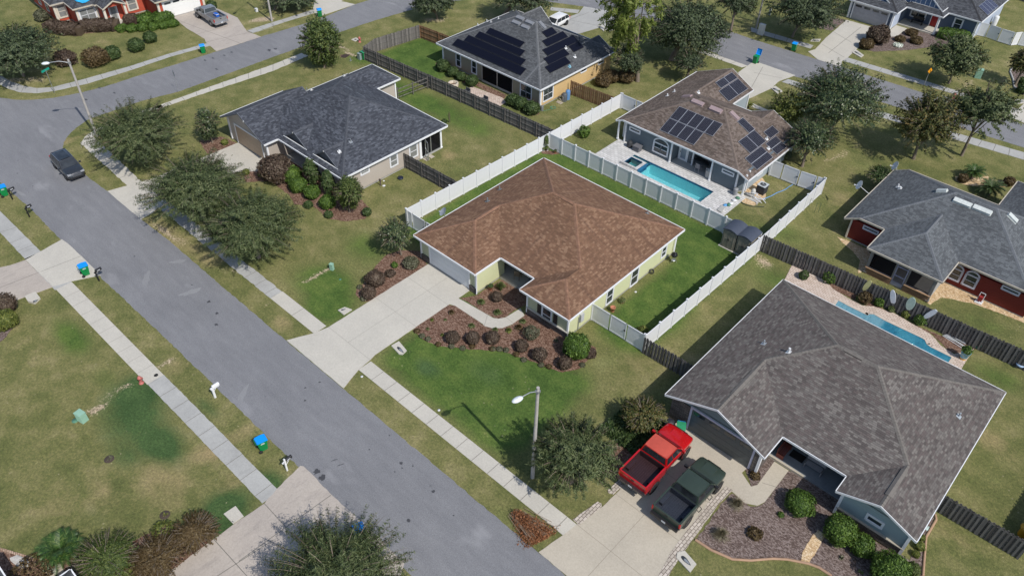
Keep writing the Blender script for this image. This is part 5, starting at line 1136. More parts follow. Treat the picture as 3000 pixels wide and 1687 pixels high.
LM = dict(
 oak=leaf_mat('leaves_oak', [(.2, (.022, .036, .013)), (.45, (.050, .074, .026)), (.68, (.088, .116, .042)), (.85, (.155, .178, .078))]),
 oakd=leaf_mat('leaves_dark_oak', [(.2, (.020, .032, .015)), (.5, (.042, .062, .028)), (.72, (.068, .094, .042)), (.88, (.11, .14, .065))]),
 mag=leaf_mat('leaves_magnolia', [(.2, (.022, .038, .018)), (.5, (.048, .075, .032)), (.75, (.088, .12, .05)), (.9, (.17, .185, .085))], .35),
 con=leaf_mat('leaves_conifer', [(.2, (.025, .045, .012)), (.5, (.055, .085, .020)), (.75, (.095, .13, .030)), (.9, (.15, .175, .05))]),
 pine=leaf_mat('leaves_cypress', [(.2, (.065, .095, .015)), (.5, (.13, .175, .03)), (.75, (.19, .235, .05)), (.9, (.25, .27, .08))], .6, .35),
 box=leaf_mat('leaves_boxwood', [(.2, (.028, .060, .010)), (.5, (.055, .105, .015)), (.75, (.085, .15, .022)), (.9, (.13, .20, .035))]),
 boxd=leaf_mat('leaves_box_dark', [(.2, (.02, .042, .012)), (.5, (.042, .075, .02)), (.75, (.07, .105, .032)), (.9, (.10, .14, .05))]),
 red=leaf_mat('leaves_burgundy', [(.2, (.038, .024, .018)), (.5, (.075, .050, .036)), (.75, (.110, .080, .056)), (.9, (.16, .125, .09))]),
 brn=leaf_mat('leaves_bronze', [(.2, (.045, .030, .012)), (.5, (.085, .055, .022)), (.75, (.12, .085, .036)), (.9, (.16, .12, .06))]),
 ylw=leaf_mat('leaves_yellow_green', [(.2, (.05, .07, .014)), (.5, (.10, .125, .024)), (.75, (.16, .18, .04)), (.9, (.24, .24, .06))]),
 aut=leaf_mat('leaves_turning', [(.2, (.025, .038, .010)), (.45, (.058, .07, .018)), (.7, (.10, .105, .028)), (.88, (.17, .12, .04))]),
 gry=leaf_mat('leaves_grey_green', [(.2, (.045, .05, .028)), (.5, (.09, .095, .055)), (.75, (.14, .14, .088)), (.9, (.22, .21, .15))]),
 dead=leaf_mat('leaves_dead', [(.2, (.10, .038, .014)), (.5, (.19, .075, .03)), (.75, (.28, .12, .055)), (.9, (.36, .18, .09))], .9, .1),
 palm=leaf_mat('fronds_cycad', [(.2, (.018, .045, .012)), (.5, (.038, .085, .018)), (.75, (.07, .13, .03)), (.9, (.14, .18, .05))], .4),
 grs=leaf_mat('blades_grass_clump', [(.2, (.05, .075, .02)), (.5, (.09, .125, .035)), (.75, (.14, .165, .06)), (.9, (.22, .22, .11))]),
 tan=leaf_mat('blades_dry', [(.2, (.10, .085, .05)), (.5, (.17, .145, .09)), (.8, (.26, .23, .16))]),
 flow=leaf_mat('petals_white', [(.3, (.5, .55, .5)), (.8, (.85, .87, .85))]), flr=leaf_mat('petals_red', [(.3, (.55, .03, .02)), (.8, (.75, .10, .06))]))
def size_at(t, cx, cy, wpx, hpx, zc):
    p = P(t, cx, cy, zc); sc = TT[t][2]; dist = (p-Vector((0, 0, CAMH))).length; k = dist/FPX/sc
    rx = wpx*k/2; ap = hpx*k/2; dp = math.asin((CAMH-zc)/dist); v2 = ap*ap-(rx*math.sin(dp))**2
    return p, rx, math.sqrt(max(v2, (rx*.45)**2*math.cos(dp)**2))/math.cos(dp)
def tree(name, label, t, cx, cy, wpx, hpx, zc, kind='oak', n=9000, leaf=.2, asp=2.2, base=None, trunk=.16, group=None, seed=1, rz=None, lobes=34, cr=.34, shape='ball', up=.35, cat='tree', bare=.0, minz=.5, wisp=.16):
    rng = np.random.default_rng(seed); rnd = random.Random(seed)
    if base:
        b0 = P(*base); zc = min((q*.2 for q in range(5, 70)), key=lambda z: (P(t, cx, cy, z)-b0).xy.length)
    c, rx, rzz = size_at(t, cx, cy, wpx, hpx, zc); rzz = rz or min(rzz, zc-minz)
    b = P(*base) if base else Vector((c.x, c.y, 0)); off = Vector((c.x-b.x, c.y-b.y, zc))
    root = thing(name, label, cat, (b.x, b.y, 0), 0, group)
    # lobe centres spread through the crown
    D = rng.normal(0, 1, (lobes, 3)); D /= np.linalg.norm(D, axis=1)[:, None]; D[:, 2] = np.where(D[:, 2] < -.35, -D[:, 2]*.6, D[:, 2])
    rr = rng.uniform(.45, 1.0, lobes)**.7*.80*rng.uniform(.82, 1.12, lobes); LC = D*rr[:, None]
    if shape == 'cone':
        z_ = rng.uniform(-1, 1, lobes); k_ = (1-z_)/2; a_ = rng.uniform(0, 2*math.pi, lobes); q_ = (k_*.85+.12)*rng.uniform(.5, 1, lobes)
        LC = np.stack([q_*np.cos(a_), q_*np.sin(a_), z_*.9], 1)
    if shape == 'column':
        z_ = rng.uniform(-1, 1, lobes); a_ = rng.uniform(0, 2*math.pi, lobes); k_ = np.sqrt(np.clip(1-np.abs(z_)**3, 0.05, 1)); q_ = k_*.7*rng.uniform(.5, 1, lobes)
        LC = np.stack([q_*np.cos(a_), q_*np.sin(a_), z_*.9], 1)
    lr = cr*rng.uniform(.7, 1.25, lobes)
    w_ = lr**2; w_ /= w_.sum(); li = rng.choice(lobes, n, p=w_)
    d = rng.normal(0, 1, (n, 3)); d /= np.linalg.norm(d, axis=1)[:, None]
    rad = np.abs(rng.normal(.82, .25, n)); rad = np.where(rng.random(n) < .08, rad*1.35, rad)
    p = LC[li]+d*(rad*lr[li])[:, None]
    if wisp:
        nt = int(n*wisp); k_ = rng.integers(0, 150, nt); td = rng.normal(0, 1, (150, 3)); td[:, 2] = np.abs(td[:, 2])*.9-.25; td /= np.linalg.norm(td, axis=1)[:, None]; s_ = rng.uniform(.75, 1.0, nt)*(rng.uniform(1.05, 1.32, 150)[k_]); p[:nt] = td[k_]*s_[:, None]+rng.normal(0, .022, (nt, 3)); d[:nt] = td[k_]
    keep = p[:, 2] > -1.05; p = p[keep]; d = d[keep]; li = li[keep]
    outw = p/ (np.linalg.norm(p, axis=1)[:, None]+1e-6)
    Cc = p*np.array([rx, rx, rzz])/(1.06+cr*.35)+np.array(off[:]); Cc = Cc[Cc[:, 2] > .12]; m_ = len(Cc)
    Nn = (d[:m_]*.6+outw[:m_]*.6+np.array([0, 0, up]))
    leafmesh('crown', Cc, Nn, leaf, asp, rng, LM[kind], root)
    if wisp:
        m = MB()
        for q in td[:90]:
            a = Vector(q*np.array([rx, rx, rzz])); m.tube([off+a*.5, off+a*.8+Vector((0, 0, .06*rzz)), off+a*(1.0+.1*rnd.random())], [.03, .02, .008], 3, cap=False)
        m.build('branches', G_['bark'], root)
    # trunk and limbs
    m = MB(); top = Vector((off.x*.75, off.y*.75, zc*.9)); zf = max(.3, zc-rzz*.75)
    m.tube([(0, 0, -.1), (off.x*.1, off.y*.1, zf*.5), (off.x*.4, off.y*.4, zf), top], [trunk*1.3, trunk, trunk*.8, trunk*.3], 8)
    for i in range(min(12, lobes)):
        q = Vector((LC[i][0]*rx, LC[i][1]*rx, LC[i][2]*rzz))*.85+off; s0 = Vector((off.x*.35, off.y*.35, zf*rnd.uniform(.8, 1.25)))
        m.tube([s0, s0.lerp(q, .5)+Vector((0, 0, rzz*.08)), q], [trunk*.45, trunk*.25, trunk*.08], 5)
    m.build('trunk', G_['bark'], root)
    return root
SH_G = {}
def shrub(name, label, t, x, y, rpx, kind='box', asp=1.0, n=1500, leaf=.085, group=None, seed=1, sq=.85, z=None, cat='shrub', sx_=1., ang=0., boxy=2.0, core=True, flat=.6):
    """clipped shrub; x,y = where its middle shows in the photo, rpx = half its width there"""
    rng = np.random.default_rng(seed); zc0 = .4
    p, rx, _ = size_at(t, x, y, rpx*2, rpx*2, zc0); rz = rx*sq; p = P(t, x, y, rz*.95)
    root = thing(name, label, cat, (p.x, p.y, 0), R(ang), group)
    d = rng.normal(0, 1, (n, 3)); d /= np.linalg.norm(d, axis=1)[:, None]
    e = boxy; nrm = (np.abs(d)**e).sum(1)**(1/e); d2 = d/nrm[:, None]
    bump = 1+.10*np.sin(d[:, 0]*5+seed)*np.sin(d[:, 1]*4+seed)+.07*np.sin(d[:, 2]*7+seed*2+d[:, 0]*3)
    r_ = (rng.normal(.97, .055, n)*bump)[:, None]; q = d2*r_*np.array([rx*sx_, rx, rz])+np.array([0, 0, rz*.98]); k = q[:, 2] > .02
    core_ = None
    if core:
        cv, cf = sph_core(1, 1, 0, rng, 10); nn = (np.abs(cv)**e).sum(1)**(1/e); cv = cv/np.maximum(nn, .2)[:, None]*.86*np.array([rx*sx_, rx, rz])+np.array([0, 0, rz*.98]); cv[:, 2] = np.maximum(cv[:, 2], 0.0); core_ = (cv, cf)
    leafmesh('foliage', q[k], d[k], leaf, asp+.6, rng, LM[kind], root, core=core_, flat=flat); return root
def tuft(name, label, t, x, y, rpx, kind='grs', n=160, h=1., w=.03, group=None, seed=1, cat='plant', spread=1., z=.2):
    rng = np.random.default_rng(seed); p, r, _ = size_at(t, x, y, rpx*2, rpx*2, z); p = P(t, x, y, z)
    m = MB()
    for i in range(n):
        a = rng.uniform(0, 2*math.pi); k = rng.uniform(.15, 1)*spread; L = r*rng.uniform(.75, 1.15); ux, uy = math.cos(a), math.sin(a); px, py = -uy*w, ux*w; z1 = h*r*(1.15-.75*k)
        b = (ux*r*.08, uy*r*.08, 0); q = (ux*L*k*.6, uy*L*k*.6, z1*.85); e = (ux*L*k, uy*L*k, z1*(.65 if k > .6 else 1.0))
        m.add([(b[0]-px, b[1]-py, b[2]), (b[0]+px, b[1]+py, b[2]), (q[0]+px*.8, q[1]+py*.8, q[2]), (q[0]-px*.8, q[1]-py*.8, q[2]), e], [(0, 1, 2, 3), (3, 2, 4)])
    return tag(m.build(name, LM[kind], None, (p.x, p.y, 0)), label, cat, group)
def cycad(label, t, x, y, rpx, n=34, seed=1, zt=.5, kind='palm', name='sago_palm', dead=0, trunk=.16):
    """rosette of feather fronds on a stub trunk"""
    rng = random.Random(seed); p, r, _ = size_at(t, x, y, rpx*2, rpx*2, zt+.3); p = P(t, x, y, zt+.2)
    root = thing(name, label, 'palm', (p.x, p.y, 0)); m = MB(); m.lathe([(trunk*1.2, -.05), (trunk, zt*.6), (trunk*1.15, zt), (.02, zt+.15)], 10); m.build('trunk', G_['bark'], root)
    for i in range(n):
        a = i*2.39996+rng.uniform(-.15, .15); el = .15+1.0*(1-i/n); L = r*rng.uniform(.85, 1.1); m = MB(); pts = []
        for k in range(9):
            s = k/8; d = L*s; zz = zt+.1+math.sin(el)*d-(.62*L)*(s**2.1)*(.45+.55*math.cos(el)); pts.append(Vector((math.cos(a)*d*math.cos(el*.7), math.sin(a)*d*math.cos(el*.7), max(.05, zz))))
        for k in range(8):
            for j in (0., .33, .66):
                q = pts[k].lerp(pts[k+1], j); d = (pts[k+1]-pts[k]).normalized(); sd = d.cross(Vector((0, 0, 1))).normalized(); s = (k+j)/8; ll = r*.20*math.sin(math.pi*min(1, .12+s*.86))+.02
                for sg in (-1, 1):
                    e = q+sd*sg*ll+d*ll*.55+Vector((0, 0, .06*r)); w_ = d*.018*max(.7, r)
                    m.add([q-w_, q+w_, e], [(0, 1, 2)])
        m.tube(pts, .012, 4, cap=False)
        m.build('frond', LM['dead' if i < dead else kind], root)
    return root
# ------------------------------------------------------------------ trees (t, centre of crown in the photo, width, height there)
tree('oak_tree', 'big fine-leaved dark oak at the left edge by the corner sidewalk', 's', 38, 150, 215, 200, 3.2, 'oakd', 28500, .112, 2.6, seed=1, lobes=40)
tree('oak_tree', 'bushy oak by the corner street lamp, shading the corner walk', 's', 402, 392, 245, 225, 3.3, 'oak', 54910, .052, 5.5, seed=2, lobes=50, cr=.30)
tree('oak_tree', 'broad oak over the drive apron in front of the slate-roofed house', 's', 570, 552, 285, 265, 3.3, 'oak', 58140, .052, 5.5, seed=3, lobes=54, cr=.30)
tree('oak_tree', 'broad oak over the sidewalk, nearest the brown-roofed house of the roadside three', 's', 736, 665, 272, 262, 3.4, 'oak', 58140, .052, 5.5, seed=4, lobes=54, cr=.30)
tree('oak_tree', 'round oak beside the near street lamp, next to the red pickup', 's', 1683, 1335, 250, 275, 3.0, 'oak', 54910, .052, 5.5, seed=5, lobes=46, cr=.32)
tree('oak_tree', 'cropped oak at the bottom edge beside a blue-lidded bin', 's', 985, 1685, 390, 270, 3.4, 'oak', 54910, .045, 5.5, seed=6, lobes=50, cr=.30)
tree('juniper_tree', 'dense conical green tree on the verge beside the curving street', 's', 940, 124, 116, 142, 3.3, 'con', 17100, .134, 1.8, seed=7, lobes=40, shape='column', minz=.1)
tree('oak_tree', 'small oak with bare sand at its foot, by the fence corner at the top', 's', 1268, 8, 120, 95, 4.2, 'oakd', 13300, .146, 2.4, base=('a1', 1872, 188), seed=8, trunk=.13)
tree('oak_tree', 'oak at the top edge behind the solar-roofed yellow house, dark trunk showing', 's', 1525, -8, 190, 95, 6.0, 'oakd', 15200, .157, 2.2, base=('s', 1472, 62), seed=9, trunk=.3)
tree('oak_tree', 'oak at the top edge between a lamp post and the pale drive', 's', 850, -8, 150, 92, 4.0, 'oakd', 13300, .146, 2.4, base=('a1', 335, 95), seed=10)
tree('cypress_tree', 'tall sparse yellow-green cypress with a bare trunk', 's', 1848, 20, 175, 330, 9, 'pine', 11000, .15, 3.5, base=('a2', 1505, 768), seed=11, lobes=30, cr=.19, trunk=.24, shape='column', wisp=.3)
tree('live_oak', 'large very dark oak behind the cypress, at the top', 's', 2010, 85, 225, 250, 5.6, 'oakd', 41800, .151, 1.6, base=('s', 1968, 176), seed=12, lobes=54, trunk=.35)
tree('magnolia_tree', 'small dark magnolia at the end of the yellow house wall', 's', 1838, 175, 92, 92, 2.8, 'oakd', 9500, .123, 1.5, seed=13, lobes=24)
tree('magnolia_tree', 'small dark tree at the foot of the large dark oak', 's', 2022, 186, 88, 75, 2.4, 'oakd', 8550, .123, 1.5, seed=14, lobes=22)
tree('oak_tree', 'dark tree at the top edge left of the tall lamp post by the back street', 's', 2158, 10, 105, 100, 4.0, 'oakd', 10450, .146, 1.8, seed=15)
tree('oak_tree', 'oak on the mulch beside the navy house drive', 's', 2360, 28, 205, 150, 4.6, 'oakd', 26600, .157, 1.8, base=('a3', 390, 352), seed=16, lobes=44)
tree('oak_tree', 'small round oak on the lawn across the back street, beside the orange sign', 's', 2805, 170, 140, 118, 3.6, 'oak', 17100, .146, 2.2, base=('a3', 1866, 790), seed=17, trunk=.12)
tree('magnolia_tree', 'big glossy dark magnolia between the pool house and the back street', 's', 2462, 298, 248, 200, 5.0, 'mag', 41800, .14, 1.35, seed=18, lobes=54, cr=.28)
tree('magnolia_tree', 'lower leaning magnolia crown beside the pool house gate', 's', 2372, 415, 125, 165, 3.0, 'mag', 17100, .123, 1.35, seed=19, lobes=34, cr=.32)
tree('bottlebrush_tree', 'yellow-green loose tree behind the small rear gable of the pool house', 's', 2310, 325, 112, 118, 3.0, 'ylw', 12350, .112, 2.4, seed=20, lobes=36, cr=.3)
tree('maple_tree', 'open tree with turning leaves between the red house and the back street', 's', 2712, 362, 165, 195, 5.2, 'aut', 20900, .134, 1.9, base=('b3', 1530, 212), seed=21, lobes=44, cr=.25, trunk=.16)
tree('oak_tree', 'thin grey-green oak at the right near the back street, pale trunk', 's', 2875, 330, 165, 160, 5.6, 'oak', 17100, .123, 2.8, base=('b3', 1985, 182), seed=22, lobes=44, cr=.23, trunk=.14)
tree('oak_tree', 'bronze tree cropped at the right edge over a kerbed mulch bed', 's', 3005, 185, 70, 80, 3.0, 'aut', 6650, .134, 2.0, seed=23)
tree('magnolia_tree', 'young upright magnolia on the lawn left of the slate-roofed house', 's', 608, 363, 68, 108, 2.3, 'mag', 6840, .118, 1.4, seed=24, lobes=26, shape='cone', trunk=.07)
tree('magnolia_tree', 'round magnolia at the left front corner of the brown-roofed house', 's', 1158, 690, 104, 116, 2.5, 'mag', 9880, .101, 1.35, base=('b1', 1533, 1118), seed=25, lobes=30, cr=.32, trunk=.07)
tree('pine_tree', 'dense bright green conifer at the corner of the slate-roofed house', 's', 1022, 565, 84, 118, 2.3, 'con', 15200, .073, 2.4, base=('b1', 1045, 715), seed=26, lobes=34, cr=.33, trunk=.08, shape='column')
tree('crape_myrtle', 'bronze-tipped arching shrub beside the red pickup drive', 's', 1885, 1212, 130, 110, 1.6, 'aut', 9500, .073, 2.6, seed=27, lobes=34, cr=.3, trunk=.05, minz=.2)
tree('magnolia_tree', 'dark round tree beyond the satellite dishes of the red house', 's', 2585, 515, 85, 50, 1.6, 'boxd', 6650, .101, 1.4, seed=28, lobes=20, minz=.1, trunk=.06)
# narrow upright shrubs by the slate-roofed house
for i, (x, y, w, h, l) in enumerate(((685, 335, 135, 225, 'tall narrow dark green column shrub under the eave, nearer the porch'), (840, 440, 115, 230, 'tall narrow dark green column shrub beside the bright conifer'))):
    tree('column_shrub', l, 'b1', x, y, w, h, 1.5, 'boxd', 4200, .12, 3.0, seed=30+i, lobes=26, cr=.3, shape='column', trunk=.04, cat='shrub', group='column shrubs by the slate-roofed house', minz=.05)
# ------------------------------------------------------------------ clipped shrubs
def row(lst, **k):
    for i, q in enumerate(lst): shrub('shrub', q[0], *q[1:5], **{**k, **(q[5] if len(q) > 5 else {})}, seed=100+int(q[2])+i)
gb = 'bronze ball shrubs in the front bed of the brown-roofed house'
row([('bronze ball shrub, first of the row from the drive end', 'c1', 2018, 605, 64), ('bronze ball shrub, second of the row from the drive', 'c1', 2208, 610, 64), ('bronze ball shrub below the curve of the front path', 'c2', 140, 608, 66),
     ('bronze ball shrub just left of the front window corner bed', 'c2', 412, 685, 62), ('bronze ball shrub between two others near the lush lawn edge', 'c2', 585, 765, 68), ('bronze ball shrub in front of the bright green ball', 'c2', 818, 845, 66)], kind='red', group=gb, n=2200)
row([('small dark bronze ball half behind the bright green ball', 'c2', 1062, 755, 52), ('bronze ball inside the path loop near the porch', 'c2', 178, 222, 52), ('large dark bronze ball left of the drive', 'b1', 1282, 1340, 88), ('dark bronze ball at the lawn end of the bed left of the drive', 'c1', 1222, 185, 66)], kind='red', n=2300)
shrub('shrub', 'large bright green ball shrub at the front right corner of the brown-roofed house', 'c2', 930, 690, 122, 'box', n=4200, leaf=.11, seed=3, sq=.95)
row([('bright green ball nearest the burgundy dome', 'b1', 492, 358, 86), ('bright green ball, second of the diagonal row', 'b1', 555, 455, 78), ('bright green ball, third of the diagonal row', 'b1', 690, 525, 70), ('bright green ball at the low end of the diagonal row', 'b1', 832, 618, 70)], kind='box', n=2600, leaf=.10, group='bright green balls in the bed of the slate-roofed house')
shrub('shrub', 'wide burgundy dome shrub at the end of the tan garage drive', 'b1', 350, 305, 140, 'red', n=5200, leaf=.13, seed=4, sq=.8, sx_=1.05)
row([('tiny dark green shrub on the mulch edge, left one', 'b1', 655, 642, 38), ('tiny dark green shrub at the tip of the mulch', 'b1', 848, 735, 37), ('tiny green shrub right of the conifer', 'b1', 1208, 712, 42)], kind='boxd', n=900, leaf=.09)
row([('small lime shrub by the tan garage corner', 'b1', 66, 335, 30), ('small lime shrub under the burgundy dome', 'b1', 208, 358, 26), ('small lime shrub left of the tan garage door', 'a0', 2118, 1342, 28)], kind='ylw', n=600, leaf=.09)
row([('grey-green airy shrub in front of the magnolia trunk', 'b1', 1625, 1190, 75, dict(kind='gry', core=False, n=1500, sq=.6)), ('low burgundy shrub left of the drive', 'b1', 1430, 1290, 48, dict(kind='red', n=900, sq=.5)), ('low green shrub with red blooms left of the drive', 'b1', 1468, 1212, 30, dict(kind='box', n=500))], leaf=.08)
row([('grey-green loose shrub below the front window', 'c2', 505, 560, 72, dict(kind='gry', core=False, n=1500)), ('low pale shrub left of the drive at the mulch edge', 'c1', 1180, 235, 34, dict(kind='gry', n=500, sq=.5)), ('low pale shrub on the left tip of the mulch', 'c1', 1140, 130, 26, dict(kind='gry', n=400, sq=.5))], leaf=.07)
for i, (t, x, y) in enumerate((('c1', 1680, 545), ('c1', 1728, 590), ('c1', 1785, 620), ('c1', 1880, 670), ('c1', 2005, 690), ('c1', 2115, 705), ('c1', 2200, 690), ('c1', 2395, 712), ('c1', 2458, 715), ('c2', 135, 712), ('c2', 205, 715), ('c2', 268, 725), ('c2', 362, 765), ('c2', 435, 815), ('c2', 600, 865), ('c2', 672, 880), ('c2', 985, 865))):
    shrub('ground_shrub', 'first second third fourth fifth sixth seventh eighth ninth tenth eleventh twelfth thirteenth fourteenth fifteenth sixteenth seventeenth'.split()[i]+' low cushion edging the front bed, counted from the drive', t, x, y, 27, 'gry' if i % 3 else 'brn', n=420, leaf=.07, seed=200+i, sq=.5, group='low cushions edging the front bed')
for i, (t, x, y, r_, k) in enumerate((('c1', 2005, 365, 42, 'brn'), ('c1', 1820, 430, 24, 'ylw'), ('c1', 1945, 428, 20, 'grs'), ('c1', 2195, 490, 42, 'grs'), ('c1', 1780, 515, 24, 'grs'), ('c1', 1918, 572, 24, 'ylw'), ('c2', 290, 535, 42, 'ylw'), ('c2', 385, 510, 52, 'brn'), ('c2', 425, 450, 42, 'grs'), ('c2', 185, 370, 56, 'grs'), ('c2', 30, 270, 52, 'grs'), ('c2', 215, 120, 62, 'grs'), ('c2', 740, 625, 30, 'gry'), ('c1', 2420, 525, 36, 'grs'))):
    tuft('perennial', ['rusty tuft near the top corner of the front bed', 'lime tuft near the drive side of the front bed', 'small lime tuft right of it in the front bed', 'green tuft in the middle of the front bed', 'small green tuft at the drive edge of the front bed', 'lime tuft above the first bronze ball', 'bright lime tuft under the path curve', 'rusty green tuft right of the path curve', 'bright green tuft by the porch corner wall', 'feathery tuft inside the path loop, lower one', 'feathery tuft inside the path loop, left one', 'green tuft near the lit porch wall', 'pale tuft against the front wall left of the bright ball', 'green tuft on the outer side of the front path'][i]+' of the brown-roofed house', t, x, y, r_, k, n=190, seed=300+i, h=1.1, group='perennial tufts around the front path')
# foreground right beds
row([('glossy green ball shrub by the gable window, largest of three', 'd3', 845, 1020, 128, dict(sq=.95, n=4200)), ('glossy green ball shrub, middle of three by the stone skirt', 'd3', 1055, 1160, 98, dict(n=3200)), ('glossy green ball shrub at the bottom edge', 'd3', 1325, 1400, 150, dict(n=5200)), ('round green shrub alone on the grey mulch', 'd3', 465, 760, 122, dict(n=3600, sq=.7))], kind='box', leaf=.085)
row([('loose green shrub by the wall at the bottom right', 'd3', 1525, 1385, 60, dict(kind='con', n=1300)), ('small yellow-green shrub right of the gable wall', 'd3', 1595, 1165, 38, dict(kind='ylw', n=700)), ('tiny yellow shrub right of the gable wall', 'd3', 1558, 1240, 30, dict(kind='ylw', n=500)), ('tiny yellow shrub under the right eave', 'd3', 1612, 1085, 26, dict(kind='ylw', n=400))], leaf=.07)
tuft('ornamental_grass', 'dry ornamental grass clump on grey mulch beside the paver edge, upper one', 'd2', 2440, 770, 95, 'tan', 420, 1.0, .012, 'dry grass clumps on grey mulch', 1); tuft('ornamental_grass', 'dry ornamental grass clump on grey mulch, lower one', 'd2', 2290, 1060, 105, 'tan', 420, 1.0, .012, 'dry grass clumps on grey mulch', 2)
row([('low bronze shrub on grey mulch near the path', 'd3', 40, 1045, 62, dict(kind='brn', n=900, sq=.45, core=False)), ('spiky red flowered plant near the stone garage corner', 'd3', 40, 500, 45, dict(kind='brn', n=500, sq=.5, core=False)), ('tiny green sprout on grey mulch', 'd3', 285, 868, 26, dict(kind='box', n=250, sq=.5))], leaf=.08)
tuft('agave', 'pale spiky agave on the mulch near the bottom edge', 'd3', 862, 1265, 42, 'gry', 16, .6, .05, None, 3, 'succulent'); tuft('agave', 'green spiky agave at the bottom edge', 'd3', 1045, 1405, 38, 'grs', 14, .6, .05, None, 4, 'succulent')
tag(leafmesh('monkey_grass', (lambda r_: np.stack([r_.uniform(-2.1, 1.9, 9000), r_.uniform(-1.9, 1.7, 9000), r_.uniform(.05, .42, 9000)], 1))(np.random.default_rng(8)), np.tile([0., 0, 1.], (9000, 1)), .16, 2.8, np.random.default_rng(9), LM['boxd'], None, flat=1.0), 'bank of dark green strappy ground cover beside the red pickup drive', 'ground cover', None, 'stuff').location = (*P2('d2', 1530, 90), 0)
# bottom left bed
cycad('sago palm with some dead fronds in the bottom left bed', 'd0', 565, 1180, 205, 46, 1, .45, dead=0)
tree('juniper_shrub', 'loose grey-green juniper right of the sago palm', 'd0', 990, 1290, 540, 330, 1.0, 'con', 17100, .05, 3.0, seed=41, lobes=44, cr=.28, trunk=.05, cat='shrub', minz=.05)
tree('loropetalum_shrub', 'olive and burgundy spreading shrub along the bottom drive', 'd0', 1480, 1270, 480, 340, 1.0, 'brn', 17100, .05, 3.0, seed=42, lobes=44, cr=.28, trunk=.05, cat='shrub', minz=.05)
tree('loropetalum_shrub', 'bronze spiky shrub at the lawn corner of the bottom drive', 'd0', 1835, 1035, 400, 340, 1.1, 'brn', 17100, .05, 3.4, seed=43, lobes=40, cr=.28, trunk=.05, cat='shrub', minz=.05)
row([('lime shrub between the two bronze shrubs by the bottom drive', 'd0', 1540, 1040, 95, dict(kind='ylw', n=900, core=False)), ('lime shrub at the very bottom between juniper and bronze shrub', 'd0', 1230, 1390, 75, dict(kind='ylw', n=800, core=False)), ('low brown flowering shrub left of the sago palm', 'd0', 290, 1420, 150, dict(kind='brn', n=1500, core=False, sq=.5))], leaf=.09)
row([('maroon ball shrub at the left edge beside the culvert slab', 'c0', 32, 295, 92, dict(kind='red')), ('lime ball shrub at the left edge below the maroon one', 'c0', 45, 440, 88, dict(kind='ylw'))], n=2600, leaf=.09)
for i, (x, y, c) in enumerate(((1030, 330, 'blue-grey'), (1555, 855, 'yellow-green'))):
    tuft('yucca', 'small %s yucca in a bare ring on the lower left lawn' % c, 'd0', x, y, 42, 'gry' if i == 0 else 'ylw', 16, .7, .03, None, 50+i)
    m = MB(); q = P('d0', x, y+15); m.lathe([(.34, 0), (.30, .03), (0.01, .035)], 14); tag(m.build('mulch_ring', paint('ring_soil', (.06, .045, .035), .95), None, (q.x, q.y, .0)), kind='structure')
# brick house planting
row([('burgundy ball shrub on the lawn behind the corner lamp head', 'h8', 505, 785, 112), ('wide bronze ball shrub on the lawn of the red brick house', 'h8', 915, 770, 138, dict(kind='brn'))], kind='red', n=2300, leaf=.14, sq=.72)
row([('green ball shrub right of the bronze one on the far lawn', 'h8', 1145, 715, 86), ('green ball shrub, second from the drive in the lawn line', 'h8', 1465, 610, 85), ('green ball shrub closest to the silver pickup in the lawn line', 'h8', 1650, 505, 72)], kind='boxd', n=1900, leaf=.13, group='lone green balls on the far lawn')
for i, (x, y) in enumerate(((1270, 375), (1405, 375), (1552, 362), (1697, 350), (1838, 330), (1962, 308))):
    shrub('shrub', ['first', 'second', 'third', 'fourth', 'fifth', 'sixth'][i]+' green cube shrub from the left in the front row of the red brick house', 'h8', x, y+8, 56, 'box', n=1700, leaf=.14, seed=400+i, boxy=4, sq=.62, group='clipped cubes in front of the red brick house')
shrub('hedge', 'square green hedge block left of the front walk gap of the red brick house', 'h8', 1590, 262, 96, 'box', n=2500, leaf=.15, seed=410, boxy=5, sq=.5); shrub('hedge', 'square green hedge block next to the white garage door', 'h8', 1815, 242, 108, 'box', n=2800, leaf=.15, seed=411, boxy=5, sq=.5)
def hedge(label, pts, w, h, kind, n, seed, leaf=.16):
    rng = np.random.default_rng(seed); q = [Vector(p) for p in pts]; o = q[0]; L = [(b-a).length for a, b in zip(q, q[1:])]; T_ = sum(L)
    C_ = []; N_ = []
    for _ in range(n):
        d = rng.uniform(0, T_); i = 0
        while i < len(L)-1 and d > L[i]: d -= L[i]; i += 1
        a, b = q[i], q[i+1]; dr = (b-a).normalized(); nn = Vector((-dr.y, dr.x)); c = a+dr*min(d, L[i])
        t = rng.uniform(-1.57-.9, 1.57+.9); u = math.sin(t); v = math.cos(t); k = (abs(u)**4+abs(v)**4)**.25; u /= k; v /= k
        bp = 1+.07*math.sin(d*3+seed)+rng.normal(0, .04); p = c+nn*u*w/2*bp; C_.append((p.x-o.x, p.y-o.y, max(.05, h*.5+v*h*.5*bp))); N_.append((nn.x*u, nn.y*u, v))
    core = MB()
    root = thing('hedge', label, 'hedge', (o.x, o.y, 0)); leafmesh('foliage', np.array(C_), np.array(N_), leaf, 1.8, rng, LM[kind], root, flat=.6)
    m = MB()
    for a, b in zip(q, q[1:]):
        d = (b-a).normalized(); nn = Vector((-d.y, d.x))*w*.42; a2, b2 = a-d*w*.3-o, b+d*w*.3-o
        pl = [a2-nn, b2-nn, b2+nn, a2+nn]; m.prism([(p.x, p.y) for p in pl], 0, h*.86)
    m.build('inner_branches', LM[kind], root)
hedge('long dark burgundy hedge under the left windows of the red brick house', PL('h8', [(310, 350), (480, 385), (690, 395)], .6), 1.9, 1.25, 'red', 7000, 1); hedge('long brown-burgundy hedge under the wide window of the red brick house', PL('h8', [(760, 350), (980, 345), (1170, 335)], .6), 1.9, 1.25, 'red', 7000, 2)
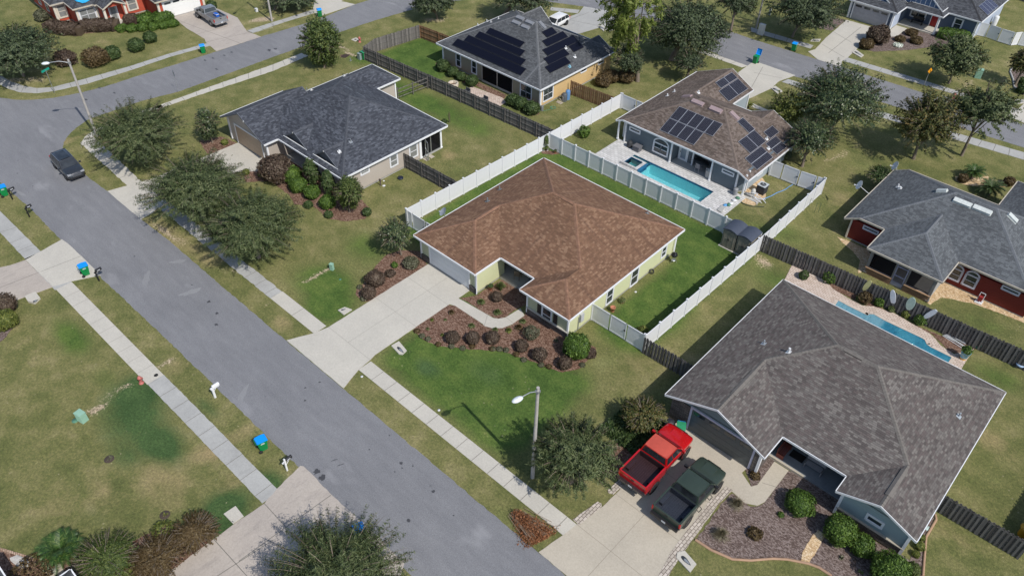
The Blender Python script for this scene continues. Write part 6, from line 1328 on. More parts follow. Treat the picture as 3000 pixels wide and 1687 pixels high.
hedge('short burgundy hedge right of the front walk of the red brick house', PL('h8', [(1345, 265), (1450, 262)], .6), 1.4, 1.2, 'red', 3000, 3)
row([('loose grey shrub at the left side of the red brick house', 'h8', 190, 215, 70, dict(kind='gry', core=False)), ('green shrub right of the white garage door', 'h8', 2480, 70, 55)], kind='boxd', n=1300, leaf=.14)
# yellow house planting
gy = 'round green shrubs behind the yellow house'
row([('round green shrub at the left end of the yellow house bed', 'h4', 132, 690, 66), ('round green shrub, second along the yellow house bed', 'h4', 238, 755, 56), ('smaller round green shrub, third along the yellow house bed', 'h4', 325, 805, 48), ('round green shrub closest to the screened porch', 'h4', 438, 848, 62),
     ('round green shrub under the double window, left one', 'h4', 868, 1050, 68), ('round green shrub under the double window, right one', 'h4', 950, 1085, 70), ('round green shrub at the yellow house corner', 'h4', 1068, 1135, 76)], kind='boxd', n=1900, leaf=.12, group=gy)
row([('brown-green mound shrub beside the cypress trunk, left', 'h4', 1820, 845, 82), ('brown-green mound shrub behind the others by the cypress', 'h4', 1900, 800, 80), ('brown-green mound shrub beside the cypress trunk, right', 'h4', 2060, 800, 85)], kind='brn', n=2000, leaf=.13, sq=.7, group='mound shrubs by the cypress')
tuft('bush', 'low green bush behind the long fence by the fire pit', 'h4', 270, 930, 36, 'grs', 150, 1, .03, None, 61)
shrub('shrub', 'small lemon-green bush by the white fence inside the pool yard', 'a2', 1000, 1245, 52, 'box', n=700, leaf=.13, seed=62, sq=1.1, core=False)
row([('small dark shrub beside the pool house wall gate', 'h5', 1940, 980, 50, dict(kind='mag', n=700))], leaf=.14)
cycad('small fan palm in the nook behind the pool house', 'h5', 1560, 450, 60, 20, 5, .3, kind='ylw', name='fan_palm', trunk=.1)
cycad('dark green sago palm on golden rock behind the red house', 'b3', 2110, 330, 100, 40, 6, .7); cycad('big grey-green palm beside the red house wing', 'b3', 2270, 480, 120, 42, 7, .7, kind='boxd', name='pindo_palm')
row([('low shrub on the golden rocks beside the sago palm', 'b3', 2005, 395, 40, dict(kind='brn')), ('brownish shrub behind the pindo palm', 'b3', 2440, 425, 42, dict(kind='brn'))], n=600, leaf=.12)
# navy house planting
row([('bronze shrub mass beside the navy house drive, upper part', 'h7', 620, 470, 125, dict(kind='red', n=3800, sq=.75)), ('bronze shrub beside the navy house drive, lower end', 'h7', 455, 595, 82, dict(kind='brn', n=1800, sq=.65)),
     ('small dark shrub on the navy house mulch, nearest the porch', 'h7', 1065, 440, 66, dict(n=900, sq=.5)), ('small dark shrub on the navy house mulch, left', 'h7', 910, 525, 56, dict(n=900, sq=.5)), ('small dark shrub on the navy house mulch, right', 'h7', 1128, 543, 70, dict(n=1100, sq=.5))], kind='brn', leaf=.16)
hedge('bright green hedge under the right window of the navy house', PL('h7', [(1480, 440), (1640, 475), (1790, 490)], .6), 1.9, 1.1, 'box', 4500, 5, .2)
shrub('flower_clump', 'clump of white flowers on the navy house mulch', 'h7', 880, 610, 55, 'flow', n=300, leaf=.13, seed=70, sq=.3, core=False, cat='flowers')
row([('dark mound shrub in the kerbed bed at the right edge', 'h7', 2560, 1100, 50), ('second dark mound in the kerbed bed at the right edge', 'h7', 2570, 1200, 60)], kind='boxd', n=900, leaf=.16)
# along the surfboard fence
for i, (t, x, y, r_, k) in enumerate((('m2', 480, 520, 60, 'box'), ('m2', 270, 460, 80, 'brn'), ('m2', 1070, 770, 75, 'box'), ('m2', 650, 620, 40, 'grs'), ('m2', 860, 690, 50, 'ylw'), ('m2', 930, 705, 35, 'ylw'), ('c3', 740, 40, 55, 'box'), ('c3', 500, 20, 40, 'boxd'), ('m2', 180, 470, 35, 'grs'))):
    shrub('shrub', ['green shrub left of the upright white board', 'rusty shrub below the yellow board', 'green shrub below the white tilted board', 'small tuft below the upright white board', 'yellowish shrub right of the little signpost', 'yellowish shrub below the mint oval board', 'tall green shrub left of the yellow board', 'small dark shrub at the corner of the paver deck', 'low tuft on the mulch below the yellow board'][i], t, x, y, r_, k, n=700, leaf=.10, seed=500+i, core=False, sq=1.0, group='shrubs at the foot of the surfboard fence')
shrub('shrub', 'lime green shrub inside the vinyl gate of the brown-roofed house', 'c2', 1555, 545, 50, 'ylw', n=800, leaf=.10, seed=520, sq=.8, core=False)
tree('climbing_vine', 'green vine climbing the white fence corner post', 'b2', 645, 60, 46, 170, 1.0, 'box', 2470, .056, 1.5, seed=521, lobes=18, cr=.3, shape='column', trunk=.02, cat='plant', minz=.05)
tuft('sapling', 'leafless sapling on the lawn behind the slate-roofed house', 'a1', 1985, 1120, 50, 'tan', 30, 2.2, .012, None, 63, 'plant', .5, .5)
shrub('shrub', 'small dark bush beside the leafless sapling', 'a1', 1935, 1150, 26, 'boxd', n=300, leaf=.1, seed=530, core=False)
# cut brush pile on the verge
def brush():
    rng = np.random.default_rng(77); root = thing('brush_pile', 'pile of cut branches with rust-brown dead leaves on the verge', 'brush pile', P('d2', 520, 1000)[:])
    o = P('d2', 520, 1000); a, b = P('d2', 330, 850)-o, P('d2', 620, 1120)-o; wv = (P('d2', 640, 950)-P('d2', 430, 1060))*.5
    C_ = []
    for _ in range(9500):
        s = rng.beta(2.2, 1.6); w = rng.normal(0, .42)*(.25+s); c = a.lerp(b, s)+wv*w*1.15; C_.append((c.x, c.y, abs(rng.normal(0, .22))*(1-.5*abs(w))+.05))
    d = (b-a).normalized(); leafmesh('dead_leaves', np.array(C_), np.tile([0, 0, 1.], (9500, 1)), .055, 2.4, rng, LM['dead'], root, flat=1.0)
    m = MB()
    for i in range(90):
        s = rng.uniform(.0, .35); w = rng.normal(0, .35); p = a.lerp(b, s*.5)+wv*w*.7; q = a.lerp(b, rng.uniform(.5, 1.0))+wv*(w+rng.normal(0, .3)); m.tube([(p.x, p.y, rng.uniform(.05, .3)), (q.x, q.y, rng.uniform(.1, .5))], rng.uniform(.008, .02), 4)
    m.build('branches', paint('cut_branch', (.27, .20, .14), .9), root)
brush()
# ------------------------------------------------------------------ vehicles: +x is forward
def loft(m, secs, smooth=True, cap=True):
    """secs: (x, [(y, z) half outline from top centre to bottom centre])"""
    k = len(secs[0][1]); vs = []
    for x, h in secs:
        vs += [(x, y, z) for y, z in h]+[(x, -y, z) for y, z in h[-2:0:-1]]
    n = 2*k-2; fs = []
    for i in range(len(secs)-1):
        for j in range(n): fs.append((i*n+j, i*n+(j+1) % n, (i+1)*n+(j+1) % n, (i+1)*n+j))
    m.add(vs, fs, smooth)
    if cap: m.add([vs[j] for j in range(n)], [tuple(range(n))]); m.add([vs[(len(secs)-1)*n+j] for j in range(n)], [tuple(range(n-1, -1, -1))])
def ring(w, zt, zs, zb, cr=.06, tum=.03):
    return [(0, zt+cr*.45), (w*.55, zt+cr*.3), (w-cr*1.6, zt-.005), (w-cr*.5, zt-cr*.5), (w-tum*.3, zs+(zt-zs)*.45), (w, zs), (w-.02, (zs+zb)/2), (w-.07, zb+.04), (w-.16, zb), (0, zb)]
def wheels(root, xs, W, r, wd, rimm, lug=5):
    for x in xs:
        for s in (-1, 1):
            m = MB(); M_ = Matrix.Translation((x, s*(W/2-wd/2+.01), r)) @ Matrix.Rotation(-s*math.pi/2, 4, 'X')
            m.lathe([(r*.55, wd/2-.02), (r*.9, wd/2), (r, wd/2-.04), (r, -wd/2+.04), (r*.9, -wd/2), (r*.55, -wd/2+.02)], 22, M=M_); m.lathe([(r*.56, wd/2-.05), (0.01, wd/2-.09)], 16, M=M_); m.lathe([(r*.56, -wd/2+.03), (.01, -wd/2+.03)], 12, M=M_)
            w = m.build('wheel', G_['rubber'], root); m = MB()
            m.lathe([(r*.57, wd/2-.015), (r*.5, wd/2-.03)], 18, M=M_); m.lathe([(r*.17, wd/2-.02), (0.01, wd/2-.015)], 10, M=M_)
            for k in range(lug):
                a = 2*math.pi*k/lug; MM = M_ @ Matrix.Rotation(a, 4, 'Z'); m.box(.03, r*.54, -.035, .035, wd/2-.05, wd/2-.025, MM)
            m.build('rim', rimm, w)
def quad(m, a, b, c, d): m.add([a, b, c, d], [(0, 1, 2, 3)])
def greenhouse(root, paintm, glassm, x0, x1, zb, zt, wb, wt, rk_f, rk_r, pill=(), roofm=None, bul=.03):
    """cab: base x0..x1 at zb, roof shortened by the rakes; glass sits 1 cm proud between the pillars"""
    m = MB(); X0, X1 = x0+rk_r, x1-rk_f
    loftz = lambda z, f: (x0+rk_r*f, x1-rk_f*f, wb+(wt-wb)*f)
    B = [(x0, -wb, zb), (x1, -wb, zb), (x1, wb, zb), (x0, wb, zb)]; T_ = [(X0, -wt, zt-.04), (X1, -wt, zt-.04), (X1, wt, zt-.04), (X0, wt, zt-.04)]
    m.add(B+T_, [(0, 1, 5, 4), (1, 2, 6, 5), (2, 3, 7, 6), (3, 0, 4, 7)])
    cab = m.build('cab', paintm, root)
    m = MB(); nx_, ny_ = 6, 6; vs = []
    for i in range(nx_+1):
        for j in range(ny_+1):
            u, v = i/nx_*2-1, j/ny_*2-1; x = (X0+X1)/2+(X1-X0+.04)/2*u; y = (wt+.012)*v; z = zt-.03-.035*abs(u)**4-.045*abs(v)**4+bul*(1-u*u)*(1-v*v); vs.append((x, y, z))
    fs = [(i*(ny_+1)+j, (i+1)*(ny_+1)+j, (i+1)*(ny_+1)+j+1, i*(ny_+1)+j+1) for i in range(nx_) for j in range(ny_)]; m.add(vs, fs, True)
    m.box(X0+.02, X1-.02, -wt+.02, wt-.02, zt-.12, zt-.055); m.build('roof_panel', roofm or paintm, cab)
    def pt(x_b, x_t, y_b, y_t, f): return (x_b+(x_t-x_b)*f, y_b+(y_t-y_b)*f, zb+(zt-.04-zb)*f)
    e = .012; m = MB(); lo, hi = .06, .90
    m.add([(lambda p: (p[0]+e*1.2, p[1], p[2]+e))(pt(x1, X1, s*(wb-.10), s*(wt-.08), f)) for s, f in ((-1, lo), (1, lo), (1, hi), (-1, hi))], [(0, 1, 2, 3)]); m.build('windshield', glassm, cab)
    m = MB(); m.add([(lambda p: (p[0]-e*1.2, p[1], p[2]+e))(pt(x0, X0, s*(wb-.12), s*(wt-.10), f)) for s, f in ((1, lo+.05), (-1, lo+.05), (-1, hi), (1, hi))], [(0, 1, 2, 3)]); m.build('rear_window', glassm, cab)
    cuts = [0.0]+list(pill)+[1.0]
    for s in (-1, 1):
        for a, b in zip(cuts, cuts[1:]):
            ga = .07 if a == 0 else .035; gb = .10 if b == 1 else .035; L = x1-x0
            m = MB(); q = []
            for fx, f in ((a, lo), (b, lo), (b, hi), (a, hi)):
                off = (ga if fx == a else -gb); xb = x0+L*fx+off; xt = X0+(X1-X0)*fx+off*.7; p = pt(xb, xt, s*wb, s*wt, f); q.append((p[0], p[1]+s*e, p[2]+.004))
            m.add(q if s < 0 else q[::-1], [(0, 1, 2, 3)]); m.build('side_window', glassm, cab)
    return cab
CGL = glass_mat('car_glass', (.022, .026, .03)); CHR = paint('chrome', (.55, .56, .58), .15, .9); TAIL = paint('lamp_red', (.42, .012, .012), .2); HEAD = paint('lamp_clear', (.30, .31, .33), .12); RIMB = paint('rim_black', (.05, .05, .055), .3, .5); RIMS = paint('rim_silver', (.42, .43, .45), .3, .7)
PLT = paint('plate_white', (.5, .52, .55), .5)
def mirrors(root, x, w, z, mat, s_=1.):
    for s in (-1, 1): m = MB(); m.cbox((x, s*(w+.13), z), (.13*s_, .20*s_, .17*s_)); m.cbox((x, s*(w+.03), z-.02), (.05, .08, .05)); m.build('mirror', mat, root)
def pickup(label, loc, rz, body, L=5.7, W=1.98, lift=.0, cab=(-.75, 1.15), bedl=None, roofm=None, liner=None, rims=None, r=.40, pill=(.55,), steps=False, rtrim=None, hoodscoop=False, cage=1.86):
    root = thing('pickup_truck', label, 'pickup truck', loc, rz); hw = W/2; zb = .50+lift; zr = 1.28+lift; x_n, x_t = L/2, -L/2+.16; c0, c1 = cab; zh = 1.20+lift
    m = MB(); w = hw-.01
    loft(m, [(x_n-.08, ring(w-.28, zh-.26, .85+lift, zb+.1, .05)), (x_n-.12, ring(w-.13, zh-.17, .9+lift, zb+.03)), (x_n-.32, ring(w-.05, zh-.07, .92+lift, zb)), (x_n-.75, ring(w-.01, zh-.02, .93+lift, zb)), (c1+.25, ring(w, zh+.02, .93+lift, zb)), (c1-.02, ring(w, zr-.02, .93+lift, zb)), (c0+.1, ring(w, zr-.02, .93+lift, zb)), (c0-.02, ring(w, zr-.02, .93+lift, zb))])
    m.box(c1+.3, x_n-.45, -.42, .42, zh-.01, zh+.035) if hoodscoop else m.box(c1+.4, x_n-.5, -.40, .40, zh+.0, zh+.03)
    bd = m.build('body', body, root)
    # bed: outer skins, rails, floor, tailgate
    m = MB(); bw = .09
    for s in (-1, 1):
        y0, y1 = sorted((s*(hw-bw), s*(hw-.01))); m.box(x_t+.05, c0-.02, y0, y1, zb+.05, zr-.03); y0, y1 = sorted((s*(hw-bw-.03), s*(hw-.005))); m.box(x_t+.03, c0-.02, y0, y1, zr-.035, zr)
        m.build('bed_side', body, bd); xr = -L/2+1.28
        for xx in (xr, L/2-.98):
            m = MB()
            for k in range(9):
                a, b = math.pi*k/9, math.pi*(k+1)/9; R0 = r*1.12; R1 = R0+.07; yy = s*(hw+.012); m.add([(xx+R0*math.cos(a), yy, r+R0*math.sin(a)), (xx+R1*math.cos(a), yy, r+R1*math.sin(a)), (xx+R1*math.cos(b), yy, r+R1*math.sin(b)), (xx+R0*math.cos(b), yy, r+R0*math.sin(b))], [(0, 1, 2, 3)])
            m.build('wheel_flare', body, bd)
        m = MB()
    m.box(x_t, x_t+.07, -hw+.08, hw-.08, zb+.1, zr-.02); m.box(x_t-.01, x_t+.08, -hw+.08, hw-.08, zr-.03, zr+.005); tg = m.build('tailgate', body, root)
    m = MB(); m.cbox((x_t-.012, 0, zr-.16), (.02, .24, .08)); m.build('tailgate_handle', G_['black'], tg)
    lm = liner or G_['black']; m = MB(); m.box(x_t+.07, c0-.02, -hw+.10, hw-.10, zb+.18, zb+.25); m.box(c0-.07, c0-.025, -hw+.1, hw-.1, zb+.2, zr-.05)
    for s in (-1, 1): y0, y1 = sorted((s*(hw-.115), s*(hw-.095))); m.box(x_t+.07, c0-.05, y0, y1, zb+.2, zr-.04); m.cbox((-L/2+1.28, s*(hw-.24), zb+.37), (.95, .26, .24))
    for i in range(9): y = -.62+i*.155; m.box(x_t+.1, c0-.1, y-.035, y+.035, zb+.25, zb+.268)
    m.build('truck_bed', lm, root)
    m = MB()
    for s in (-1, 1):
        for xx in (-L/2+1.28, L/2-.98):
            M_ = Matrix.Translation((xx, s*(hw-.17), r)) @ Matrix.Rotation(-s*math.pi/2, 4, 'X'); m.lathe([(.01, .172), (r*1.13, .172), (r*1.13, -.15)], 20, M=M_)
    m.box(-L/2+.4, L/2-.3, -.55, .55, .32+lift, zb+.05); m.build('underbody', G_['dark'], root)
    greenhouse(root, body, CGL, c0, c1, zr-.03, cage+lift, hw-.05, hw-.21, .62, .16, pill, roofm)
    m = MB(); m.cbox((x_n-.08, 0, .62+lift), (.2, W-.36, .26)); m.build('front_bumper', rtrim or CHR, root)
    m = MB(); m.cbox((x_t-.10, 0, .62+lift), (.2, W-.10, .2)); m.cbox((x_t-.14, 0, .53+lift), (.12, .5, .1)); m.build('rear_bumper', rtrim or CHR, root)
    m = MB(); m.cbox((x_t-.205, .0, .66+lift), (.012, .30, .15)); m.build('number_plate', PLT, root)
    m = MB(); m.cbox((x_n-.09, 0, .90+lift), (.06, 1.0, .28))
    for i in range(4): m.cbox((x_n-.055, 0, .80+lift+i*.065), (.02, .98, .015))
    m.build('grille', G_['black'], root)
    for s in (-1, 1):
        m = MB(); m.cbox((x_n-.20, s*(hw-.27), .93+lift), (.16, .24, .16)); m.build('headlight', HEAD, root)
        m = MB(); m.cbox((x_t+.03, s*(hw-.045), zr-.25), (.12, .10, .36)); m.build('tail_light', TAIL, root)
        if steps: m = MB(); m.tube([(c0+.2, s*(hw-.1), zb-.02), (c0+.2, s*(hw+.08), zb-.12), (c0+.55, s*(hw+.08), zb-.12), (c0+.55, s*(hw-.1), zb-.02)], .03, 6); m.tube([(c1-.75, s*(hw-.1), zb-.02), (c1-.75, s*(hw+.08), zb-.12), (c1-.4, s*(hw+.08), zb-.12), (c1-.4, s*(hw-.1), zb-.02)], .03, 6); m.build('side_step', G_['black'], root)
        m = MB(); [m.box(xq-.008, xq+.008, s*(hw+.002)-.004, s*(hw+.002)+.004, zb+.08, zr-.03) for xq in (c0+.02, c0+(c1-c0)*pill[0], c1-.02)]; m.build('door_seam', G_['dark'], bd)
        for xd in (c0+.35, c1-.75): m = MB(); m.cbox((xd, s*(hw+.004), zr-.17), (.18, .02, .035)); m.build('door_handle', body, root)
    mirrors(root, c1-.25, hw-.02, zr+.06, G_['black'] if not roofm else body, 1.15)
    wheels(root, (-L/2+1.28, L/2-.98), W+.04, r, .30, rims or RIMS, 6); return root
RED = paint('paint_red', (.42, .006, .008), .22, .0, .5, .05, .8); REDF = paint('paint_red_faded', (.46, .075, .05), .5, 0, .4, .08)
GRN = paint('paint_army_green', (.032, .047, .036), .35, 0, .4, .08, .3); SIL = paint('paint_silver', (.29, .30, .315), .3, .5, .5, .06, .5); GRY = paint('paint_dark_grey', (.035, .04, .048), .2, .3, .5, .08, .8)
pickup('red lifted pickup with faded roof, parked at the grey garage door', (-13.98, 30.8, .035), R(90), RED, 6.05, 2.22, .26, cab=(-.55, 1.5), roofm=REDF, r=.49, rims=RIMB, pill=(.42,), liner=paint('bed_liner_wine', (.035, .018, .02), .35), rtrim=paint('bumper_dark_chrome', (.12, .12, .13), .2, .8))
pickup('matte army-green crew cab pickup with open bed, beside the red one', (-10.85, 30.1, .035), R(89), GRN, 5.85, 2.16, .14, cab=(-.8, 1.4), r=.46, rims=RIMB, pill=(.45,), liner=paint('bed_liner_blue_black', (.03, .034, .045), .3), rtrim=G_['black'], hoodscoop=True, steps=True)
_s = (P('a0', 1845, 185)+P('a0', 2010, 255))*.5; _d = P('a0', 1845, 185)-P('a0', 2010, 255)
sp = pickup('silver pickup with a blue cooler in its bed, on the red brick house drive', (-99.7, 49.0, .035), R(178), SIL, 5.9, 2.0, .05, cab=(-.35, 1.5), r=.41, rims=RIMS, pill=(.45,), liner=paint('bed_liner_grey', (.12, .125, .135), .5))
m = MB(); m.box(-.38, .38, -.22, .22, 0, .3); m.cur = 1; m.box(-.39, .39, -.23, .23, .3, .36); m.cur = 2; m.box(-.36, .36, -.20, .20, .36, .40)
tag(m.build('cooler', [paint('cooler_blue', (.02, .12, .5), .4), G_['white'], paint('cooler_blue', (.02, .12, .5), .4)], None, (-98.75, 49.35, .85)), 'blue and white cooler box in the silver pickup bed', 'cooler')
def suv(label, loc, rz, body, L=4.5, W=1.82, low=0.):
    root = thing('suv' if not low else 'car', label, 'car', loc, rz); hw = W/2; m = MB(); H_ = 1.66-low; zb = .32; zr = 1.0-low*.4
    n = L/2
    loft(m, [(n, ring(hw-.30, .62, .55, .34, .05)), (n-.06, ring(hw-.16, .80-low*.3, .6, .3, .08)), (n-.25, ring(hw-.05, .90-low*.3, .62, zb, .1)), (n-.65, ring(hw-.01, .97-low*.35, .65, zb, .1)), (n-1.15, ring(hw, 1.03-low*.4, .66, zb, .08)), (.2, ring(hw, zr+.02, .66, zb)), (-n+.7, ring(hw, zr+.04, .68, zb)), (-n+.18, ring(hw-.05, zr+.02, .7, zb+.03)), (-n, ring(hw-.15, .92, .72, .38, .08))])
    bd = m.build('body', body, root)
    greenhouse(root, body, CGL, -n+.12, n-1.15, zr-.02, H_, hw-.04, hw-.22, .75, .42, (.30, .62), None, .04)
    if not low: m = MB(); m.box(-n+.85, .3, -.42, .42, H_-.01, H_+.012); m.build('sunroof', CGL, root)
    for s in (-1, 1):
        if not low: m = MB(); m.tube([(-n+.7, s*(hw-.24), H_-.03), (-.4, s*(hw-.23), H_+.02), (.35, s*(hw-.24), H_-.03)], .02, 5); m.build('roof_rail', CHR, root)
        m = MB(); m.cbox((n-.17, s*(hw-.28), .80-low*.3), (.25, .36, .13)); m.build('headlight', HEAD, root); m = MB(); m.cbox((-n+.12, s*(hw-.12), .95-low*.3), (.16, .12, .4)); m.build('tail_light', TAIL, root)
    m = MB()
    for i in range(3): m.cbox((n-.01, 0, .56+i*.08), (.05, .86, .025))
    m.build('grille', CHR, root); m = MB(); m.cbox((n-.02, 0, .38), (.12, W-.4, .12)); m.build('lower_bumper', G_['black'], root)
    mirrors(root, n-1.45, hw-.02, zr+.08, body, .95); m = MB()
    for s in (-1, 1):
        for xx in (-n+.85, n-.85): M_ = Matrix.Translation((xx, s*(hw-.17), .34)) @ Matrix.Rotation(-s*math.pi/2, 4, 'X'); m.lathe([(.01, .172), (.385, .172), (.385, -.1)], 20, M=M_)
    m.build('wheel_arch', G_['dark'], root); wheels(root, (-n+.85, n-.85), W+.02, .34, .22, RIMS); return root
suv('dark grey compact SUV with sunroof driving on the corner road', (-77.6, 19.45, .014), R(-3), GRY)
suv('white car parked nose-in behind the solar-roofed yellow house', (P('h4', 1312, 262, .3).x, P('h4', 1312, 262, .3).y, .035), R(-86), paint('paint_white', (.72, .72, .72), .25, 0, .5, .03, .7), 4.6, 1.8, .22)
# ------------------------------------------------------------------ wheeled bins
BG = paint('bin_green', (.005, .20, .055), .4, var=.06); BBL = paint('bin_lid_blue', (.005, .27, .80), .35, var=.05); BLB = paint('bin_lid_green', (.03, .25, .12), .4)
def bin_(label, p, rz, bm_=BG, lm=BBL, open_=False, group='green wheeled bins with blue lids'):
    root = thing('wheeled_bin', label, 'bin', (p[0], p[1], p[2] if len(p) > 2 else .0), rz, group)
    m = MB(); m.taper(-.34, .34, -.29, .29, .05, .98, .74, .80); m.box(-.36, .36, -.31, .31, .94, 1.0); m.build('bin_body', bm_, root)
    m = MB(); z = 1.0; pr = [(-.38, 0), (-.30, .07), (0, .10), (.34, .06), (.40, 0)]
    if open_:
        M_ = Matrix.Translation((-.36, 0, 1.0)) @ Matrix.Rotation(R(-105), 4, 'Y') @ Matrix.Translation((.38, 0, 0))
    else: M_ = Matrix.Translation((0, 0, 1.0))
    for (a, za), (b, zb_) in zip(pr, pr[1:]): m.add([(a, -.32, za), (b, -.32, zb_), (b, .32, zb_), (a, .32, za)], [(0, 1, 2, 3)], M=M_)
    for s in (-1, 1): m.add([(a, s*.32, za) for a, za in pr], [tuple(range(5)) if s < 0 else tuple(range(4, -1, -1))], M=M_)
    m.cbox((.02, 0, .105), (.10, .10, .015), M_); m.build('lid', lm, root)
    m = MB(); m.tube([(-.36, -.26, .95), (-.44, -.26, .97), (-.44, .26, .97), (-.36, .26, .95)], .018, 6); m.tube([(-.27, -.33, .13), (-.27, .33, .13)], .015, 6); m.build('handle', bm_, root)
    for s in (-1, 1): m = MB(); M_ = Matrix.Translation((-.28, s*.32, .13)) @ Matrix.Rotation(math.pi/2, 4, 'X'); m.lathe([(.01, .035), (.13, .035), (.13, -.035), (.01, -.035)], 14, M=M_); m.build('wheel', G_['rubber'], root)
    m = MB(); m.cbox((.0, -.285, .80), (.28, .012, .06)); m.cbox((.0, -.288, .88), (.18, .012, .025)); m.build('sticker', PLT, root); return root
bin_('blue-lidded green bin on the near verge, next to the white-post mailbox', P('d0', 2485, 245), R(78)); bin_('blue-lidded green bin on the pale driveway apron at left', P('b0', 815, 1300, .035), R(82))
bin_('blue-lidded green bin cropped by the left edge of the photo', P('b0', 50, 555), R(82)); bin_('blue-lidded green bin mostly hidden behind the bottom oak', P('d1', 1140, 1075, .035), R(70))
bin_('blue-lidded green bin on the far verge by the silver pickup drive', P('a0', 1920, 500), R(-20)); bin_('blue-lidded green bin at the pale drive by the top street', P('a1', 765, 158), R(-25))
bin_('blue-lidded green bin on the verge by the navy house drive', P('a3', 400, 478), R(100)); bin_('green bin with its blue lid hanging open, behind the pool house', P('a3', 38, 597, .035), R(-90), open_=True)
bin_('green bin at the end of the long grey fence', P('s', 1066, 174), R(0), BG, BLB, group=None); bin_('blue bin with a green lid at the stone garage corner', (-14.3, 34.25, .035), R(-60), paint('bin_blue', (.01, .25, .55), .4), BLB, group=None)
m = MB(); m.taper(-.3, .3, -.3, .3, 0, .85, .75); m.lathe([(.31, .85), (.28, .92), (.01, .96)], 14); tag(m.build('rubbish_bin', paint('bin_charcoal', (.035, .035, .045), .5), None, (-15.1, 34.1, .03)), 'dark grey round rubbish bin beside the green-lidded one', 'bin')
# ------------------------------------------------------------------ mailboxes
def mailbox(label, p, rz, post, box, style=0, group=None):
    root = thing('mailbox', label, 'mailbox', (p[0], p[1], 0), rz, group); m = MB()
    w = .055 if style != 2 else .075
    m.box(-w, w, -w, w, -.05, 1.02 if style != 1 else 1.25); m.box(-.12, .45, -.045, .045, .92, 1.0) if style != 2 else m.box(-.14, .5, -.10, .10, .92, 1.0); m.tube([(.0, 0, .55), (.36, 0, .93)], .025, 5)
    if style == 1: m.add([(-w, -w, 1.25), (w, -w, 1.25), (w, w, 1.25), (-w, w, 1.25), (0, 0, 1.33)], [(0, 1, 4), (1, 2, 4), (2, 3, 4), (3, 0, 4)]); m.box(-.2, .0, -.045, .045, .9, .98)
    m.build('post', post, root); m = MB(); q = []; hw = .10 if style != 2 else .12
    for k in range(9): a = math.pi*k/8; q.append((hw*math.cos(a), .12+hw*math.sin(a)))
    q = [(hw, 0)]+q+[(-hw, 0)]; x0, x1 = (.02 if style != 1 else .08), .56; n = len(q)
    m.add([(x0, y, 1.0+z) for y, z in q]+[(x1, y, 1.0+z) for y, z in q], [(i, (i+1) % n, n+(i+1) % n, n+i) for i in range(n)]+[tuple(range(n-1, -1, -1)), tuple(range(n, 2*n))]); m.build('letter_box', box, root)
    m = MB(); m.box(.15, .40, -hw-.008, -hw-.001, 1.05, 1.12); m.build('number_strip', PLT if style != 2 else box, root)
    return root
mailbox('all-white mailbox alone on the near verge', P('c0', 2030, 1170), R(90), G_['white'], G_['white'], 2); mailbox('black mailbox on a white post next to a bin', P('d1', 455, 452), R(90), G_['white'], G_['black'], 1)
gm = 'black mailboxes along the left kerb'
mailbox('black mailbox beside the bin on the pale driveway apron', P('b0', 935, 1362), R(95), G_['black'], G_['black'], 0, gm); mailbox('black mailbox alone between two drives at left', P('b0', 280, 760), R(95), G_['black'], G_['black'], 0, gm); mailbox('black mailbox in front of the left-edge bin', P('b0', 120, 595), R(95), G_['black'], G_['black'], 0, gm)
# ------------------------------------------------------------------ street lamps and signs
PW = paint('pole_wood_grey', (.36, .34, .32), .85, var=.15)
def lamp_post(label, base, top, head, h, r0=.14):
    b = P(*base); root = thing('street_lamp', label, 'street lamp', b[:]); m = MB(); m.tube([(0, 0, -.1), (0, 0, h)], [r0, r0*.72], 12); m.build('pole', PW, root)
    e = P(*head, h-.15)-b; e.z = h-.15; m = MB(); m.tube([(0, 0, h-.35), (e.x*.4, e.y*.4, h-.08), (e.x*.95, e.y*.95, h-.12)], .035, 6); m.cbox((0, 0, h-.35), (.24, .24, .2)); m.build('arm', G_['steel'], root)
    a = math.atan2(e.y, e.x); M_ = Matrix.Translation((e.x, e.y, h-.15)) @ Matrix.Rotation(a, 4, 'Z'); m = MB()
    m.lathe([(.01, .14), (.12, .12), (.2, .04), (.21, 0), (.17, -.10), (.01, -.16)], 14, M=M_ @ Matrix.Diagonal((1.9, 1, 1, 1))); m.build('lamp_head', paint('lamp_head_pale', (.6, .64, .66), .3), root); return root
lamp_post('near street lamp on a wooden pole, its arm over the lush lawn', ('s', 1560, 1398), None, ('s', 1516, 1170), 9.2); lamp_post('street lamp on a tall pole at the corner walk', ('a0', 918, 1290), None, ('a0', 430, 600), 8.8)
lamp_post('tall pole by the sidewalk between the two top drives', ('a1', 312, 203), None, ('a1', 60, -330), 9.0); lamp_post('tall pole by the white utility cabinet on the back street', ('a3', 48, 275), None, ('a3', -60, -120), 9.0, .12)
def sign(label, base, h, rz, board, bm_, name='street_sign', draw=None, cat='sign', pm=None, post=.03):
    b = P(*base); root = thing(name, label, cat, b[:], rz); m = MB(); m.box(-post, post, -post*.4, post*.4, -.1, h); m.build('post', pm or G_['steel'], root); bd = MB()
    for q in board: bd.add([(x, y, z) for x, z in q for y in (-.045,)]+[(x, -.03, z) for x, z in q], [tuple(range(len(q))), tuple(range(2*len(q)-1, len(q)-1, -1))])
    o = bd.build('board', bm_, root)
    if draw: d = MB(); [d.add([(x, -.05, z) for x, z in q], [tuple(range(len(q)))]) for q in draw[0]]; d.build('symbol', draw[1], o)
    return root
AMB = paint('sign_amber', (.85, .36, .01), .4)
dia = [(-.38, 2.25), (0, 1.87), (.38, 2.25), (0, 2.63)]
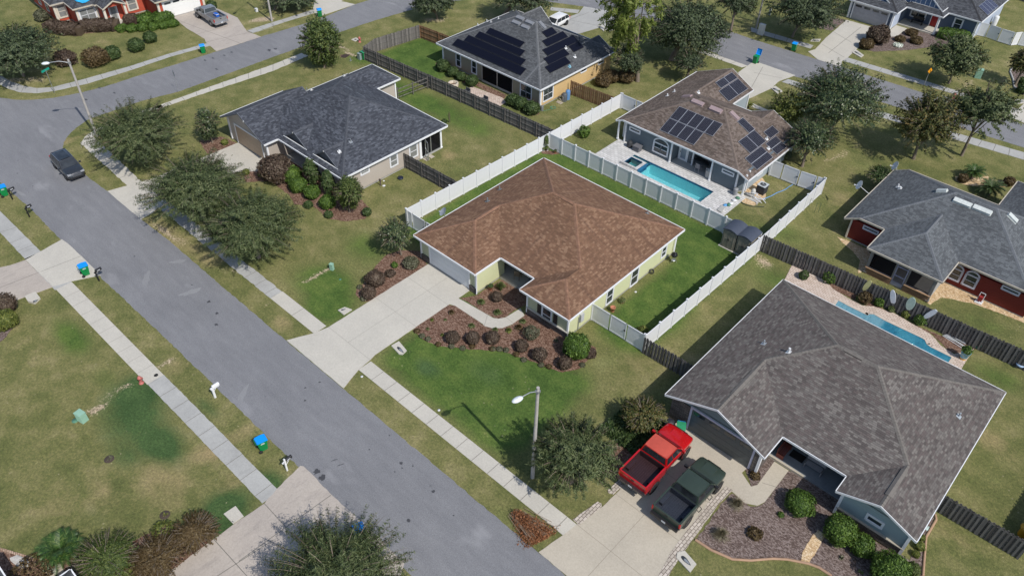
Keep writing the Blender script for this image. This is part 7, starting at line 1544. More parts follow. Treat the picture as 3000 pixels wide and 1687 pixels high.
sign('orange-yellow diamond warning sign on the verge of the back street', ('h7', 1215, 1185), 2.2, R(70), [dia], AMB, draw=([[(-.05, 2.12), (.05, 2.12), (.05, 2.42), (-.05, 2.42)], [(-.12, 2.30), (.12, 2.30), (.12, 2.35), (-.12, 2.35)]], paint('sign_ink', (.25, .10, .01), .6)))
octo = [(.38*math.cos(R(22.5+45*k)), 2.3+.38*math.sin(R(22.5+45*k))) for k in range(8)]
sign('grey back of a road sign on a thin post by the curving street', ('a0', 1683, 868), 2.6, R(168), [octo], paint('sign_back_grey', (.40, .42, .45), .4), post=.025)
# green street name sign with two lines of white lettering
def text(body, size, mat, parent, M_, name='lettering'):
    cu = bpy.data.curves.new('t', 'FONT'); cu.body = body; cu.size = size; cu.align_x = 'CENTER'; cu.extrude = .002; o = bpy.data.objects.new('t', cu); COL.objects.link(o)
    dg = bpy.context.evaluated_depsgraph_get(); me = bpy.data.meshes.new_from_object(o.evaluated_get(dg)); COL.objects.unlink(o); bpy.data.objects.remove(o)
    me.materials.clear(); me.materials.append(mat); q = bpy.data.objects.new(name, me); COL.objects.link(q); q.parent = parent; q.matrix_local = M_; return q
g = sign('green street name sign on a slim post at the far corner', ('a0', 517, 880), 2.9, R(-68), [[(-.55, 2.72), (.55, 2.72), (.55, 2.98), (-.55, 2.98)]], paint('sign_green', (.01, .28, .20), .4), post=.03)
text('NW 122 ST', .2, PLT, [c for c in g.children if c.name.startswith('board')][0], Matrix.Translation((0, -.052, 2.77)) @ Matrix.Rotation(math.pi/2, 4, 'X'))
# ------------------------------------------------------------------ utilities on the grass
UG = paint('utility_green', (.25, .42, .32), .5); UGD = paint('utility_green_dark', (.08, .2, .13), .6)
def ubox(label, p, rz, w, d, h, mat=UG, name='utility_box', slats=True, pad=True):
    root = thing(name, label, 'utility box', (p[0], p[1], 0), rz); m = MB(); m.taper(-w/2, w/2, -d/2, d/2, .0, h, 1.04, 1.04); m.box(-w/2-.02, w/2+.02, -d/2-.03, d/2+.02, h, h+.05)
    if slats:
        for k in range(5): m.box(-w/2+.04, w/2-.04, -d/2-.03, -d/2, .08+k*h/6, .12+k*h/6)
    m.build('cabinet', mat, root)
    if pad: m = MB(); m.box(-w*.65, w*.65, -d*.7, d*.7, -.03, .03); m.build('base_pad', CG, root)
    return root
ubox('pale green ribbed utility box on the lower left lawn', P('c0', 785, 1385), R(12), .62, .48, .78, pad=False); ubox('pale green utility stub by the lush patch in front of the magnolia', P('b1', 880, 1255), R(20), .3, .26, .62, slats=False, pad=False)
ubox('white utility cabinet by the tall pole on the back street', P('a3', 90, 325), R(5), .75, .5, 1.35, paint('cabinet_white', (.55, .57, .57), .5), slats=False); ubox('green ribbed transformer box on the lawn beyond the orange sign', P('a3', 2135, 735), R(15), .7, .6, 1.1, pad=False)
ubox('small grey-blue meter pedestal near the fence end at the top', P('s', 1055, 174), R(0), .5, .4, .75, paint('pedestal_grey', (.24, .30, .30), .5), slats=False, pad=False); ubox('small white meter box by the top lamp pole', P('a1', 168, 112), R(0), .35, .3, .4, DSW, slats=False, pad=False)
ubox('pale green utility post in the shade by the back street', P('a3', 173, 145), R(0), .25, .22, .9, paint('post_pale', (.4, .45, .42), .5), slats=False, pad=False)
HY = paint('hydrant_red', (.42, .13, .11), .6)
def hydrant(label, p):
    root = thing('fire_hydrant', label, 'fire hydrant', (p[0], p[1], 0)); m = MB(); m.lathe([(.19, 0), (.19, .04), (.12, .05), (.12, .5), (.17, .52), (.17, .56), (.14, .6), (.10, .70), (.03, .74), (.01, .78)], 14)
    for a in (0, math.pi/2, math.pi): M_ = Matrix.Rotation(a, 4, 'Z') @ Matrix.Translation((0, 0, .4)) @ Matrix.Rotation(math.pi/2, 4, 'Y'); m.lathe([(.06, .08), (.06, .19), (.075, .19), (.075, .22), (.01, .22)], 10, M=M_)
    m.build('body', HY, root); return root
hydrant('pinkish red fire hydrant touching the near left sidewalk', P('c0', 1335, 1035)); hydrant('red fire hydrant with a white top on the verge by the picket fence corner', P('a1', 1140, 400)); hydrant('faded fire hydrant on the verge of the back street', P('a3', 1908, 930))
def culvert(label, pts, pipe, th=.10, mat=None, drop=.0):
    """concrete mitred end slab with the cut pipe mouth in it"""
    c = Vector((sum(p[0] for p in pts)/len(pts), sum(p[1] for p in pts)/len(pts))); root = thing('culvert_end', label, 'culvert end', (c.x, c.y, 0)); m = MB(); m.prism([(p[0]-c.x, p[1]-c.y) for p in pts], -.05, th); m.build('slab', mat or C, root)
    (ax, ay), (bx, by), w = pipe; a, b = Vector((ax, ay))-c, Vector((bx, by))-c; d = (b-a); L = d.length; d.normalize(); nn = Vector((-d.y, d.x)); q = []
    for k in range(20): t = 2*math.pi*k/20; s = math.cos(t); q.append((a+b)/2+d*(L/2*s)+nn*(w/2*math.sin(t)*(1-.45*s)))
    m = MB(); m.add([(p.x, p.y, th+.006) for p in q], [tuple(range(20))]); o = m.build('pipe_mouth', paint('pipe_dark', (.03, .035, .04), .5), root)
    m = MB(); m.add([((p-((a+b)/2+d*.05*L)).x*.6+((a+b)/2+d*.12*L).x, (p-((a+b)/2+d*.05*L)).y*.6+((a+b)/2+d*.12*L).y, th+.010) for p in q], [tuple(range(20))]); m.build('pipe_floor', paint('pipe_grey', (.20, .22, .24), .5), o); return root
culvert('pale concrete culvert end on the lush lawn right of the drive', PL('c1', [(1437, 690), (1510, 648), (1583, 735), (1545, 772), (1510, 768)]), (P2('c1', 1495, 703), P2('c1', 1555, 760), .22))
culvert('pale concrete culvert end on the grass left of the drive', PL('c1', [(935, 355), (1000, 326), (1068, 350), (990, 398)]), (P2('c1', 965, 358), P2('c1', 1010, 345), .16))
culvert('long pale culvert end slab beside the paver edge at the bottom', PL('d2', [(1880, 1230), (1950, 1215), (2060, 1340), (2000, 1418), (1870, 1280)]), (P2('d2', 1918, 1265), P2('d2', 2005, 1355), .26))
culvert('plain square concrete slab by the stained drive at the bottom', PL('d0', [(2112, 868), (2225, 793), (2300, 888), (2200, 958)]), (P2('d0', 2190, 935), P2('d0', 2215, 950), .04), mat=C)
culvert('concrete culvert end on the grass beside the left drive', PL('c0', [(240, 232), (340, 188), (385, 245), (330, 295), (270, 280)]), (P2('c0', 320, 290), P2('c0', 365, 268), .22), th=.2)
culvert('concrete culvert end beside the navy house drive', PL('h7', [(255, 715), (300, 672), (415, 755), (375, 785)]), (P2('h7', 290, 705), P2('h7', 385, 765), .3)); culvert('concrete culvert end by the drive behind the pool house', PL('h5', [(1780, 285), (1830, 265), (1905, 320), (1850, 345)]), (P2('h5', 1800, 288), P2('h5', 1880, 330), .35))
culvert('concrete culvert end by the drive behind the solar-roofed yellow house', PL('a2', [(1130, 255), (1160, 240), (1222, 275), (1185, 300)]), (P2('a2', 1140, 258), P2('a2', 1200, 285), .4)); culvert('narrow concrete culvert end on the near side of the navy house drive', PL('a3', [(560, 395), (575, 378), (660, 375), (645, 398)]), (P2('a3', 570, 392), P2('a3', 640, 390), .2)); culvert('concrete culvert end at the right edge of the back street', PL('a3', [(2480, 960), (2500, 945), (2576, 945), (2600, 975), (2510, 985)]), (P2('a3', 2500, 962), P2('a3', 2570, 965), .4))
def lid(label, t, x, y, r, mat, cat='utility cover', h=.02, n=16, name='utility_cover'): p = P(t, x, y); m = MB(); m.lathe([(r, 0), (r, h), (.01, h+.003)], n); tag(m.build(name, mat, None, (p.x, p.y, .012)), label, cat)
lid('round drain lid set in the near left sidewalk', 'c0', 1473, 964, .16, G_['dark'], h=.024); lid('green oval ground cover beside the ribbed utility box', 'c0', 710, 1390, .24, UGD); lid('pale disc cover on the verge beside the drive apron', 'c1', 1160, 975, .10, DSW); lid('pale disc cover at the edge of the lush lawn', 'c1', 1887, 1292, .10, DSW)
lid('small blue cover on the lawn before the brown house walk', 'c1', 955, 60, .12, UGD); lid('white drainage disc near the tan house wall', 'b1', 1367, 465, .16, DSW); lid('pale drainage disc closer to the tan house wall', 'b1', 1367, 420, .10, DSW); lid('white disc on the shaded lawn beside the brown house', 'c2', 1488, 178, .10, DSW); lid('pale round lid by the right eave of the foreground house', 'd3', 1667, 1000, .2, paint('lid_mint', (.5, .62, .58), .5))
m = MB(); p = P('a1', 1100, 378); m.box(-.4, .4, -.4, .4, 0, .06); m.cur = 1; m.lathe([(.16, .066), (.01, .066)], 12); tag(m.build('valve_pad', [C, G_['dark']], None, (p.x, p.y, 0)), 'square white concrete valve pad beside the red hydrant', 'utility cover')
m = MB(); q = PL('a1', [(965, 530), (1000, 512), (1048, 520), (1005, 550), (965, 545)]); c = P('a1', 1005, 530); m.prism([(x-c.x, y-c.y) for x, y in q], 0, .03); tag(m.build('meter_pit', paint('pit_brown', (.045, .03, .025), .9), None, (c.x, c.y, .0)), 'open dark meter pit in the sandy verge', 'meter pit')
# ------------------------------------------------------------------ pool of the slate-blue house
PT = paver_mat('travertine', [(.40, .40, .39), (.52, .51, .49), (.62, .61, .59)], (.30, .29, .28), .5, .3); PLS = paint('pool_plaster', (.47, .76, .78), .7, var=.06); TILE = paint('pool_tile_blue', (.02, .10, .22), .3, var=.3)
WT = water_mat('pool_water', (.66, .93, .96)); WTS = water_mat('spa_water', (.66, .90, .87)); WTD = water_mat('pool_water_blue', (.16, .52, .68), .02, 3.0, .08)
DZ = .10
def basin(name, label, x0, x1, y0, y1, depth, zw, water, z_top=DZ, wall=None):
    root = thing(name, label, 'pool', ((x0+x1)/2, (y0+y1)/2, 0)); w, d = (x1-x0)/2, (y1-y0)/2; m = MB()
    m.add([(-w, -d, -depth), (w, -d, -depth), (w, d, -depth), (-w, d, -depth), (-w, -d, z_top), (w, -d, z_top), (w, d, z_top), (-w, d, z_top)], [(0, 1, 2, 3), (0, 4, 5, 1), (1, 5, 6, 2), (2, 6, 7, 3), (3, 7, 4, 0)])
    m.build('basin', PLS, root); m = MB(); m.add([(-w, -d, zw), (w, -d, zw), (w, d, zw), (-w, d, zw)], [(0, 1, 2, 3)]); m.build('water', water, root)
    m = MB(); t = .015; m.box(-w, w, -d+.001, -d+t, zw-.12, z_top-.01); m.box(-w, w, d-t, d-.001, zw-.12, z_top-.01); m.box(-w+.001, -w+t, -d+t, d-t, zw-.12, z_top-.01); m.box(w-t, w-.001, -d+t, d-t, zw-.12, z_top-.01); m.build('tile_band', TILE, root); return root
X0, X1, Y0, Y1 = -36.4, -28.75, 59.55, 62.0
PR = basin('swimming_pool', 'rectangular turquoise pool behind the white fence', X0, X1, Y0, Y1, 1.3, .02, WT)
def deck(name, rects, z, mat):
    m = MB()
    for x0, x1, y0, y1 in rects: m.box(x0, x1, y0, y1, -.05, z)
    return tag(m.build(name, mat), kind='structure')
deck('pool_deck', [(-41.6, -25.9, 62.0, 63.45), (-28.75, -25.9, 58.6, 62.0), (-41.6, -38.55, 59.2, 62.0), (-38.55, -28.75, 57.5, 59.55), (-42.3, -38.55, 57.5, 59.2), (-28.75, -27.0, 57.5, 58.6), (-34.95, -30.1, 63.45, 63.46)], DZ, PT)
basin('hot_tub', 'square raised spa at the corner of the turquoise pool', -38.25, -36.75, 59.75, 61.05, .8, .30, WTS, .38)
m = MB()
for x0, x1, y0, y1 in ((-38.55, -36.4, 59.55, 59.75), (-38.55, -36.4, 61.05, 61.25), (-38.55, -38.25, 59.75, 61.05), (-36.75, -36.4, 59.75, 61.05)): m.box(x0, x1, y0, y1, -.3, .38)
L_ = basin('shallow_ledge', 'x', -38.5, -36.4, 61.25, 62.0, .25, .021, WTS); L_.parent = PR; L_.location = Vector(L_.location)-Vector(PR.location); del L_['label'], L_['category']
tag(m.build('spa_surround', PT), 'pale stone rim around the square spa', 'spa rim')
m = MB(); m.box(-36.39, -36.34, 59.56, 61.24, -.4, .37); m.box(-36.36, -36.33, 60.2, 60.6, .37, .39); tag(m.build('spillway_tile', TILE), 'blue tiled spillway between spa and pool', 'tile wall')
# narrow pool of the foreground house
PB = paver_mat('paver_beige', [(.42, .33, .27), (.54, .44, .37), (.62, .53, .46)], (.30, .23, .18), .32, .2)
sheet('pool_deck', PL('m2', [(-700, -200), (-200, 330), (0, 455), (230, 575), (400, 590), (700, 690), (1040, 890), (1200, 975), (1290, 1060), (1360, 1150), (1560, 1280), (1850, 1200), (1690, 1447), (1500, 1800), (800, 1500), (-300, 900), (-900, 200)]), .05, PB, 0)
HOLE2 = None
def longpool():
    pts = PL('m2', [(-120, 505), (0, 572), (300, 720), (335, 700), (390, 705), (560, 800), (1090, 1050), (1130, 1075), (1160, 1140), (1215, 1180), (1520, 1330), (1475, 1400), (1300, 1460), (200, 980), (-260, 700)])
    c = Vector((sum(p[0] for p in pts)/len(pts), sum(p[1] for p in pts)/len(pts))); q = [(x-c.x, y-c.y) for x, y in pts]; root = thing('swimming_pool', 'narrow blue lap pool half hidden behind the foreground roof', 'pool', (c.x, c.y, 0))
    n = len(q); m = MB(); m.add([(x, y, .02) for x, y in q]+[(x, y, .075) for x, y in q], [(i, n+i, n+(i+1) % n, (i+1) % n) for i in range(n)]); m.build('tile_band', TILE, root)
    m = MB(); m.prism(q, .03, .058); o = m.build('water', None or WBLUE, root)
    m = MB(); e = [(-1.0, -.3), (0, 0)]; 
    for i in range(n):
        a, b = Vector(q[i]), Vector(q[(i+1) % n]); d = (b-a); 
        if d.length < .01: continue
        d.normalize(); nn = Vector((d.y, -d.x)); ar = 1 if sum(q[k][0]*q[(k+1) % n][1]-q[(k+1) % n][0]*q[k][1] for k in range(n)) > 0 else -1; nn *= ar
        m.prism([tuple(a), tuple(b), tuple(b+nn*.28), tuple(a+nn*.28)], .0, .082)
    m.build('coping', paint('coping_beige', (.50, .42, .35), .8), root)
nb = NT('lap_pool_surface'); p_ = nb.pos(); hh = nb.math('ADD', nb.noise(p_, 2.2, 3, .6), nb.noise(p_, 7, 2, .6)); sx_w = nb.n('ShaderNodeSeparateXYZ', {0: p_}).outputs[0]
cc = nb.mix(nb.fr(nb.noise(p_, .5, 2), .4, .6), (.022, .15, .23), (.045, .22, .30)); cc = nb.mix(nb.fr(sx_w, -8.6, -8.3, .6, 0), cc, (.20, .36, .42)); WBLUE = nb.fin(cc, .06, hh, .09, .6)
longpool()
# ------------------------------------------------------------------ yard things
# two resin sheds
SHW = paint('shed_khaki', (.20, .185, .15), .7, var=.05); SHR_ = paint('shed_roof_blue_grey', (.055, .065, .09), .55, var=.1)
def shed(label, loc, w=1.85, d=2.9, group=None):
    root = thing('garden_shed', label, 'shed', loc, 0, group); m = MB(); m.box(-w/2, w/2, -d/2, d/2, 0, 1.95); m.build('wall', SHW, root); m = MB(); n = 10; vs = []
    for i in range(n+1): u = i/n*2-1; vs.append((u*(w/2+.06), 1.95+.22*(1-abs(u)**1.8)))
    m.add([(x, -d/2-.12, z) for x, z in vs]+[(x, d/2+.1, z) for x, z in vs], [(i, i+1, n+2+i, n+1+i) for i in range(n)], True)
    m.add([(x, -d/2-.12, z) for x, z in vs]+[(x, -d/2-.12, z-.07) for x, z in vs], [(i, n+1+i, n+2+i, i+1) for i in range(n)]); m.add([(x, -d/2-.02, z-.02) for x, z in vs], [tuple(range(n+1))]); m.add([(x, d/2, z-.02) for x, z in vs], [tuple(range(n, -1, -1))])
    m.build('roof', SHR_, root)
    for s in (-1, 1):
        m = MB(); x0, x1 = sorted((s*.015, s*(w/2-.16))); y = -d/2; m.box(x0, x1, y-.03, y, .1, 1.85)
        for b in ((x0, x1, .1, .17), (x0, x1, 1.78, 1.85), (x0, x1, .98, 1.05), (x0, x0+.07, .1, 1.85), (x1-.07, x1, .1, 1.85)): m.box(b[0], b[1], y-.045, y-.03, b[2], b[3])
        a, b = (x0+.07, 1.0), (x1-.07, .17)
        if s < 0: a, b = (x1-.07, 1.0), (x0+.07, .17)
        m.add([(a[0], y-.046, a[1]), (a[0]+.08*s, y-.046, a[1]), (b[0], y-.046, b[1]), (b[0]-.08*s, y-.046, b[1])], [(0, 1, 2, 3)]); o = m.build('door', SHW, root); m = MB(); m.cbox((s*.07, y-.06, 1.0), (.05, .04, .16)); m.build('handle', G_['black'], o)
    return root
s1 = shed('khaki resin shed with grey roof, left of the pair', (-23.08, 55.95, .05), 1.36, 1.7, group='pair of resin sheds'); dup(s1, (-21.62, 55.97, .05), 0, 'khaki resin shed with grey roof, right of the pair against the white fence')
m = MB(); m.box(-1.55, 1.45, -.98, .9, 0, .05); tag(m.build('shed_slab', C, None, (-22.35, 55.95, 0)), kind='structure')
# kettle grill
def grill():
    p = P('b2', 1840, 1185); root = thing('kettle_grill', 'black kettle grill on the lawn by the pale green wall', 'grill', p[:]); m = MB(); m.lathe([(.02, .62), (.2, .66), (.29, .8), (.30, .86), (.29, .88), (.25, 1.0), (.12, 1.09), (.03, 1.1), (.03, 1.14), (.001, 1.14)], 18); m.build('bowl', paint('enamel_black', (.012, .012, .013), .12), root)
    for k in range(3): a = 2.1*k+.4; m = MB(); m.tube([(.12*math.cos(a), .12*math.sin(a), .68), (.33*math.cos(a), .33*math.sin(a), .0)], .014, 6); m.build('leg', G_['steel'], root)
    m = MB(); m.lathe([(.2, .25), (.2, .27), (.01, .26)], 14); m.build('ash_pan', G_['steel'], root)
grill()
def pot(label, t, x, y, r, mat, plant=None, seed=1, h=1.1, group=None, z=0, prof=None):
    p = P(t, x, y, z); root = thing('plant_pot', label, 'plant pot', (p.x, p.y, z), 0, group); m = MB(); H_ = r*h*2
    m.lathe(prof or [(r*.65, 0), (r*.95, H_*.85), (r*1.05, H_*.86), (r*1.05, H_), (r*.92, H_), (r*.88, H_*.9), (.01, H_*.9)], 16); m.build('pot', mat, root)
    if plant:
        rng = np.random.default_rng(seed); n = 420; d = rng.normal(0, 1, (n, 3)); d /= np.linalg.norm(d, axis=1)[:, None]; d[:, 2] = np.abs(d[:, 2]); c = d*rng.uniform(.4, 1.15, (n, 1))*r*1.15+np.array([0, 0, H_]); leafmesh('foliage', c, d, r*.32, 1.8, rng, LM[plant], root)
TC = paint('terracotta', (.42, .17, .10), .8)
pot('terracotta pot by the pale green wall near the vinyl gate', 'c2', 1270, 360, .22, TC, None); pot('wide low clay bowl behind the terracotta pot', 'c2', 1360, 275, .24, TC, 'grs', h=.35)
pot('clay pot with a cactus beside the lit porch wall', 'c2', 120, 160, .2, TC, 'boxd', 5); pot('small orange pot at the fence corner', 'b2', 730, 160, .14, TC, 'boxd', 3); pot('small pale pot at the fence corner vine', 'b2', 655, 135, .16, DSW, 'grs', 4); pot('second small pale pot at the fence corner', 'b2', 620, 140, .14, DSW, 'grs', 6)
tuft('tall_grass_plant', 'tall strappy green plant by the lit porch wall', 'c2', 215, 120, 62, 'grs', 260, 1.6, .02, None, 65, 'plant', .6, .6); tuft('cactus_plant', 'small grey-green plant at the porch kerb corner', 'c2', 240, 45, 22, 'gry', 60, 1, .02, None, 66)
PP = NT('painted_pot'); zz = PP.n('ShaderNodeSeparateXYZ', {0: PP.obj()}).outputs[2]; cl = PP.mix(PP.fr(PP.noise(PP.obj(), 4, 2), .48, .52), (.16, .42, .62), (.35, .55, .60)); cl = PP.mix(PP.fr(zz, .14, .20, 1, 0), cl, (.62, .33, .05)); PP = PP.fin(cl, .5, None, 0, .4)
pot('large painted blue and orange pot on the lap pool deck', 'm2', 1685, 1335, .36, PP, 'box', 7, 1.15, z=.05)
# boards on the dark fence (they lean on / hang from it)
def board(label, tip, tail, w, mat, fence_y=57.28, kind='oval', th=.05):
    """surfboard fixed to the -y face of the fence"""
    def onf(x, y): d = ray('m2', x, y); k = fence_y(d) if callable(fence_y) else fence_y/d.y; return Vector((d.x*k, d.y*k, CAMH+d.z*k))
    a, b = onf(*tip), onf(*tail); ax = (a-b); L = ax.length; ax.normalize(); n = Vector((0, -1, 0)); sd = ax.cross(n).normalized(); m = MB(); N = 26; q = []
    for k in range(N):
        t = 2*math.pi*k/N; s = math.cos(t); ww = math.sin(t)
        if kind == 'oval': u, v = s*L/2, ww*w/2
        else: u = L/2*(abs(s)**.85)*(1 if s > 0 else -1); v = w/2*math.copysign(abs(ww)**.7, ww); v *= (1-.25*max(0, s)**2); u = max(u, -L/2*.93) if kind == 'square' else u
        q.append((a+b)/2+ax*u+sd*v)
    m.add([p+n*.02 for p in q]+[p+n*(.02+th) for p in q], [tuple(range(N-1, -1, -1)), tuple(range(N, 2*N))]+[(i, (i+1) % N, N+(i+1) % N, N+i) for i in range(N)])
    o = (a+b)/2; m.v = [tuple(Vector(v)-o) for v in m.v]
    return tag(m.build('surfboard', mat, None, o), label, 'surfboard', 'boards on the dark fence')
def fyf(d):    # fence line y = 57.05 + m (x + 20.7)
    mm = (58.7-56.95)/(12+20.7); return (56.95+mm*20.7-.07)/(d.y-mm*d.x)
board('pale yellow oval board on the dark fence, leftmost', (360, 205), (245, 345), .42, paint('board_yellow', (.55, .52, .24), .4), fyf); board('white striped board standing upright on the dark fence', (675, 340), (680, 540), .46, paint('board_white', (.62, .64, .68), .35), fyf, 'square')
board('mint green wide oval board on the dark fence', (975, 450), (895, 628), .66, paint('board_mint', (.40, .50, .43), .4), fyf); board('white square-tailed board tilted on the dark fence, rightmost', (1120, 750), (1315, 630), .42, paint('board_white', (.62, .64, .68), .35), fyf, 'square')
def finger_sign():
    p = P('m2', 755, 650); root = thing('finger_post', 'little white arrow signpost on an orange stake between two boards', 'signpost', p[:]); m = MB(); m.box(-.04, .04, -.03, .03, 0, .85); m.build('post', paint('stake_orange', (.45, .18, .04), .7), root)
    for i, (z, a) in enumerate(((.85, 12), (1.0, -8), (1.15, 15), (1.3, -5))): m = MB(); M_ = Matrix.Translation((0, -.05, z)) @ Matrix.Rotation(R(a), 4, 'Y'); m.add([(-.32, 0, -.055), (.28, 0, -.055), (.36, 0, 0), (.28, 0, .055), (-.32, 0, .055)]+[(-.32, .02, -.055), (.28, .02, -.055), (.36, .02, 0), (.28, .02, .055), (-.32, .02, .055)], [(0, 1, 2, 3, 4), (9, 8, 7, 6, 5), (0, 5, 6, 1), (1, 6, 7, 2), (2, 7, 8, 3), (3, 8, 9, 4), (4, 9, 5, 0)], M=M_); m.build('arrow_board', DSW, root)
finger_sign()
m = MB(); rnd = random.Random(3)
for i in range(7): a = P('m2', 1390+i*16, 1010-i*2); b = P('m2', 1700+rnd.randint(-20, 30), 1200-i*12+rnd.randint(-10, 10)); m.tube([(a.x, a.y, .05+.03*i), (b.x, b.y, .06+.02*i)], .03, 6)
tag(m.build('pipe_pile', DSW), 'bundle of white plastic pipes on the mulch by the fence', 'pipes')
def coil(label, p, r, n, mat, tilt=0, tail=None, th=.018, group=None):
    m = MB(); q = []
    for k in range(n*14): a = 2*math.pi*k/14; rr = r*(.75+.25*math.sin(k*.37)); q.append(Vector((rr*math.cos(a), rr*math.sin(a)*(1 if not tilt else .15), .03+k*.0016+(rr*math.sin(a)+r if tilt else 0))))
    if tail: q += [Vector((*(Vector(t)-Vector((p.x, p.y))), .03)) for t in tail]
    m.tube(q, th, 5, cap=False); return tag(m.build('garden_hose', mat, None, p), label, 'hose', group)
HG = paint('hose_green', (.06, .28, .18), .5); coil('green hose coiled at the dark fence by the painted pot', P('m2', 1850, 1180), .4, 5, HG, 1)
coil('green hose lying in loops on the lawn of the yellow house', P('h4', 1290, 1135), .35, 2, HG, 0, [P2('h4', 1200, 1165), P2('h4', 1120, 1160)]); coil('grey hose reel hanging on the pale green wall', P('b2', 1635, 1300), .25, 6, paint('hose_dark', (.05, .05, .05), .6), 1)
m = MB(); q = [P('m1', x, y, .04) for x, y in ((1070, 672), (1180, 640), (1300, 590), (1420, 520), (1540, 480), (1640, 430), (1700, 380), (1790, 330))]; m.tube(q, .035, 6); tag(m.build('hose', paint('hose_blue', (.12, .32, .65), .4)), 'flat blue hose running from the pool pump across the grass', 'hose')
m = MB(); q = [P('m1', x, y, .05) for x, y in ((580, 650), (545, 700), (590, 760), (700, 810), (850, 845), (1000, 850), (1115, 850))]; m.tube(q, .04, 6); tag(m.build('edging_hose', paint('hose_black_green', (.03, .05, .03), .7)), 'dark hose curved round the golden rocks', 'hose')
# air conditioner, pool pump set
def ac(label, loc, s=1.):
    root = thing('air_conditioner', label, 'air conditioner', loc); m = MB(); m.box(-.42*s, .42*s, -.42*s, .42*s, .05, .95*s)
    for k in range(12): m.box(-.43*s, .43*s, -.43*s, .43*s, .1+k*.07*s, .12+k*.07*s)
    m.build('casing', paint('ac_dark', (.04, .04, .045), .5), root); m = MB(); n = 20
    for r0, r1, z0, z1 in ((.34, .30, .97, .95),): m.lathe([(r0*s, .99*s), (r1*s, .96*s)], n)
    vs = [(.45*s*(1 if k in (0, 3) else -1), .45*s*(1 if k < 2 else -1)) for k in range(4)]; m.prism(vs, .95*s, .99*s); m.build('top_grille', paint('ac_top', (.45, .48, .50), .4), root)
    m = MB(); m.lathe([(.31*s, .995*s), (.01, .995*s)], n); o = m.build('fan_opening', G_['dark'], root); m = MB(); [m.box(-.02, .28*s, -.06, .06, 1.0*s, 1.005*s, Matrix.Rotation(2.1*k, 4, 'Z')) for k in range(3)]; m.lathe([(.09*s, 1.0*s), (.01, 1.02*s)], 10); m.build('fan', G_['steel'], o)
p = P('m1', 990, 540); ac('dark air conditioner with a grey top by the pool house wall', (-25.3, 65.35, 0))
def pumps():
    p = P('m1', 800, 640); root = thing('pool_pump', 'pool pump, filter and white pipes on a slab amid golden rocks', 'pool pump', p[:]); m = MB(); m.box(-.9, 1.0, -.45, .45, 0, .08); m.build('slab', C, root)
    m = MB(); m.lathe([(.2, .08), (.22, .3), (.22, .75), (.14, .92), (.04, .95), (.001, .98)], 14, (0, .25, 0)); m.build('filter_tank', paint('filter_cream', (.5, .49, .45), .5), root)
    m = MB(); M_ = Matrix.Translation((-.35, 0, .25)) @ Matrix.Rotation(math.pi/2, 4, 'Y'); m.lathe([(.01, -.3), (.14, -.28), (.15, .1), (.11, .2), (.11, .4), (.01, .42)], 12, M=M_); m.build('motor', paint('motor_grey', (.3, .3, .29), .5), root)
    m = MB()
    for q in ([(0, .25, .6), (.5, .25, .6), (.5, -.2, .3), (1.3, -.2, .12)], [(-.35, 0, .4), (-.1, -.1, .6), (.3, .1, .6), (1.2, .2, .25), (1.6, .1, .1)], [(.2, -.3, .1), (.9, -.45, .12), (1.1, -.75, .1)], [(.0, .1, .2), (.6, .0, .2), (1.4, .35, .3)]): m.tube(q, .035, 6)
    m.build('pipes', G_['white'], root)
pumps()
# bags and pavers at the end of the pool deck
for i, (x, y, mt, nm) in enumerate(((490, 660, UGD, 'green bag'), (410, 715, DSW, 'white bag, upper'), (330, 790, DSW, 'white bag, lower'), (190, 832, paint('bag_blue', (.08, .28, .55), .5), 'blue bag'), (280, 820, UGD, 'green bag, lower'))):
    p = P('m1', x, y, .1); m = MB(); m.lathe([(.01, 0), (.22, .02), (.27, .09), (.2, .17), (.01, .2)], 10, sy=.7); tag(m.build('supply_bag', mt, None, p, .5*i), nm+' in the row at the end of the pool deck', 'bag')
m = MB(); m.prism([tuple(Vector(q)-Vector(P2('m1', 110, 930))) for q in PL('m1', [(0, 960), (100, 860), (230, 830), (100, 1020), (60, 1000)])], 0, .16); tag(m.build('paver_stack', CG, None, (*P2('m1', 110, 930), .05)), 'low stack of grey pavers at the end of the pool deck', 'pavers')
m = MB(); m.lathe([(.2, 0), (.24, .7), (.24, .75), (.01, .75)], 14); p = P('m1', 420, 570, .1); tag(m.build('rubbish_bin', paint('bin_grey_mesh', (.25, .26, .27), .5), None, p), 'grey round bin at the corner post of the pool house', 'bin')
# terrace furniture of the pool house
def chair(label, loc, rz, mat, group=None):
    root = thing('patio_chair', label, 'chair', loc, rz, group); m = MB()
    for i in range(5): m.box(-.24, .24, -.25+i*.1, -.17+i*.1, .42, .45)
    m.build('seat', mat, root); m = MB()
    for i in range(5): m.box(-.24+i*.1, -.18+i*.1, .25, .28, .45, .95)
    m.box(-.26, .26, .245, .285, .92, .98); m.build('backrest', mat, root)
    for x in (-.23, .23):
        for y in (-.24, .26): m = MB(); m.box(x-.02, x+.02, y-.02, y+.02, 0, .45); m.build('leg', mat, root)
    m = MB(); [m.box(x-.025, x+.025, -.25, .27, .64, .67) for x in (-.27, .27)]; m.build('armrest', mat, root); return root
PC = paint('patio_grey', (.30, .29, .30), .6); m = MB(); m.lathe([(.02, .70), (.85, .70), (.85, .74), (.01, .75)], 24, sy=.7); m.tube([(0, 0, 0), (0, 0, .7)], .06, 8); tag(m.build('patio_table', paint('table_dark', (.05, .055, .06), .4), None, (-32.0, 64.6, .17)), 'dark oval table under the pool house porch', 'table')
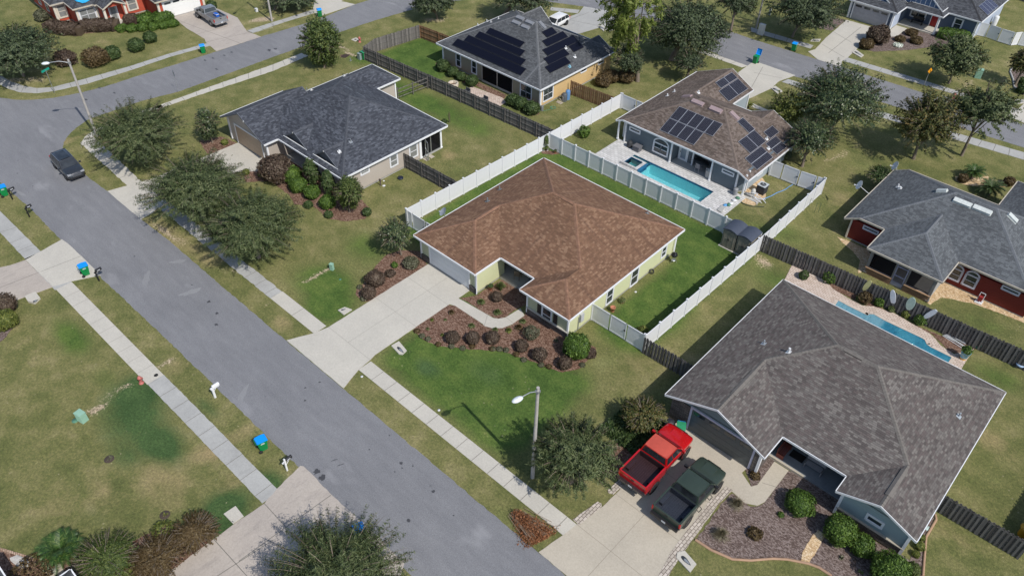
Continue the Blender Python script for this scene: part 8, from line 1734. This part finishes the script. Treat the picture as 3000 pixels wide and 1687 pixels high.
c1 = chair('grey slatted chair on the pool side of the dark table', (-31.9, 63.95, .17), R(180), PC, 'porch chairs of the pool house'); dup(c1, (-33.1, 64.7, .17), R(90), 'grey slatted chair at the left end of the dark table'); dup(c1, (-30.75, 64.0, .17), R(200), 'grey slatted chair near the white porch post')
m = MB(); m.box(-.3, .3, -.25, .25, .0, .8); m.lathe([(.3, .8), (.25, 1.0), (.01, 1.05)], 12, sy=.8); tag(m.build('smoker_grill', paint('grill_cream', (.42, .41, .38), .5), None, (-30.45, 63.75, .17)), 'cream grill next to the white porch post', 'grill')
def firepit():
    p = P('h4', 243, 900); root = thing('fire_pit', 'round pale block fire pit behind the long picket fence', 'fire pit', p[:]); m = MB(); m.lathe([(.42, 0), (.42, .4), (.62, .4), (.65, .36), (.65, 0)], 24); m.build('ring_wall', paver_mat('block_cream', [(.45, .38, .30), (.55, .48, .38), (.6, .54, .45)], (.3, .25, .2), .3, .2), root); m = MB(); m.lathe([(.42, .12), (.01, .15)], 16); m.build('ash', paint('ash_brown', (.14, .09, .06), .9), root)
firepit()
sheet('patio', PL('h4', [(380, 950), (440, 910), (760, 1030), (800, 1075), (690, 1140), (560, 1080)]), .04, PB, .02, .3); sheet('brick_edging', PL('h4', [(190, 700), (300, 750), (430, 810), (425, 820), (290, 762), (185, 712)]), .06, EDGE, 0)
m = MB(); m.box(-.35, .35, -.3, .3, 0, .45); m.box(-.35, .35, .22, .3, .45, .85); m.box(-.35, -.28, -.3, .3, .45, .62); m.box(.28, .35, -.3, .3, .45, .62); o = m.build('lounge_chair', paint('seat_dark', (.07, .075, .085), .6), None, P('h4', 385, 1000)); tag(o, 'dark patio seat by the paver patio, left one', 'chair', 'dark patio seats'); o2 = o.copy(); COL.objects.link(o2); o2.location = P('h4', 570, 1085); o2['label'] = 'dark patio seat by the paver patio, right one behind the fence'
def tank(label, p, r, h, mat, name='water_tank', group=None): m = MB(); m.lathe([(r, 0), (r*1.02, h*.9), (r*.8, h), (.05, h+.05), (.001, h+.05)], 18); return tag(m.build(name, mat, None, p), label, 'tank', group)
tank('blue rain barrel against the yellow wall', P('h4', 1440, 1040), .28, 1.15, paint('barrel_blue', (.10, .22, .42), .5)); tank('dark grey barrel beside the blue one', P('h4', 1405, 1058), .32, .95, paint('barrel_grey', (.08, .09, .10), .6)); tank('small grey bin at the yellow house corner', P('h4', 1172, 1160), .18, .6, paint('bin_small_grey', (.14, .15, .15), .6))
tank('white propane tank on the side of the navy house', P('h7', 2165, 340), .35, 1.3, DSW)
m = MB(); m.lathe([(.3, .05), (.3, .12)], 14, M=Matrix.Translation((0, 0, .3)) @ Matrix.Rotation(math.pi/2, 4, 'X')); m.box(-.35, .35, -.25, .25, 0, .06); m.tube([(-.3, .2, 0), (-.3, .2, .8), (.3, .2, .8), (.3, .2, 0)], .02, 5); tag(m.build('hose_cart', paint('cart_beige', (.38, .34, .28), .6), None, P('h4', 1358, 1078)), 'beige hose cart beside the barrels', 'hose cart')
m = MB(); m.box(-.3, .3, -.3, .3, 0, .1); m.tube([(-.2, 0, .1), (-.2, .1, .95)], .03, 6); m.tube([(.2, 0, .1), (.2, .1, .95)], .03, 6); m.tube([(-.2, .1, .95), (.2, .1, .95)], .03, 6); m.cur = 1; m.cbox((0, 0, .45), (.32, .3, .4)); tag(m.build('hand_truck', [DSW, paint('red_panel', (.3, .03, .03), .5)], None, P('m2', 1915, 520)), 'white and red hand cart by the dark red wall', 'cart')
m = MB(); m.cbox((0, 0, .3), (.75, .65, .6)); m.box(-.42, .42, -.37, .37, .55, .62); tag(m.build('pump_cover', paint('cover_grey', (.12, .12, .13), .7), None, P('h5', 380, 935, .1)), 'dark grey box at the left end of the pool house wall', 'box')
m = MB(); m.lathe([(.3, 0), (.32, .5), (.2, .7), (.01, .75)], 14); tag(m.build('covered_grill', paint('cover_black', (.03, .032, .036), .7), None, P('h5', 300, 895, .1)), 'black covered grill left of the arched window', 'grill')
# porch things of the two nearest houses
c2_ = chair('weathered wooden chair on the shaded porch of the brown-roofed house', (-33.9, 38.6, .17), R(200), paint('chair_wood', (.22, .17, .12), .8)); m = MB(); m.box(-.5, .5, -.3, .3, .68, .72); [m.box(x-.03, x+.03, y-.03, y+.03, 0, .68) for x in (-.45, .45) for y in (-.25, .25)]; m.box(-.45, .45, -.25, .25, .2, .23); tag(m.build('porch_table', paint('table_steel', (.22, .26, .32), .3, .5), None, (-32.2, 38.9, .17)), 'steel side table on the shaded porch', 'table')
def bench(label, loc, rz, mat, w=1.3):
    root = thing('bench', label, 'bench', loc, rz); m = MB(); [m.box(-w/2, w/2, -.25+i*.12, -.16+i*.12, .42, .45) for i in range(4)]; m.build('seat', mat, root); m = MB(); m.box(-w/2, w/2, .24, .28, .5, .95); m.build('backrest', mat, root)
    for x in (-w/2+.05, w/2-.05): m = MB(); m.box(x-.03, x+.03, -.25, .28, 0, .45); m.build('leg', mat, root)
bench('red-brown bench at the left end of the foreground porch', (-8.05, 37.85, .16), R(90), paint('bench_red', (.20, .05, .035), .6), 1.3); bench('grey bench with patterned cushions on the foreground porch', (-5.9, 38.0, .16), R(0), PC); m = MB(); m.box(-.5, .5, -.35, .35, 0, .012); tag(m.build('door_mat', paint('mat_dark', (.02, .016, .015), .95), None, (-7.2, 38.3, .163)), 'dark doormat on the foreground porch', 'doormat')
bench('dark bench on the porch of the navy house', (-30.3, 117.3, .17), R(0), G_['black'], 1.5)
# small stuff on the lawns
m = MB(); m.lathe([(.22, .0), (.3, .12), (.28, .2), (.02, .12)], 14); tag(m.build('lawn_toy', paint('toy_navy', (.012, .018, .04), .4), None, P('b1', 1525, 400)), 'dark navy lidded tub on the lawn near the tan house', 'tub')
m = MB(); m.box(-.05, .05, -.05, .05, 0, .75); m.box(-.12, .12, -.06, .06, .55, .78); tag(m.build('standpipe', paint('pipe_brownish', (.10, .08, .07), .7), None, P('b1', 1337, 465)), 'small dark standpipe by the tan house', 'standpipe')
m = MB(); rnd = random.Random(9); vs = [(.75*math.cos(a)*rnd.uniform(.8, 1.1), .32*math.sin(a)*rnd.uniform(.8, 1.1)) for a in np.linspace(0, 6.28, 12)[:-1]]; m.prism(vs, 0, .16); m.add([(x*.7, y*.7, .26) for x, y in vs], [tuple(range(11))]); tag(m.build('limestone_rock', paint('rock_white', (.48, .46, .43), .9, var=.25), None, P('d0', 195, 1318), .35), 'long white rock in the bottom left bed', 'rock')
m = MB(); m.prism([(-.6, -.4), (.6, -.5), (.7, .3), (-.4, .45)], 0, .04); tag(m.build('stepping_stone', C2, None, P('d0', 530, 1415)), 'tan stepping stone in the bottom left bed', 'stone')
for i, (x, y) in enumerate(((2250, 1063), (2300, 1035))): m = MB(); m.prism([(-.3, -.25), (.3, -.25), (.3, .25), (-.3, .25)], 0, .05); tag(m.build('stepping_stone', C2, None, P('h3', x, y)), ['paver step before the screened corner porch, left', 'paver step before the screened corner porch, right'][i], 'stone')
def gate_frame():
    a = P('m1', 2090, 850); b = P('m1', 2230, 740); root = thing('wire_trellis', 'thin green wire fence fragment outside the white fence', 'fence', a[:]); m = MB()
    for q in ((2300, 985), (2390, 990), (2160, 870)): 
        p = P('m1', *q)-a; m.tube([(p.x, p.y, 0), (p.x, p.y, 1.1)], .018, 5)
    p, q = P('m1', 2160, 870)-a, P('m1', 2390, 990)-a
    for z in (.3, .6, .9, 1.1): m.tube([(p.x, p.y, z), (q.x, q.y, z)], .006, 4)
    m.build('wires', paint('wire_green', (.05, .10, .06), .6), root)
gate_frame()
m = MB(); m.cyl((0, 0, 0), .3, .75, 18); m.lathe([(.33, .6), (.42, .75), (.02, .8)], 16); tag(m.build('mower_body', paint('mower_yellow', (.55, .28, .02), .4), None, P('d3', 2560, 1060)), 'yellow machine cropped at the right edge behind the dark fence', 'machine')
m = MB(); m.lathe([(.3, 0), (.35, .12), (.02, .06)], 14); tag(m.build('tub', paint('tub_blue', (.30, .42, .58), .5), None, P('c3', 2540, 865, .3)), 'pale blue tub by the dark fence at the right edge', 'tub')
